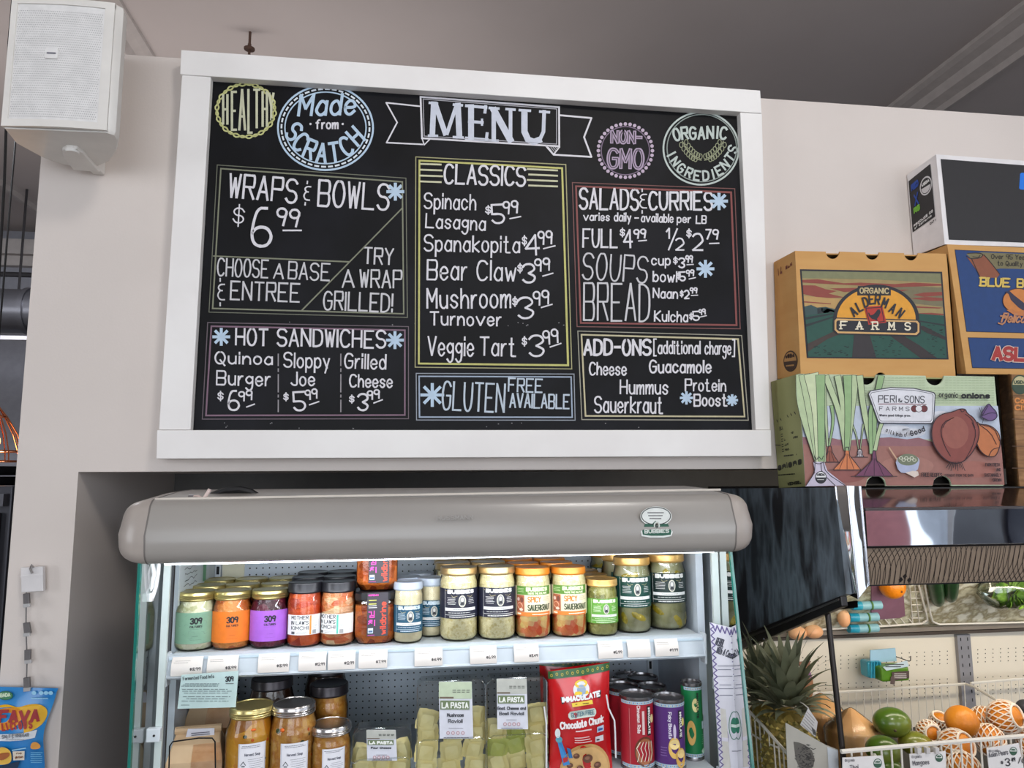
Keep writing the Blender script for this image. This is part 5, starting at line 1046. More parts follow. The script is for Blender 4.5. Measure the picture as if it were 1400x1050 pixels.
for pts in ([(.012, .12), (.12, .11), (.30, .15), (.42, .14), (.66, .15), (.80, .13), (.988, .14), (.988, .16), (.6, .19), (.36, .17), (.16, .16), (.012, .15)], [(.012, .18), (.10, .18), (.17, .22), (.25, .24), (.19, .27), (.30, .31), (.20, .32), (.10, .31), (.012, .28)], [(.20, .21), (.38, .20), (.60, .22), (.76, .21), (.66, .25), (.44, .23), (.30, .25)],
  [(.78, .27), (.86, .24), (.988, .23), (.988, .27), (.86, .29)], [(.76, .31), (.88, .29), (.988, .30), (.988, .33), (.9, .335)], [(.74, .39), (.84, .40), (.988, .41), (.96, .42), (.8, .415)], [(.012, .36), (.2, .38), (.2, .39), (.012, .375)], [(.76, .48), (.9, .47), (.988, .48), (.988, .495), (.8, .49)]): gp(pts, RC)
gp([(.012, .42), (.06, .40), (.10, .43), (.16, .42), (.24, .45), (.24, .50), (.012, .54)], (52, 76, 76)); gp([(.10, .44), (.16, .43), (.22, .46), (.22, .50), (.10, .51)], (30, 38, 44)); k.up()
GF = (30, 78, 66)
gp([(.012, .52), (.30, .46), (.5, .46), (.7, .47), (.988, .50), (.988, .985), (.012, .985)], GF); k.up()
for pts, c in (([(.36, .6), (.44, .6), (.49, .985), (.32, .985)], (50, 44, 46)), ([(.012, .84), (.20, .70), (.26, .66), (.26, .72), (.16, .78), (.012, .93)], (64, 50, 44)), ([(.012, .54), (.2, .49), (.22, .50), (.012, .57)], (34, 44, 46)), ([(.012, .62), (.22, .52), (.23, .53), (.012, .65)], (34, 44, 46)), ([(.60, .74), (.70, .74), (.80, .84), (.92, .985), (.80, .985), (.70, .86)], (50, 40, 40)), ([(.78, .62), (.84, .62), (.988, .74), (.988, .78), (.86, .70)], (50, 40, 40)), ([(.74, .54), (.988, .60), (.988, .62), (.76, .56)], (34, 44, 46))): gp(pts, c)
for i in range(90):
    u = random.choice((random.uniform(.05, .30), random.uniform(.47, .68), random.uniform(.85, .97))); v = random.uniform(.60, .96)
    if u < .3 and v < .95-u*.8+.1: v = random.uniform(.86, .97)
    p = g(u, v); k.line([(p[0]-1.4, p[1]), (p[0]+1.4, p[1]+random.uniform(-1, 1))], 1.0, (18, 40, 38))
k.up()
e0 = (1198, 437); YEL = (226, 158, 48)
def half(rx, ry, c, y0=437): k.poly([(e0[0]+rx*math.cos(PI*i/28), y0-ry*math.sin(PI*i/28)) for i in range(29)], c)
half(59, 48, BK); k.up(); half(54, 44, YEL); k.up()
k.poly([(1173, 391), (1216, 391), (1218, 396), (1218, 404), (1172, 404), (1172, 396)], BK); k.up(); k.text('ORGANIC', 1175, 401.5, 1215.5, 402, 8.5, 1.6, (196, 176, 130))
k.poly([(1142, 434), (1255, 437), (1259, 441), (1259, 456), (1254, 460), (1144, 457), (1139, 452), (1139, 438)], BK); k.up(); k.poly([(1143.5, 435.5), (1254, 438.5), (1257, 442), (1257, 454), (1253, 458), (1145.5, 455.5), (1141, 451), (1141, 438.5)], (214, 170, 110)); k.up(); k.poly([(1145.5, 438), (1252, 440.5), (1254.5, 443), (1254.5, 453), (1251, 455.5), (1147, 453), (1143.5, 450), (1143.5, 440)], BK); k.up()
k.poly([(1181.5, 419.5), (1206.5, 417.5), (1212, 441), (1187.5, 444)], (180, 50, 40)); k.up(); k.line([(1184, 421.5), (1205, 420), (1209, 439.5), (1189, 441.5)], 1, BK, closed=True)
k.poly([(1188, 427), (1190, 431), (1194, 430), (1197, 427), (1200, 423), (1203, 423), (1204, 427), (1202, 432), (1199, 436), (1200, 439), (1196, 437), (1192, 436), (1188, 432), (1187, 428)], BK); k.up()
for c, x, y, a in zip('ALDERMAN', (1167, 1175, 1183.5, 1191.5, 1200, 1210, 1221, 1231), (426, 419, 413, 409, 409.5, 414, 421.5, 428), (34, 26, 16, 6, -6, -20, -30, -38)): k.char(c, x, y, 8, 15, a, 2.4, BK)
for c, x in zip('FARMS', (1153, 1175, 1196.5, 1219, 1241)): k.text(c, x-4.5, 450.5+(x-1153)*.018, x+4.5, 450.5+(x-1153)*.018, 12, 2, (236, 226, 200), serif=2)
k.done('carton_print', c1)
def onface(A, B_, C_, D):  # u 0..1 from far to near, v 0 top..1 bottom on a flat side panel
    n = (B_-A).cross(D-A).normalized()
    if n.x > 0: n = -n
    return lambda u, v, l: (A*(1-u)+B_*u)*(1-v)+(D*(1-u)+C_*u)*v+n*l
def sidemap(top, bot, side, Y): return onface(P(*side[0], YW-.004), P(*top, Y), P(*bot, Y), P(*side[1], YW-.004))
k = Ink(sidemap((1087, 343), (1095, 516), ((1058, 358.6), (1063, 518)), YA)); UB = (60, 40, 30)
k.text('1', .24, .155, .34, .155, .055, .012, (120, 50, 30)) if False else None
k.line([(.2, .08), (.22, .13)], .02, (120, 50, 30)); k.line([(.34, .075), (.30, .12), (.38, .12)], .02, (120, 50, 30)); k.text('BLK', .55, .115, .85, .105, .03, .012, (120, 50, 30), gap=2)
def seal(k, cx, cy, rx, ry, dk, lt):
    k.disc(cx, cy, rx, ry, dk); k.up(); k.disc(cx, cy, rx*.87, ry*.87, lt); k.up(); k.poly([(cx+rx*.87*math.cos(PI*i/16), cy+ry*.87*math.sin(PI*i/16)) for i in range(17)], dk); k.up()
seal(k, .60, .865, .30, .085, UB, (186, 140, 84)); k.text('USDA', .40, .84, .80, .84, .035, .02, UB); k.fine(.40, .89, .84, .91, .012, (186, 140, 84)); k.done('side_print', c1)
# onion carton
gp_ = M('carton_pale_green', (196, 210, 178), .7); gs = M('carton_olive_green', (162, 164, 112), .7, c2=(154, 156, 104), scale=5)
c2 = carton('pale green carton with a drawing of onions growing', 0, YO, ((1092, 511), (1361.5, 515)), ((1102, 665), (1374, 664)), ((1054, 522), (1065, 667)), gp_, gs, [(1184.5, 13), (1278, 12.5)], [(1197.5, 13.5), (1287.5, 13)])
k = Ink(onY(YO)); g = q4((1092, 511), (1361.5, 515), (1374, 664), (1102, 665)); X = lambda cx, cy: (1080+cx/4.375, 500+cy/4.375)   # crop pixels
def xp(pts, c): k.poly([X(*p) for p in pts], c)
def xl2(pts, w, c=(44, 40, 52)): k.line(chaikin([X(*p) for p in pts], 1) if len(pts) > 2 else [X(*p) for p in pts], w, c)
FRNT = [(70, 232), (460, 236), (1245, 236), (1272, 500), (1295, 716)]
xp([(68, 240), (1244, 240), (1262, 440), (78, 440)], (196, 206, 222)); k.up()
for x, y, a, b_ in ((180, 380, 60, 40), (600, 380, 120, 30), (900, 300, 60, 30), (330, 300, 50, 30), (720, 400, 90, 26)): p = X(x, y); k.disc(*p, a/4.4, b_/4.4, (222, 224, 232))
k.up()
xp([(75, 425), (160, 440), (250, 432), (330, 450), (420, 440), (520, 432), (600, 428), (700, 440), (770, 430), (850, 455), (1262, 470), (1270, 540), (82, 540)], (150, 104, 110)); k.up()
xp([(79, 470), (300, 478), (700, 482), (1264, 480), (1284, 712), (968, 712), (958, 680), (930, 658), (890, 658), (862, 680), (854, 716), (578, 718), (568, 680), (540, 655), (490, 655), (462, 680), (452, 720), (92, 722)], (162, 112, 102)); k.up()
for x, y, a, b_, c in ((700, 600, 160, 60, (172, 122, 110)), (1100, 620, 130, 50, (168, 108, 96)), (330, 660, 120, 40, (150, 90, 84))): p = X(x, y); k.disc(*p, a/4.4, b_/4.4, c)
k.up()
for r_ in range(11):   # woven texture on the green top band
    for c in range(44):
        x, y = 240+c*23, 72+r_*15
        if x < 1225 and not (400 < x < 530 and y < 125) and not (800 < x < 930 and y < 130): k.line([X(x, y), X(x+15, y)], .7, (172, 192, 152))
LFG = (186, 204, 160); LF2 = (150, 182, 130)
def leaf(pts, w0, w1, c=LFG):
    P_ = chaikin([X(*p) for p in pts], 2); k.line(P_, w0, (52, 60, 52), w2=w1+.9); k.up(); k.line(P_, w0-1.5, c, w2=w1-.6)
def onion(cx, by, rx, h, c, c2, tall=None):
    pts = [(cx-8, by-h), (cx-14, by-h*.62), (cx-rx*.55, by-h*.30), (cx-rx, by), (cx+rx, by), (cx+rx*.6, by-h*.32), (cx+16, by-h*.62), (cx+8, by-h)]
    k.poly([X(*p) for p in pts], c); k.up(); k.line([X(*p) for p in pts], 1.0, (44, 36, 46), closed=True)
    for s_ in (-.5, 0, .45): xl2([(cx+s_*14, by-h*.7), (cx+s_*rx*.7, by-h*.35), (cx+s_*rx*1.1, by-4)], .8, c2)
    k.line([X(cx-rx-25, by+2), X(cx+rx+25, by+2)], .9, (60, 44, 48))
leaf([(225, 480), (215, 300), (200, 66)], 3, 6); leaf([(235, 480), (262, 330), (250, 240)], 3, 5, LF2)
onion(238, 576, 52, 95, (150, 84, 66), (80, 44, 40)); leaf([(412, 520), (400, 420), (375, 355)], 1.6, 2.4); leaf([(418, 520), (430, 420), (440, 350)], 1.6, 2.4); onion(418, 545, 24, 45, (206, 196, 200), (90, 80, 90))
leaf([(332, 500), (300, 280), (215, 66)], 6, 9); leaf([(338, 500), (322, 260), (286, 66)], 6, 9); leaf([(345, 500), (372, 260), (392, 66)], 7, 10); leaf([(340, 500), (350, 260), (345, 66)], 7, 12, LF2); onion(342, 622, 82, 135, (214, 128, 80), (120, 60, 40))
leaf([(492, 500), (440, 260), (418, 66)], 7, 9); leaf([(500, 500), (505, 260), (545, 66)], 7, 9, LF2); leaf([(510, 500), (530, 400), (550, 340)], 6, 5); leaf([(487, 520), (478, 300), (490, 240)], 6, 5, LF2); onion(504, 660, 112, 150, (118, 66, 96), (56, 28, 50))
leaf([(170, 560), (60, 240), (56, 66)], 12, 9); leaf([(175, 560), (120, 240), (88, 66)], 12, 15); leaf([(185, 560), (170, 250), (130, 64)], 14, 20, (206, 218, 176)); leaf([(188, 560), (186, 250), (182, 66)], 9, 13, LF2)
xp([(140, 575), (205, 575), (225, 630), (335, 716), (92, 722), (150, 640)], (206, 198, 216)); k.up()
for pts in ([(150, 580), (148, 640), (96, 718)], [(200, 580), (215, 640), (330, 716)], [(185, 580), (190, 640), (270, 716)], [(140, 575), (172, 590), (205, 575)], [(145, 540), (160, 566), (172, 540), (190, 566), (200, 540)]): xl2(pts, 1)
p = X(185, 668); seal(k, p[0], p[1], 8, 8.6, (44, 44, 50), (236, 236, 236)); k.text('USDA', p[0]-5.5, p[1]-2, p[0]+5.5, p[1]-2, 3.6, 1, (44, 44, 50)); k.fine(p[0]-5, p[1]+2, p[0]+5, p[1]+4, .8, (220, 220, 220))
# name shield
xp([(468, 168), (480, 148), (600, 128), (740, 132), (862, 158), (872, 172), (862, 330), (850, 348), (540, 346), (524, 330)], (60, 60, 72)); k.up(); xp([(473, 170), (484, 153), (600, 134), (740, 138), (858, 163), (866, 174), (857, 328), (846, 342), (543, 340), (529, 328)], (228, 228, 234)); k.up()
k.line([X(*p) for p in ((482, 172), (490, 161), (602, 142), (738, 146), (850, 168), (857, 178), (849, 322), (840, 334), (548, 332), (536, 322))], .7, (90, 90, 100), closed=True)
p = X(528, 222); q = X(638, 222); k.text('PERI', *p, *q, 10.5, 1.2, (50, 50, 60)); p = X(648, 220); q = X(672, 220); k.text('+', *p, *q, 6, 1, (50, 50, 60)); p = X(684, 224); q = X(806, 226); k.text('SONS', *p, *q, 10.5, 1.2, (50, 50, 60)); k.line([X(530, 229), X(670, 228), X(815, 232)], 1, (120, 40, 50))
p = X(533, 270); q = X(716, 272); k.text('FARMS', *p, *q, 6.2, .9, (90, 90, 100), gap=3.5)
for x, c in ((745, (110, 50, 54)), (803, (110, 50, 54)), (771, (232, 230, 234))): p = X(x, 257); k.disc(*p, 4.8, 4.8, (60, 40, 46)); k.up(); k.disc(*p, 4.2, 4.2, c)
p = X(535, 303); q = X(722, 305); k.text('Where good things grow.', *p, *q, 3.4, .6, (70, 70, 80))
p = X(890, 190); q = X(1006, 193); k.text('organic', *p, *q, 8, 1.1, (30, 30, 34)); p = X(1024, 196); q = X(1198, 198); k.text('onions', *p, *q, 8.4, 2.2, (24, 24, 28), serif=.8)
for c, x, y, a in zip('all kinds of', (580, 594, 604, 0, 622, 636, 644, 657, 668, 0, 688, 700), (378, 388, 392, 0, 398, 402, 402, 406, 406, 0, 406, 404), (-20, -16, -14, 0, -8, -6, -4, 0, 2, 0, 6, 8)):
    if x: p = X(x, y+6); k.char(c, *p, 2.6 if c not in 'li' else .9, 6, a, .8, (40, 36, 46))
for c, x, y, a in zip('Good', (728, 752, 775, 796), (404, 396, 388, 378), (14, 18, 20, 22)): p = X(x, y); k.char(c, *p, 4.6, 8, a, 1.5, (40, 36, 46))
# bowl
k.line([X(594, 490), X(640, 560)], 1.8, (206, 170, 140)); p = X(706, 570); k.disc(*p, 16, 9, (180, 184, 200)); k.up(); xp([(632, 575), (776, 575), (765, 620), (735, 645), (665, 640), (645, 618)], (178, 186, 214)); k.up(); p = X(706, 562); k.disc(*p, 14, 8, (120, 128, 104)); k.up()
for i in range(6): p = X(664+i*16, 552+(i % 2)*12); k.ell(*p, 2.4, 1.8, .8, (226, 226, 206), 10)
p = X(762, 645); k.poly([X(690, 640), X(735, 628), X(765, 632), X(772, 655), X(745, 668)], (226, 210, 200)); k.up(); p = X(786, 664); q = X(910, 666); k.text('FREE RECIPES', *p, *q, 5.6, .9, (50, 30, 34)); p = X(925, 664); q = X(1098, 664); k.text('STRAIGHT FROM THE BARN', *p, *q, 3.8, .6, (70, 44, 46))
for s_, x0, x1, y in (('FARM FRESH', 1168, 1256, 602), ('AND', 1234, 1262, 632), ('SUSTAINABLY', 1162, 1264, 664), ('GROWN', 1212, 1266, 694)): p = X(x0, y); q = X(x1, y); k.text(s_, *p, *q, 4.6, .8, (60, 36, 40))
# big red onion, small yellow onion, butterfly
def body(pts, c, lc, lines):
    P_ = chaikin([X(*p) for p in pts], 2, True); k.poly(P_, c); k.up(); k.line(P_, 1.3, lc, closed=True); k.up()
    for l_ in lines: xl2(l_, 1, lc)
body([(1120, 330), (1130, 350), (1200, 355), (1250, 400), (1262, 460), (1240, 530), (1215, 548), (1160, 535), (1120, 480), (1105, 400)], (196, 118, 72), (60, 30, 30), [[(1130, 350), (1200, 400), (1235, 470)], [(1130, 350), (1220, 370), (1255, 450)], [(1190, 540), (1210, 500), (1250, 490)]])
body([(1012, 258), (1050, 258), (1060, 285), (1100, 310), (1134, 370), (1130, 440), (1095, 520), (1020, 590), (940, 575), (870, 500), (845, 420), (855, 340), (900, 290), (980, 275)], (140, 74, 66), (50, 24, 34), [[(980, 310), (915, 340), (900, 400), (925, 480), (960, 540)], [(1090, 340), (1115, 400), (1095, 480), (1050, 560)], [(1020, 262), (1030, 280), (1050, 262)], [(1050, 290), (1090, 320), (1106, 370)], [(960, 320), (930, 340), (915, 370)]])
p = X(990, 400); k.disc(*p, 18, 22, (156, 92, 80)); k.up()
for i in range(9): a = X(960+i*8, 575); b_ = X(935+i*14, 610+(i % 3)*9); k.line([a, b_], .9, (50, 36, 40))
body([(1188, 222), (1210, 250), (1235, 275), (1242, 310), (1200, 335), (1160, 315), (1140, 300), (1160, 260)], (112, 84, 134), (50, 36, 66), [[(1150, 300), (1200, 280), (1235, 285)], [(1150, 300), (1185, 240)]])
xl2([(1150, 300), (1142, 275), (1132, 250)], .7); xl2([(1150, 300), (1150, 270), (1144, 250)], .7); xl2([(1158, 318), (1150, 345)], .7)
k.done('carton_print', c2)
k = Ink(sidemap((1092, 511), (1102, 665), ((1054, 522), (1065, 667)), YO)); DT = (44, 46, 34)
k.text('onions', -.02, .84, .90, .80, .075, .02, DT, serif=.012) if False else k.text('onions', .02, .845, .92, .805, .062, .03, DT)
for i, (s_, y) in enumerate((('BULK', .475), ('Colossal', .53), ('Large Jumbo', .575), ('Jumbo', .625), ('Medium', .67))):
    if i: k.line([(.24, y-.02), (.30, y-.022), (.30, y), (.24, y)], .007, DT, closed=True)
    k.text(s_, .34 if i else .2, y, .34+.045*len(s_) if i else .40, y-.008, .026 if i else .036, .009, DT)
for i in range(6): k.line([(.12+.13*i, .37-.008*i), (.16+.13*i, .39-.008*i)], .014, DT)
k.fine(.25, .715, .85, .71, .012, DT); k.fine(0, .885, .7, .88, .01, DT); k.text('WEDKEEL', .35, .985, .85, .975, .03, .012, DT); k.line([(.0, .60), (.2, .61)], .008, DT); k.done('side_print', c2)
# blue and orange carton
YB_ = 1.635
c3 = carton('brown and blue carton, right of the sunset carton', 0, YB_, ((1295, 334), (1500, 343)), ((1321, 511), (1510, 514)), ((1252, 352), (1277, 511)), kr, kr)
k = Ink(onY(YB_)); BL = (26, 62, 118); X = lambda cx, cy: (1280+cx/5, 320+cy/5)
xp([(126, 106), (1100, 150), (1100, 690), (206, 668)], BK); xp([(216, 706), (1100, 722), (1100, 930), (246, 916)], BK); k.up()
xp([(130, 110), (1100, 154), (1100, 686), (209, 664)], BL); xp([(220, 710), (1100, 726), (1100, 926), (249, 912)], BL); k.up()
xp([(205, 135), (320, 125), (440, 130), (700, 140), (700, 245), (560, 238), (440, 236), (400, 240), (300, 160), (240, 170)], (120, 112, 78)); k.up(); xp([(205, 150), (235, 170), (300, 165), (325, 140), (370, 190), (435, 275), (415, 300), (300, 295), (270, 240)], (140, 80, 54)); k.up()
for pts in ([(205, 150), (235, 170), (300, 165), (325, 140), (290, 128), (215, 132)], [(325, 140), (370, 190), (435, 275)], [(240, 165), (300, 295)], [(250, 155), (290, 160), (300, 145)]): xl2(pts, 1.1, (44, 30, 30))
p = X(375, 170); q = X(640, 178); k.text('Over 95 Years', *p, *q, 7, 1, (44, 38, 34)); p = X(418, 216); q = X(590, 222); k.text('to Quality', *p, *q, 7, 1, (44, 38, 34))
p = X(296, 362); q = X(500, 370); k.text('BLUE', *p, *q, 14, 3.6, (40, 26, 30), serif=2.4); k.up(); k.text('BLUE', p[0], p[1]-.7, q[0], q[1]-.7, 13.4, 2.6, (216, 186, 92), serif=1.8); p = X(548, 372); q = X(600, 373); k.text('B', *p, *q, 14, 3.6, (40, 26, 30)); k.up(); k.text('B', p[0], p[1]-.7, q[0], q[1]-.7, 13.4, 2.6, (216, 186, 92)); k.text('IRD', X(620, 373)[0], X(0, 373)[1], X(760, 373)[0], X(0, 376)[1], 13.4, 2.6, (216, 186, 92))
p = X(560, 455); k.disc(*p, 21.5, 17, (70, 34, 30)); k.up(); k.disc(*p, 20.5, 16, (206, 128, 62)); k.up(); xp([(470, 395), (500, 388), (535, 420), (600, 470), (620, 540), (560, 500), (510, 450), (495, 410)], (50, 46, 70)); k.up(); xp([(480, 520), (520, 512), (545, 530), (600, 520), (600, 560), (540, 556)], (196, 120, 64))
p = X(440, 606); q = X(640, 612); k.text('Pelican', *p, *q, 14, 2.2, (190, 130, 90), slant=.3); xl2([(425, 608), (460, 620), (490, 560), (440, 560)], 2, (190, 130, 90))
k.up(); p = X(372, 872); q = X(760, 886); k.text('ASLAN', *p, *q, 23, 7.4, (216, 190, 176)); k.up(); k.text('ASLAN', p[0]+1, p[1]-1, q[0], q[1]-1, 21, 5, (170, 50, 46))
k.done('carton_print', c3)
# black carton with white edges (the animal figure printed on it is left out)
YK = 1.64
wk = M('carton_white', (234, 230, 230), .6); 
c4 = carton('white edged black carton on top of the blue one', 0, YK, ((1279.7, 211), (1500, 227)), ((1291.5, 334), (1505, 341)), ((1240, 239), (1249, 350)), wk, wk)
k = Ink(onY(YK)); X = lambda cx, cy: (1240+cx/7.5, 200+cy/7.5); BK2 = (38, 36, 38)
xp([(345, 130), (2000, 255), (2000, 1020), (430, 958)], BK2); k.up(); p = X(1150, 442); q = X(1300, 452); k.text('BE', *p, *q, 23, 6, (20, 120, 226))
k.done('carton_print', c4)
k = Ink(sidemap((1279.7, 211), (1291.5, 334), ((1240, 239), (1249, 350)), YK)); k.poly([(.04, .09), (.80, .06), (.80, .66), (.04, .72)], BK2); k.up()
seal(k, .62, .26, .17, .10, (226, 224, 226), BK2) if False else None
k.disc(.60, .27, .20, .105, (216, 214, 216)); k.up(); k.disc(.60, .27, .17, .088, BK2); k.up(); k.text('USDA', .47, .26, .73, .25, .04, .018, (226, 226, 226)); k.poly([(.60+.15*math.cos(PI*i/12), .28+.07*math.sin(PI*i/12)) for i in range(13)], (216, 214, 216))
k.text('RED', .12, .24, .38, .22, .085, .03, (30, 70, 160)); k.line([(.2, .3), (.32, .42)], .03, (30, 70, 160)); k.line([(.32, .29), (.2, .42)], .03, (30, 70, 160)); k.text('RS', .14, .52, .36, .50, .075, .035, (120, 190, 60))
k.text('PRODUCE CO', .10, .67, .76, .60, .032, .012, (220, 220, 220)); k.text('of California', .12, .70, .70, .645, .028, .01, (220, 220, 220)); k.text('CAT 1', .62, .73, .82, .715, .03, .01, (60, 58, 60)); k.done('side_print', c4)
# wood printed citrus carton
wdp = M('carton_wood_print', (150, 110, 70), .7, c2=(132, 94, 58), c3=(166, 124, 82), scale=9, stretch=(1, 1, 7))
c5 = carton('wood grain printed carton at the right edge beside the onion carton', 0, 1.60, ((1383, 512), (1500, 514)), ((1394, 665), (1505, 665)), ((1364, 509), (1377, 665)), wdp, wdp)
k = Ink(onY(1.60)); 
for y in (541, 573, 610, 640): k.line([(1384, y), (1500, y+1)], .9, (84, 58, 36))
seal(k, 1394.5, 526, 11.5, 13.5, (54, 74, 56), (196, 186, 140)); k.text('USDA', 1386, 525, 1403, 525, 5, 1.2, (54, 74, 56)); k.text('California', 1387, 551.5, 1436, 552.5, 8, 2, (222, 142, 72)); k.text('Citrus', 1387, 561, 1424, 562, 8, 2, (222, 142, 72)); k.done('carton_print', c5)
# ---------------------------------------------------------------- produce case on the right
YP = 1.40; XP = P(1142, 667, YP).x
pc_ = T('produce_case', 'dark produce display case with a chrome corner and a mirrored front band', 'display case', (1.3, 1.6, 0))
blk = M('dusty_black_panel', (62, 68, 73), .5, c2=(112, 124, 134), c3=(48, 50, 54), scale=9, stretch=(1, 1.6, .5), bump=.02)  # bluish mottle: dust plus reflected window light put into the colour
dsteel = M('dark_steel_trim', (44, 42, 42), .3, .7); chrome = M('chrome', (225, 228, 232), .05, 1, bump=.9, bscale=14, stretch=(1, 1, .3))
mirror = M('mirror_band', (236, 240, 246), .03, 1, bump=.35, bscale=3.5)
V = lambda x, y: PX(x, y, XP)
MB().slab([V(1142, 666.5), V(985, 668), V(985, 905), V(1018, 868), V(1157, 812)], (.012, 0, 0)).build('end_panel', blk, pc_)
MB().slab([V(1158, 814), V(1018, 869), V(985, 884), V(985, 908), V(1017, 889), V(1160, 829)], (-.014, 0, 0)).build('end_trim', dsteel, pc_, bevel=.002)
MB().slab([V(1157, 818), V(985, 888), V(985, 892), V(1157, 821)], (-.017, 0, 0)).build('trim_groove', M('bright_trim', (120, 116, 112), .25, .9), pc_)
for x, y in ((1036, 874), (1042, 880), (1053, 873)): p = V(x, y); MB().ball((p.x-.016, p.y, p.z), (.002, .003, .003), None, 10, 8).build('screw', M('steel_bright'), pc_, True)
# chrome corner: two tall facets with a ridge
tA, tB, tC = P(1142, 665, YP), P(1158, 664, YP-.022), P(1176, 664.5, YP-.006); bA, bB, bC = P(1157, 812, YP), P(1173, 819, YP-.022), P(1188, 800, YP-.006)
tD, bD = tA+Vector((.03, .02, 0)), bA+Vector((.03, .02, 0))
MB().prism([tA, tB, tC, tD], [bA, bB, bC, bD]).build('corner_moulding', chrome, pc_)
for a, b_ in ((tA, bA), (tB, bB), (tC, bC)): MB().tube([a, b_], .0022, 6).build('corner_bead', M('steel_bright'), pc_, True)
XRR = 2.3
zf = P(1290, 693, YP-.004).z; zb2 = P(1290, 746, YP-.004).z; zb3 = P(1290, 797, YP+.02).z
ztp = P(1230, 665.5, YO).z-.002; xs0 = tC.x+.002
MB().prism([(xs0, YP-.004, zf), (XRR, YP-.004, zf), (XRR, YO+.0, ztp), (XP+.012, YO, ztp), (XP+.012, YP+.02, zf-.0)], [(xs0, YP-.004, zf-.008), (XRR, YP-.004, zf-.008), (XRR, YO, ztp-.012), (XP+.012, YO, ztp-.012), (XP+.012, YP+.02, zf-.008)]).build('sloped_top', M('glossy_brown_top', (66, 50, 44), .12, coat=.6, scale=2), pc_)
MB().box((XP+.001, YO-.01, ztp-.014), (XRR, YW+.3, ztp)).build('top_panel', M('case_top', (30, 28, 28), .5), pc_)
MB().box((xs0+.006, YP-.006, zb2), (XRR, YP+.01, zf-.006)).build('mirror_front', mirror, pc_)
MB().tube([(xs0+.004, YP-.008, zf-.003), (XRR, YP-.008, zf-.003)], .003, 6).build('mirror_trim', M('steel_bright'), pc_, True)
MB().tube([(xs0+.004, YP-.008, zb2), (XRR, YP-.008, zb2)], .0022, 6).build('mirror_trim', dsteel, pc_, True)
q = [(xs0+.004, YP-.004, zb2-.002), (XRR, YP-.004, zb2-.002), (XRR, YP+.022, zb3), (xs0+.004, YP+.022, zb3)]
MB().slab(q, (0, .008, 0)).build('lower_band', M('brown_band', (146, 128, 110), .5, scale=4), pc_)
def lbm(x, y, l): t = (zb2-y)/(zb2-zb3); return Vector((x, YP-.004+.026*t-l, y))
k = Ink(lbm, yup=True, lift=.0008); x = xs0-.02
while x < XRR:
    for s_ in (-1, 1):
        pts = []
        for i in range(7):
            t = i/6; xx = x+s_*(.030*t+.010*math.sin(PI*t+x*7)); z = zb2-.003+(zb3-zb2+.004)*t
            if xs0+.006 < xx < XRR: pts.append((xx, z))
        if len(pts) > 1: k.line(pts, .0013, (44, 34, 30))
    x += .0118
for dx, dz in ((.0, 0), (.011, -.008), (-.008, -.007)): cx0 = P(1244, 785, YP).x+dx; z0 = zb3+.016+dz; k.poly([(cx0-.005, z0), (cx0, z0+.006), (cx0+.005, z0), (cx0, z0-.006)], (20, 14, 14))
k.done('mesh_pattern', pc_)
MB().box((xs0+.01, YP+.03, zb3-.004), (XRR, YP+.05, zb3+.05)).build('band_backing', dsteel, pc_)
# corner post, back panel, floor
MB().tube([PX(1131, 833, XP+.01), PX(1157, 1075, XP+.01)], .0058, 10).build('corner_post', M('dark_post', (52, 46, 44), .3, .6), pc_, True)
MB().slab([PX(1131, 829, XP+.012)+Vector((-.006, 0, 0)), V(1160, 822)+Vector((.02, 0, 0)), V(1160, 831)+Vector((.02, 0, 0)), PX(1131, 836, XP+.012)+Vector((-.006, 0, 0))], (0, .006, 0)).build('post_bracket', dsteel, pc_)
YPB = 2.0; cream = M('cream_pegboard', (232, 222, 204), .5, c2=(226, 216, 198), scale=3)
zled = P(1200, 869, YPB).z
MB().box((.70, YPB, .2), (XRR, YPB+.02, zled)).build('back_panel', cream, pc_)
ph = MB(); ph.flat = True
for yy, n_ in ((894, 4), (932, 2), (944, 3), (975, 0)):
    for j in range(n_):
        for i in range(-18, 26):
            px = 1212+i*10.4; py = yy+j*5.6-(px-1212)*.045
            if 1305 < px < 1328: continue
            p = P(px, py, YPB-.0006); ph.add([(p.x+.0017*math.cos(PI*q/3), p.y, p.z+.0017*math.sin(PI*q/3)) for q in range(6)], [tuple(range(6))])
ph.build('peg_hole', M('peg_hole_dark'), pc_, kind='stuff')
xu0, xu1 = P(1307, 900, YPB).x, P(1325, 900, YPB).x
MB().box((xu0, YPB-.012, .2), (xu1, YPB, zled-.004)).build('slotted_upright', M('upright_grey', (150, 148, 152), .4, .3), pc_)
z = zled-.012
while z > .9:
    for xx in (xu0+.009, xu1-.011): MB().box((xx, YPB-.0128, z-.009), (xx+.0022, YPB-.0119, z)).build('slot', M('slot_dark'), pc_)
    z -= .024
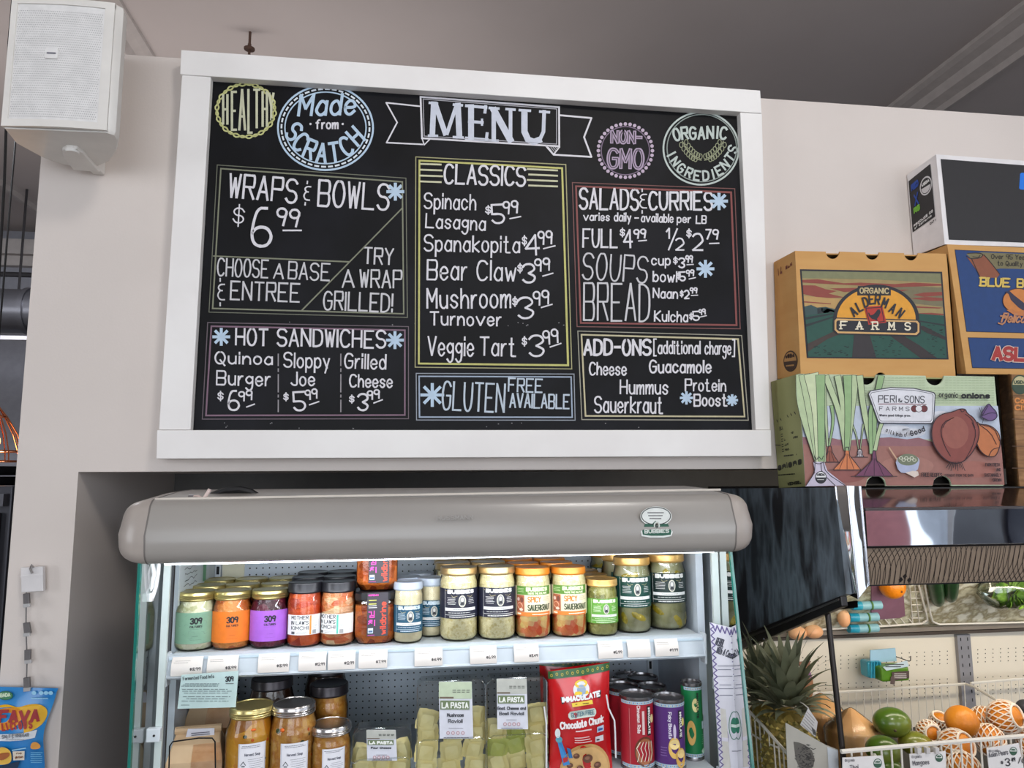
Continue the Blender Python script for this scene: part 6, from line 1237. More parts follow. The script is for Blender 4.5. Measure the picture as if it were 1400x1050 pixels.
# angled mirror built as a sloping bed; its reflections modelled as solid produce
def rk(x, y): # sloping bed: leans from (868 px, Y=1.97) up to (790 px, Y=1.80)
    t = (868-y)/78.0; return P(x, y, 1.97-.17*t)
MB().prism([rk(1040, 862), rk(1560, 842), rk(1560, 770), rk(1040, 786)], [q+Vector((0, .02, -.01)) for q in (rk(1040, 862), rk(1560, 842), rk(1560, 770), rk(1040, 786))]).build('rack_bed', M('crushed_ice_bed', (206, 202, 176), .5, c2=(150, 140, 110), c3=(222, 220, 204), scale=26, bump=.5, bscale=40), pc_)
MB().prism([rk(1040, 872), rk(1560, 852), rk(1560, 846), rk(1040, 866)], [q+Vector((0, .03, 0)) for q in (rk(1040, 872), rk(1560, 852), rk(1560, 846), rk(1040, 866))]).build('rack_edge', M('rack_edge_grey', (170, 158, 146), .4), pc_)
MB().prism([rk(1040, 877), rk(1560, 857), rk(1560, 853), rk(1040, 873)], [q+Vector((0, .03, 0)) for q in (rk(1040, 877), rk(1560, 857), rk(1560, 853), rk(1040, 873))]).build('rack_edge', M('rack_edge_dark', (92, 82, 76), .4), pc_)
area('produce_case_lamp', (1.5, 1.52, zb3-.01), (1.5, 1.9, zb3-.40), 1.1, .05, 2.6, (1, .90, .74))
MB().tube([(XP+.1, 1.50, zb3+.004), (XRR-.1, 1.50, zb3+.004)], .008, 10).build('light_tube', M('warm_tube', (255, 226, 180), emit=3), pc_, True)
ww = M('basket_wire_white', (232, 226, 216), .35)
def wires(t, name, segs, r=.0018, m=None):
    for sgm in segs: MB().tube(sgm, r, 6).build(name, m or ww, t, True)
# baskets of the modelled reflection
bk = T('wire_tray', 'white wire tray right of the stacked bundles on the inclined rack', 'wire tray', rk(1325, 845))
up = lambda v, d: v+Vector((0, -d, d*.25))
wires(bk, 'rim', [[up(rk(*p), .012) for p in ((1258, 790), (1268, 840), (1271, 850), (1280, 854), (1400, 851), (1500, 848))]], .0028)
wires(bk, 'wire', [[up(rk(1245+i*0, 800+j*9), .002), up(rk(1256+j*1.2, 800+j*9), .002)] for j in range(6) for i in (0,)], .0012)
wires(bk, 'wire', [[rk(1243, 796), rk(1248, 852)], [rk(1250, 796), rk(1257, 852)]], .0016)
b2 = T('wire_tray', 'white wire tray under the purple paper on the inclined rack', 'wire tray', rk(1220, 850))
wires(b2, 'rim', [[up(rk(*p), .012) for p in ((1249, 790), (1262, 838), (1264, 848), (1256, 853), (1195, 857), (1120, 861))]], .0028)
wires(b2, 'wire', [[up(rk(1198+i*11, 846), .002), up(rk(1202+i*11, 855), .012)] for i in range(5)], .0014)
pp2 = T('purple_paper', 'sheet of purple tissue paper on the inclined rack', 'paper', rk(1215, 840)); MB().slab([up(rk(*p), .005) for p in ((1190, 795), (1232, 790), (1236, 842), (1229, 845), (1190, 848))], (0, .003, 0)).build('sheet', M('purple_tissue', (150, 104, 124), .8, bump=.2, bscale=20), pp2)
orng = M('orange_skin', (232, 140, 24), .38, c2=(222, 126, 18), scale=14, bump=.12, bscale=160)
o = T('orange', 'orange resting on the purple paper under the mirrored band', 'orange', rk(1210, 800)); c = up(rk(1210, 803), .03); MB().ball(c, .0325, None, 24, 16).build('fruit', orng, o, True); 
MB().ball(c+Vector((.004, -.0310, -.010)), (.003, .002, .003), None, 8, 6).build('navel', M('navel_brown', (120, 70, 24), .8), o, True)
cuc = M('courgette_green', (30, 62, 34), .3, c2=(40, 76, 42), scale=30)
for px, py, rz, lb in ((1268, 802, -.22, 'left of two dark green courgettes on the inclined rack'), (1294, 796, .05, 'right of two dark green courgettes on the inclined rack')):
    t = T('courgette', lb, 'courgette', rk(px, py)); a = up(rk(px, py-30), .020); b_ = up(rk(px+8*(1 if rz < 0 else -0.2), py+26), .020)
    MB().tube([a+(b_-a)*u for u in (0, .3, .6, .8, .9, .96, 1)], [.018, .0185, .0185, .0175, .0155, .011, .004], 16).build('fruit', cuc, t, True)
let = T('lettuce_bag', 'green lettuce in a clear bag on the inclined rack', 'lettuce', rk(1362, 820)); c = up(rk(1362, 808), .035)
lg = M('lettuce_green', (112, 156, 36), .5, c2=(150, 190, 76), c3=(70, 116, 24), scale=24, bump=.6, bscale=30)
rl = random.Random(4)
for i in range(46):
    a = rl.uniform(0, 2*PI); e = rl.uniform(-.5, 1.2); dirv = Vector((math.cos(a)*math.cos(e), -abs(math.sin(e))*.6-.2, math.sin(a)*math.cos(e)*.62)); base = c+Vector((.01, 0, -.01)); tip = base+dirv*.062; side = dirv.cross(Vector((0, 1, .3))).normalized()*rl.uniform(.010, .018)
    mid = base+dirv*.036+Vector((0, -.006, 0)); MB().add([base, mid-side, mid+Vector((0, -.004, 0)), mid+side, tip-side*.7+Vector((0, .004, 0)), tip, tip+side*.7+Vector((0, .004, 0))], [(0, 1, 2), (0, 2, 3), (1, 4, 5, 2), (2, 5, 6, 3)]).build('leaf', lg, let, True)
MB().ball(c, (.078, .045, .050), None, 24, 14, None, lambda v: 1+.07*math.sin(7*v.x+9*v.z)*math.cos(6*v.y)).build('clear_bag', glassmat('bag_film', (240, 246, 240), 1.5, .12, .08), let, True)
# stacked blue bundles and peach trays at the left of the modelled reflection
blm = M('blue_plastic', (26, 138, 168), .3, c2=(60, 166, 190), scale=20); pbl = M('pale_blue_label', (140, 190, 200), .35)
for i, (px, py) in enumerate(((1176, 829), (1172, 845), (1172, 860))):
    t = T('blue_bundle', ['topmost blue plastic bundle of the stack left of the orange', 'middle blue plastic bundle of the stack left of the orange', 'lowest blue plastic bundle of the stack left of the orange'][i], 'bundle', up(rk(px, py), .02), 'blue plastic bundles on the rack')
    c0 = up(rk(px-18, py), .022); c1 = up(rk(px-6, py), .022); c2_ = up(rk(px+21, py-1), .022)
    MB().tube([c0, c1], [.0115, .012], 14).build('rolled_end', blm, t, True); MB().tube([c1, c2_], .0115, 14).build('pack', pbl, t, True); MB().tube([c1+(c2_-c1)*.45+Vector((0, -.002, 0)), c1+(c2_-c1)*.52+Vector((0, -.002, 0))], .0122, 14).build('band', M('green_print', (84, 130, 60), .5), t, True)
pch = M('peach_skin', (240, 196, 152), .5, c2=(234, 172, 124), scale=10)
for i, (px, py) in enumerate(((1085, 866), (1107, 864), (1148, 846))):
    t = T('peach', ['leftmost pale peach at the left end of the inclined rack', 'second pale peach from the left on the inclined rack', 'peach in a white net beside the blue bundles'][i], 'peach', up(rk(px, py), .02)); MB().ball(up(rk(px, py), .02), (.026, .022, .018) if i < 2 else (.016, .018, .024), None, 20, 12).build('fruit', pch, t, True)
# hanging bag roll dispenser
hg = T('bag_dispenser', 'blue and green bag roll packs hanging from a hook on the cream pegboard', 'bag pack', P(1215, 910, 1.93))
MB().box(P(1188, 928, 1.93), P(1206, 904, 1.93)+Vector((0, .04, 0))).build('blue_roll', blm, hg, bevel=.006)
for i in range(4): a = P(1191+i*4, 905, 1.928); b_ = P(1191+i*4, 927, 1.928); MB().tube([a, b_], .003, 6).build('fold', blm, hg, True)
MB().slab([P(1190, 889, 1.94), P(1224, 886, 1.94), P(1226, 904, 1.94), P(1190, 906, 1.94)], (0, .003, 0)).build('header_card', M('header_blue', (160, 196, 216), .4), hg, label='pale blue header card')
MB().box(P(1206, 933, 1.902), P(1243, 911, 1.902)+Vector((0, .05, 0))).build('green_pack', M('green_pack', (96, 148, 34), .35, c2=(80, 126, 30)), hg, bevel=.006)
k = Ink(onY(1.90), lift=.001); k.poly([(1207, 912), (1240, 903), (1243, 911), (1212, 917)], (196, 214, 222)); k.poly([(1219, 919), (1243, 917), (1243, 927), (1221, 931)], (84, 66, 62)); k.up(); k.poly([(1218, 925), (1225, 923), (1223, 936), (1217, 935)], (96, 80, 76)); k.fine(1222, 920, 1240, 928, 1, (216, 210, 206), rows=3); k.fine(1210, 913, 1236, 907, 1.3, (70, 76, 80), rows=2); k.done('pack_print', hg)
MB().tube([P(1217, 897, YPB), P(1217, 895, 1.96), P(1243, 904, 1.90), P(1245, 903, 1.895), P(1245, 897, 1.895)], .0013, 6).build('hook', M('dark_hook', (40, 34, 40), .4, .6), hg, True)
# main wire basket: back rail, sloping divider, front rail and wires
bs = T('wire_basket', 'long white wire basket holding the fruit in the produce case', 'basket', (1.2, 1.7, .9))
YBR, YFR = 1.94, 1.43
wires(bs, 'rail', [[P(1045, 951, YBR), P(1110, 948.5, YBR), P(1200, 943, YBR), P(1320, 935, YBR)], [P(1327, 934, YBR), P(1400, 928, YBR), P(1540, 918, YBR)]], .0040)
wires(bs, 'divider_rail', [[P(1320, 935, YBR), P(1332, 939, 1.90), P(1375, 965, 1.74), P(1430, 1003, 1.46)]], .0034)
x = 1117
while x < 1540:
    if not 1322 < x < 1330: y = 948.5-(x-1110)*.066; wires(bs, 'wire', [[P(x, y, YBR-.003), P(x+5.5, y+100, YBR-.003)]], .0014)
    x += 10.6
wires(bs, 'rail', [[P(1150, 1027.5, YFR), P(1260, 1018, YFR), P(1400, 1006, YFR), P(1520, 996, YFR)]], .0046)
x = 1164
while x < 1510: y = 1026.3-(x-1164)*.085; wires(bs, 'wire', [[P(x, y, YFR+.002), P(x+4, y+60, YFR+.002)]], .0021); x += 13.6
bs2 = T('wire_basket', 'white wire basket end sloping down below the pineapples', 'basket', (1.0, 1.7, .9))
XB = XP+.02
wires(bs2, 'rail', [[P(1022, 970, 1.70), P(1040, 989, 1.62), P(1060, 1012, 1.53), P(1078, 1032, 1.47)]], .0034)
wires(bs2, 'rail', [[P(1027, 1003, 1.69), P(1045, 1014, 1.62), P(1063, 1022, 1.55)]], .0022)
for i in range(9): t = i/8; Y = 1.70-.23*t; x = 1025+52*t; y = 973+56*t; wires(bs2, 'wire', [[P(x, y, Y), P(x+6, y+80, Y)]], .0016)
# pineapples
pnm = M('pineapple_skin', (146, 122, 56), .6, c2=(108, 98, 48), c3=(186, 156, 76), scale=26, voro=True, bump=.6, bscale=40); lfm = M('pineapple_leaf', (122, 124, 98), .6, c2=(98, 102, 78), c3=(142, 146, 122), scale=8)
def pineapple(px, py, Y, s, lab, seed, tilt=0):
    c = P(px, py, Y); t = T('pineapple', lab, 'pineapple', c, 'pineapples at the left end of the produce case'); rd_ = random.Random(seed)
    H = .16*s; R = .052*s; body = MB(); n = 18; m = 13
    body.ball((c.x, c.y, c.z-H*.5), (R, R, H*.54), None, 28, 18).build('fruit_body', pnm, t, True)
    ey = MB()
    for j in range(m):
        v = -0.85+1.75*j/m; z = c.z-H*.5+H*.54*v; rr = R*math.sqrt(max(0, 1-v*v))
        for i in range(n):
            a = 2*PI*(i+.5*(j % 2))/n
            if math.sin(a) > .35: continue
            p = Vector((c.x+rr*math.cos(a), c.y+rr*math.sin(a), z)); nn = Vector((math.cos(a)*rr, math.sin(a)*rr, v*.03)).normalized(); sd = Vector((-math.sin(a), math.cos(a), 0))*.0085*s; u_ = Vector((0, 0, .0062*s))
            ey.add([p+sd, p+u_, p-sd, p-u_, p+nn*.0055*s], [(0, 1, 4), (1, 2, 4), (2, 3, 4), (3, 0, 4)])
    ey.build('fruit_eyes', M('pineapple_eye', (168, 144, 66), .6, c2=(114, 108, 54), c3=(200, 174, 90), scale=60), t, kind='stuff')
    for i in range(62):
        k_ = i/62.0; a = i*2.39996; el = .25+1.2*(1-k_) if False else (1.45-1.25*k_); L = (.115-.055*k_)*s*rd_.uniform(.85, 1.1)*(1.12 if i < 24 else 1); w = .0160*s*(1-.25*k_)
        h = Vector((math.cos(a), math.sin(a), 0)); base = c+h*(.004+.020*k_)*s+Vector((tilt*.0, 0, .045*s*(1-k_)*rd_.uniform(.6, 1))); sd = Vector((-h.y, h.x, 0)); pts = []; N_ = 6
        for j in range(N_+1):
            q = j/N_; e_ = el-.9*q*q*(.35+.8*k_); pts.append((q, e_))
        pos = base.copy(); L_v = []; prev = 0
        for q, e_ in pts:
            pos = pos+(h*math.cos(e_)+Vector((0, 0, math.sin(e_))))*(L/N_ if q > 0 else 0); ww_ = w*(1-q**1.6)*(.75+.9*q*(1-q)) if q < 1 else .0003
            L_v += [pos-sd*ww_, pos-Vector((0, 0, .0012))-h*.001, pos+sd*ww_]
        fs = []
        for j in range(N_): b0 = 3*j; fs += [(b0, b0+1, b0+4, b0+3), (b0+1, b0+2, b0+5, b0+4)]
        MB().add(L_v, fs).build('leaf', lfm, t, True)
    return t
pineapple(1078, 972, 1.60, 1.15, 'front pineapple with a tall spiky crown behind the grey pictured card', 3)
pineapple(1045, 963, 1.76, 1.12, 'pineapple behind and left of the front one, half hidden by the fridge end', 5)
nt = T('net_bag', 'small net bag of brown roots behind the pineapple crown', 'bag', P(1098, 930, 1.85)); MB().ball(P(1100, 936, 1.85), (.022, .02, .045), None, 16, 12).build('net_bag_body', M('brown_roots', (176, 130, 90), .7, c2=(140, 96, 66), scale=20, bump=.4), nt, True)
MB().slab([P(1092, 905, 1.826), P(1108, 904, 1.826), P(1107, 912, 1.826), P(1094, 914, 1.826)], (0, .003, 0)).build('card', M('brown_card', (130, 90, 70), .7), nt); MB().slab([P(1091, 915, 1.825), P(1107, 914, 1.825), P(1110, 926, 1.825), P(1094, 930, 1.825)], (0, .003, 0)).build('label', M('violet_label', (150, 96, 150), .6), nt, label='violet label')
# tag, pictured card
hgt = T('hanging_tag', 'white printed tag hanging on the front pineapple', 'tag', P(1106, 985, 1.50)); MB().slab([P(1105, 968, 1.50), P(1118, 987, 1.50), P(1115, 1008, 1.50), P(1094, 991, 1.50)], (0, .001, 0)).build('tag_card', M('tag_card_white', (206, 202, 200), .6), hgt)
k = Ink(onY(1.50)); 
for i in range(6): k.line([(1103-i*1.4, 973+i*3.4), (1114-i*.9, 985+i*3.6)], .7, (130, 126, 126))
for i in range(6): k.line([(1110+i*.9, 994+i*.9), (1112+i*.9, 1004+i*.4)], .5, (50, 50, 52))
k.done('tag_print', hgt); MB().tube([P(1105, 968, 1.50), P(1098, 962, 1.52), P(1094, 960, 1.55)], .0012, 6).build('string', M('string_white', (226, 222, 216), .7), hgt, True)
gc = T('pictured_card', 'grey card with a dark leafy picture leaning in the basket corner', 'card', P(1108, 1040, 1.455)); MB().slab([P(1074, 988, 1.455), P(1130, 1019, 1.455), P(1146, 1025, 1.455), P(1148, 1075, 1.455), P(1078, 1075, 1.455)], (0, .0015, 0)).build('card', M('grey_card', (176, 172, 162), .6), gc)
k = Ink(onY(1.455)); ovl = [(1085, 1014), (1092, 1015), (1100, 1018), (1110, 1026), (1114, 1038), (1112, 1048), (1104, 1056), (1094, 1052), (1088, 1038)]
k.poly(ovl, (96, 92, 86)); k.up(); rd_ = random.Random(1)
for i in range(90): a = rd_.uniform(0, 2*PI); r_ = rd_.uniform(.2, 1.12); x, y = 1100+12*r_*math.cos(a), 1035+18*r_*math.sin(a); k.line([(x, y), (x+rd_.uniform(1, 4), y+rd_.uniform(-2, 3))], .8, (46, 44, 42))
k.poly([(1131, 1021), (1145.5, 1026), (1147, 1075), (1134, 1075)], (196, 202, 208)); k.done('card_print', gc)
# young coconuts
cm = M('coconut_husk', (236, 196, 144), .6, c2=(226, 182, 130), scale=7, stretch=(3, 3, 1))
for px, py, Y, sc, lb in ((1163, 968, 1.66, 1.0, 'trimmed pale young coconut in front, with a pointed top'), (1122, 948, 1.80, .95, 'wrapped young coconut behind, its tip by the hanging tag')):
    c = P(px, py, Y); t = T('young_coconut', lb, 'coconut', c, 'trimmed young coconuts'); pr_ = [(.002, 0), (.012, -.006), (.056, -.040), (.060, -.046), (.056, -.10), (.052, -.13), (.01, -.132)]
    MB().lathe([(r_*sc, z*sc) for r_, z in pr_], 9, c=(c.x, c.y, c.z)).build('husk', cm, t, bevel=.003)
    MB().lathe([(r_*sc*1.03+.001, z*sc+.001) for r_, z in pr_], 9, c=(c.x, c.y, c.z)).build('film_wrap', glassmat('fruit_film', (250, 248, 244), 1.4, .15, .0), t, True)
# mangoes
mg = M('mango_green', (86, 116, 30), .28, c2=(70, 100, 26), c3=(110, 124, 40), scale=5, coat=.3); mo = M('mango_olive', (140, 138, 46), .3, c2=(110, 120, 36), c3=(160, 144, 56), scale=6, coat=.3)
def fruit(nm, px, py, Y, r, m, lab, cat, grp, ang=0, fn=None, parts=None):
    c = P(px, py, Y); t = T(nm, lab, cat, c, grp); MB().ball(c, r, None, 28, 18, Matrix.Rotation(ang, 4, 'Y'), fn).build('fruit', m, t, True)
    if parts: parts(t, c)
    return t
egg = lambda v: 1-.07*v.x+.03*v.z
def stem(t, c): MB().ball(c+Vector((-.022, -.038, -.004)), (.0035, .003, .003), None, 8, 6).build('stem_scar', M('scar_brown', (70, 60, 30), .8), t, True)
def sticker(t, c): MB().ball(c+Vector((-.036, -.020, -.006)), (.006, .006, .011), None, 12, 8).build('sticker', M('silver_sticker', (196, 196, 186), .3), t, True, label='pale printed sticker')
fruit('mango', 1221, 988, 1.60, (.0425, .034, .0315), mg, 'largest dark green mango on top of the pile', 'mango', 'mangoes in the wire basket', .05, egg, stem)
fruit('mango', 1209, 1027, 1.52, (.036, .034, .030), mg, 'green mango below and left of the top mango', 'mango', 'mangoes in the wire basket', .1, egg, sticker)
fruit('mango', 1254, 1018, 1.585, (.040, .032, .026), mo, 'olive mango right of and below the top mango', 'mango', 'mangoes in the wire basket', .25, egg)
fruit('mango', 1217, 1062, 1.50, (.038, .030, .034), mg, 'lowest green mango behind the front rail', 'mango', 'mangoes in the wire basket', -.5, egg, stem)
fruit('mango', 1184, 1004, 1.72, (.032, .028, .022), M('mango_red', (176, 72, 44), .35, c2=(150, 60, 36), scale=6), 'reddish fruit peeping out between the coconut and the green mangoes', 'mango', None, 0, egg)
# asian pears with foam nets
pear = M('pear_golden', (222, 140, 34), .42, c2=(206, 122, 26), scale=12, bump=.08, bscale=200); foam = M('foam_net', (240, 226, 208), .7)
def net(c, R, t, axis, a0, a1, n=16, m=9):
    ax = Vector(axis).normalized(); u = ax.orthogonal().normalized(); v = ax.cross(u); mb = MB()
    pt = lambda th, ph_: Vector(c)+(ax*math.cos(th)+(u*math.cos(ph_)+v*math.sin(ph_))*math.sin(th))*R
    for s_ in (-1, 1):
        for i in range(n):
            mb.tube([pt(a0+(a1-a0)*j/m, 2*PI*i/n+s_*1.1*j/m) for j in range(m+1)], .0014, 5)
    mb.tube([pt(a0, 2*PI*i/24) for i in range(24)], .0026, 6, closed=True)
    mb.build('foam_net', foam, t, True, kind='stuff')
def pearf(px, py, Y, r, lab, netax=None, a0=.7, st_=False):
    c = P(px, py, Y); t = T('asian_pear', lab, 'pear', c, 'golden pears in foam nets'); MB().ball(c, (r, r, r*.95), None, 26, 16).build('fruit', pear, t, True)
    if netax: net(c, r+.0022, t, netax, a0, 2.75)
    if st_: MB().box(c+Vector((.005, -r-.001, -.008)), c+Vector((.014, -r*.93, .008))).build('sticker', M('white_sticker', (226, 224, 222), .4), t, label='small white sticker')
    return t
pearf(1315, 986, 1.60, .0355, 'large bare golden pear on top of the pile, without a net', None)
pearf(1269, 1000, 1.60, .0225, 'small golden pear with a white sticker, in a net beside the mangoes', (-.1, -1, .1), .75, True)
pearf(1284, 986, 1.70, .0200, 'golden pear behind, left of the large bare one', (0, -.5, 1), .9)
pearf(1307, 1020, 1.54, .0335, 'golden pear below the large bare one, its net pulled open', (.35, -1, .5), .75)
pearf(1352, 1012, 1.60, .0320, 'golden pear wholly wrapped in net right of the large bare one', (.6, .6, .6), .5)
pearf(1345, 985, 1.68, .0300, 'netted golden pear behind the large bare one', (.5, .8, .4), .4)
pearf(1374, 980, 1.62, .0350, 'golden pear half out of its net at the upper right of the pile', (.45, -1, .35), .72)
pearf(1413, 1018, 1.60, .0330, 'golden pear cut off by the right edge of the picture', (-.3, .8, .5), .5)
pearf(1318, 1052, 1.50, .0320, 'netted golden pear low behind the front rail', (.2, .6, 1), .4)
fruit('dark_avocado', 1402, 966, 1.68, (.02, .02, .016), M('dark_fruit', (60, 60, 66), .5), 'dark round fruit at the right edge above the pears', 'fruit', None)
# price signs
def psign(pts, lab, name, seal_c, tx_, price=None):
    t = T('price_sign', lab, 'price sign', P(*pts[3], 1.418), 'white price signs on the basket rail'); MB().slab([P(x, y, 1.418) for x, y in pts], (0, .0015, 0)).build('sign_card', M('sign_white', (232, 228, 226), .5), t)
    k = Ink(onY(1.418)); (x0, y0), (x1, y1) = pts[0], pts[1]; k.fine(x0+3, y0+3.5, x0+18, y0+4, 3, (176, 172, 172)); k.text('Organic', x0+3, y0+5.8, x0+17, y0+5, 3.8, .7, (110, 108, 110))
    sx, sy, sr = seal_c; k.disc(sx, sy, sr, sr*1.12, (60, 96, 76)); k.up(); k.disc(sx, sy, sr*.82, sr*.93, (226, 228, 222)); k.up(); k.poly([(sx+sr*.8*math.cos(PI*i/12), sy+.4+sr*.9*math.sin(PI*i/12)) for i in range(13)], (60, 96, 76)); k.text('USDA', sx-sr*.6, sy-.6, sx+sr*.6, sy-.6, 2.6, .7, (60, 96, 76))
    k.text(name, *tx_, 7, .9, (110, 108, 112))
    if price: k.text(price[0], *price[1:5], price[5], 1.4, (50, 50, 54)); k.text(price[6], *price[7:11], price[11], 1.1, (50, 50, 54)); k.text('/ea.', price[9]+3, price[10]+3, price[9]+17, price[10]+2, 9, 1.1, (50, 50, 54)); k.text('$', price[1]-7, price[2]-3, price[1]-3, price[2]-3, 5, .8, (50, 50, 54))
    k.done('sign_print', t)
    for dx in (.25, .5, .75): a = P(pts[0][0]+(pts[1][0]-pts[0][0])*dx, (pts[0][1]+pts[1][1])/2, 1.416); MB().box(a+Vector((-.004, -.003, -.002)), a+Vector((.004, .006, .010))).build('clip', M('clear_clip', (206, 202, 200), .2), t) if 'middle' in lab else None
psign([(1152, 1036), (1207, 1033), (1215, 1075), (1152, 1075)], 'price sign below the coconuts reading Thai', 'Thai', (1200, 1043.5, 5.8), (1162, 1053, 1174, 1052))
psign([(1243.5, 1031), (1293, 1027), (1294, 1075), (1247, 1075)], 'middle price sign reading Mangoes', 'Mangoes', (1284, 1036, 5.2), (1248, 1047, 1271, 1045))
psign([(1349, 1023), (1393, 1016), (1404, 1075), (1355, 1075)], 'tilted price sign at the right reading Asian Pears', 'Asian Pears', (1385.5, 1027, 5.2), (1352, 1036, 1379, 1031.5), ('3', 1375, 1048, 1382, 1047, 11, '49', 1383, 1042, 1389, 1041, 6))
MB().box((XP+.02, 1.42, .2), (XRR, YPB, P(1200, 1120, 1.5).z)).build('case_base', M('case_base_dark', (40, 38, 38), .5), pc_)

# ---------------------------------------------------------------- clip strip and hanging snack bag
YH = 1.742
cs = T('clip_strip', 'white header and strip of metal clips hanging on the wall at the lower left', 'clip strip', P(43, 790, YH))
MB().slab([P(28, 776, YH-.012), P(58.5, 774.5, YH-.012), P(59, 808, YH-.012), P(29, 810, YH-.012)], (0, .012, 0)).build('header', M('header_white', (226, 222, 222), .35), cs, bevel=.001)
MB().slab([P(28, 787, YH-.0135), P(58.5, 785.5, YH-.0135), P(58.6, 788, YH-.0135), P(28, 789.5, YH-.0135)], (0, .002, 0)).build('header_ridge', M('header_white'), cs)
MB().tube([P(44, 784, YH-.016), P(41, 777, YH-.018), P(43, 772, YH-.016), P(46, 776, YH-.016)], .0022, 8).build('hook', M('grey_hook', (150, 144, 142), .4, .4), cs, True)
MB().tube([P(36, 810, YH-.006), P(35.5, 860, YH-.006), P(37, 900, YH-.006), P(36, 940, YH-.006)], .0014, 6).build('strip', M('strip_grey', (120, 116, 116), .5), cs, True)
for i, (x, y, a) in enumerate(((35.5, 812, 0), (35.5, 852, .1), (37.5, 889, -.05), (36, 927, 0))):
    MB().slab([P(x-4.5, y, YH-.012), P(x+4, y-1, YH-.012), P(x+4.6+a*20, y+14, YH-.016), P(x-4+a*10, y+14, YH-.016)], (0, .006, 0)).build('clip', M('clip_grey', (110, 106, 106), .35, .6), cs, bevel=.0008)
    MB().slab([P(x-4.5, y+14, YH-.018), P(x+4.8, y+13, YH-.018), P(x+4.8, y+18, YH-.018), P(x-4.2, y+19, YH-.018)], (0, .007, 0)).build('clip_jaw', M('clip_bright', (206, 204, 204), .3, .5), cs, bevel=.0008)
bgm = M('blue_snack_film', (38, 138, 206), .3, c2=(30, 122, 192), scale=6, bump=.2, bscale=10, coat=.3)
sb_ = T('snack_bag', 'blue bag of fava bean snacks hanging from the clip strip', 'bag', P(30, 1000, YH-.03))
LP_ = [(-34, 938), (80, 941), (72.5, 962), (60, 1000), (61, 1040), (62, 1090), (-34, 1090)]
def sbm(x, y, l):
    u = min(1, max(0, (x+34)/96)); v = min(1, max(0, (y-938)/150)); return P(x, y, YH-.006-.024*math.sin(PI*u)**.8*math.sin(PI*min(1, v*.9+.02))**.8-l)
b = MB(); vs = []; nx, ny = 16, 20
def edge(y):
    r = [(938, 80), (962, 73), (980, 66), (1000, 60), (1012, 59), (1040, 61), (1090, 62)]
    for (a, xa_), (c, xc) in zip(r, r[1:]):
        if y <= c: return xa_+(xc-xa_)*(y-a)/(c-a)
    return 62
for j in range(ny+1):
    y = 938+150*j/ny
    for i in range(nx+1): x = -34+(edge(y)+34)*i/nx; vs.append(sbm(x, y+(3*(x+34)/114 if j == 0 else 0), 0))
fs = [(j*(nx+1)+i, j*(nx+1)+i+1, (j+1)*(nx+1)+i+1, (j+1)*(nx+1)+i) for j in range(ny) for i in range(nx)]
n0 = len(vs); 
for j in range(ny+1):
    y = 938+150*j/ny
    for i in range(nx+1): x = -34+(edge(y)+34)*i/nx; vs.append(P(x, y+(3*(x+34)/114 if j == 0 else 0), YH-.002))
fs += [tuple(n0+q for q in f[::-1]) for f in fs]
b.add(vs, fs).build('bag_body', bgm, sb_, True)
k = Ink(sbm, lift=.0022, step=.0008); X = lambda cx, cy: (cx/8.08, 920+cy/8.08)
def blob(pts, c): k.poly(chaikin([X(*p) for p in pts], 2, True), c); k.up()
blob([(-220, 420), (-60, 370), (60, 345), (130, 360), (200, 385), (300, 350), (420, 340), (510, 380), (530, 450), (480, 560), (360, 640), (200, 690), (-100, 700), (-260, 600)], (236, 180, 30)); blob([(-100, 420), (100, 380), (220, 400), (260, 480), (180, 600), (0, 650), (-150, 560)], (232, 150, 36))
for c, x0, x1, y in (('F', 2, 96, 560), ('A', 92, 200, 560), ('V', 200, 330, 560), ('A', 330, 440, 550)): k.text(c, *X(x0-30 if c == 'F' else x0, y), *X(x1, y-6), 18.5, 4.6, (160, 30, 34), slant=.12)
for c, x in zip('LICIOUS', (20, 78, 112, 168, 205, 258, 318)): k.text(c, *X(x, 646-(x-20)*.09), *X(x+(44 if c != 'I' else 16), 642-(x-20)*.09), 11.5, 2.4, (170, 44, 34))
k.up(); k.poly([X(*p) for p in ((-60, 680), (120, 675), (280, 660), (410, 628), (385, 715), (250, 745), (100, 756), (-60, 750))], (222, 226, 232)); k.up(); k.text('SALT & VINEGAR', *X(20, 728), *X(322, 704), 5, .9, (110, 116, 126)); k.fine(*X(50, 742), *X(290, 735), .8, (140, 146, 156))
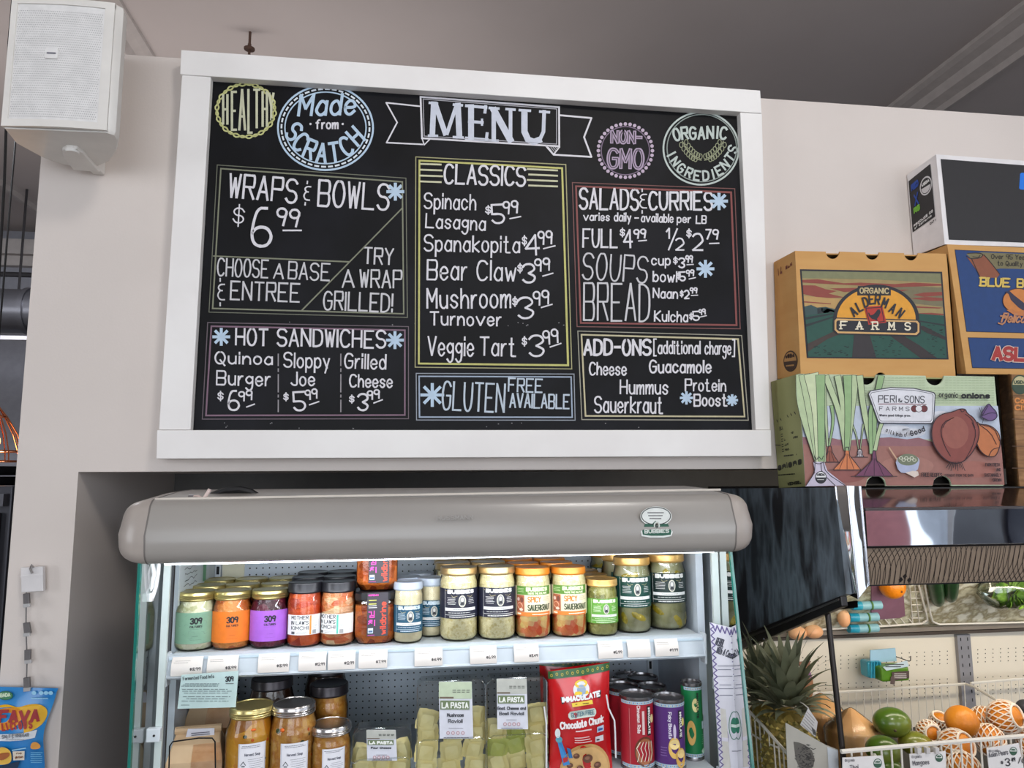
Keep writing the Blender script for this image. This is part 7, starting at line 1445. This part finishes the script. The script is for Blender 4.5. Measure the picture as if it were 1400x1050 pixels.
k.disc(*X(60, 250), 10.5, 6.2, (30, 90, 70)); k.up(); k.disc(*X(60, 250), 9.6, 5.4, (60, 130, 90)); k.up(); k.text('BADA', *X(0, 272), *X(118, 262), 5.6, 1.4, (206, 226, 196))
for x in (375, 455, 508, 560): k.disc(*X(x, 222), 3.2, 2.6, (150, 206, 236)); 
k.fine(*X(330, 275), *X(560, 290), .8, (150, 206, 236), rows=2); k.poly([X(*p) for p in ((140, 868), (272, 862), (268, 962), (145, 966))], (226, 214, 196)); k.up(); k.text('no', *X(180, 900), *X(240, 898), 3, .7, (130, 80, 50)); k.text('gluten', *X(165, 945), *X(256, 940), 3.4, .7, (130, 80, 50)); k.poly([X(*p) for p in ((130, 850), (285, 826), (285, 836), (132, 862))], (160, 210, 236))
blob([(-60, 860), (20, 810), (110, 850), (130, 920), (120, 1000), (0, 1020), (-80, 1000)], (236, 190, 80)); blob([(-40, 900), (60, 880), (110, 880), (100, 930), (0, 980)], (170, 96, 50)); blob([(350, 770), (400, 760), (450, 800), (440, 840), (340, 845), (335, 810)], (232, 160, 70)); k.fine(*X(330, 870), *X(470, 1000), .9, (120, 190, 230), rows=6)
k.poly([X(*p) for p in ((-80, 1050), (220, 975), (190, 1060), (-80, 1180))], (24, 52, 80))
k.done('bag_print', sb_)
# room behind the camera, seen only in the mirrored band
pk_ = T('pink_display', 'pink display stand seen reflected in the mirrored band', 'display', (2.9, -1.6, 0)); MB().box((2.75, -1.7, 0), (3.12, -1.6, 1.7)).build('panel', M('pink_panel', (255, 178, 190), .5), pk_); MB().box((2.7, -1.75, 0), (3.17, -1.55, .05)).build('foot', M('pink_foot', (150, 80, 96), .5), pk_)
fd = T('drinks_fridge', 'dark upright drinks fridge seen reflected in the mirrored band', 'fridge', (4.2, -2.0, 0)); MB().box((3.95, -2.2, 0), (4.4, -1.7, 1.95)).build('body', M('dark_fridge', (30, 32, 46), .3), fd, bevel=.02); MB().box((3.98, -1.7, .2), (4.37, -1.685, 1.8)).build('door', M('fridge_door', (70, 74, 90), .15), fd)
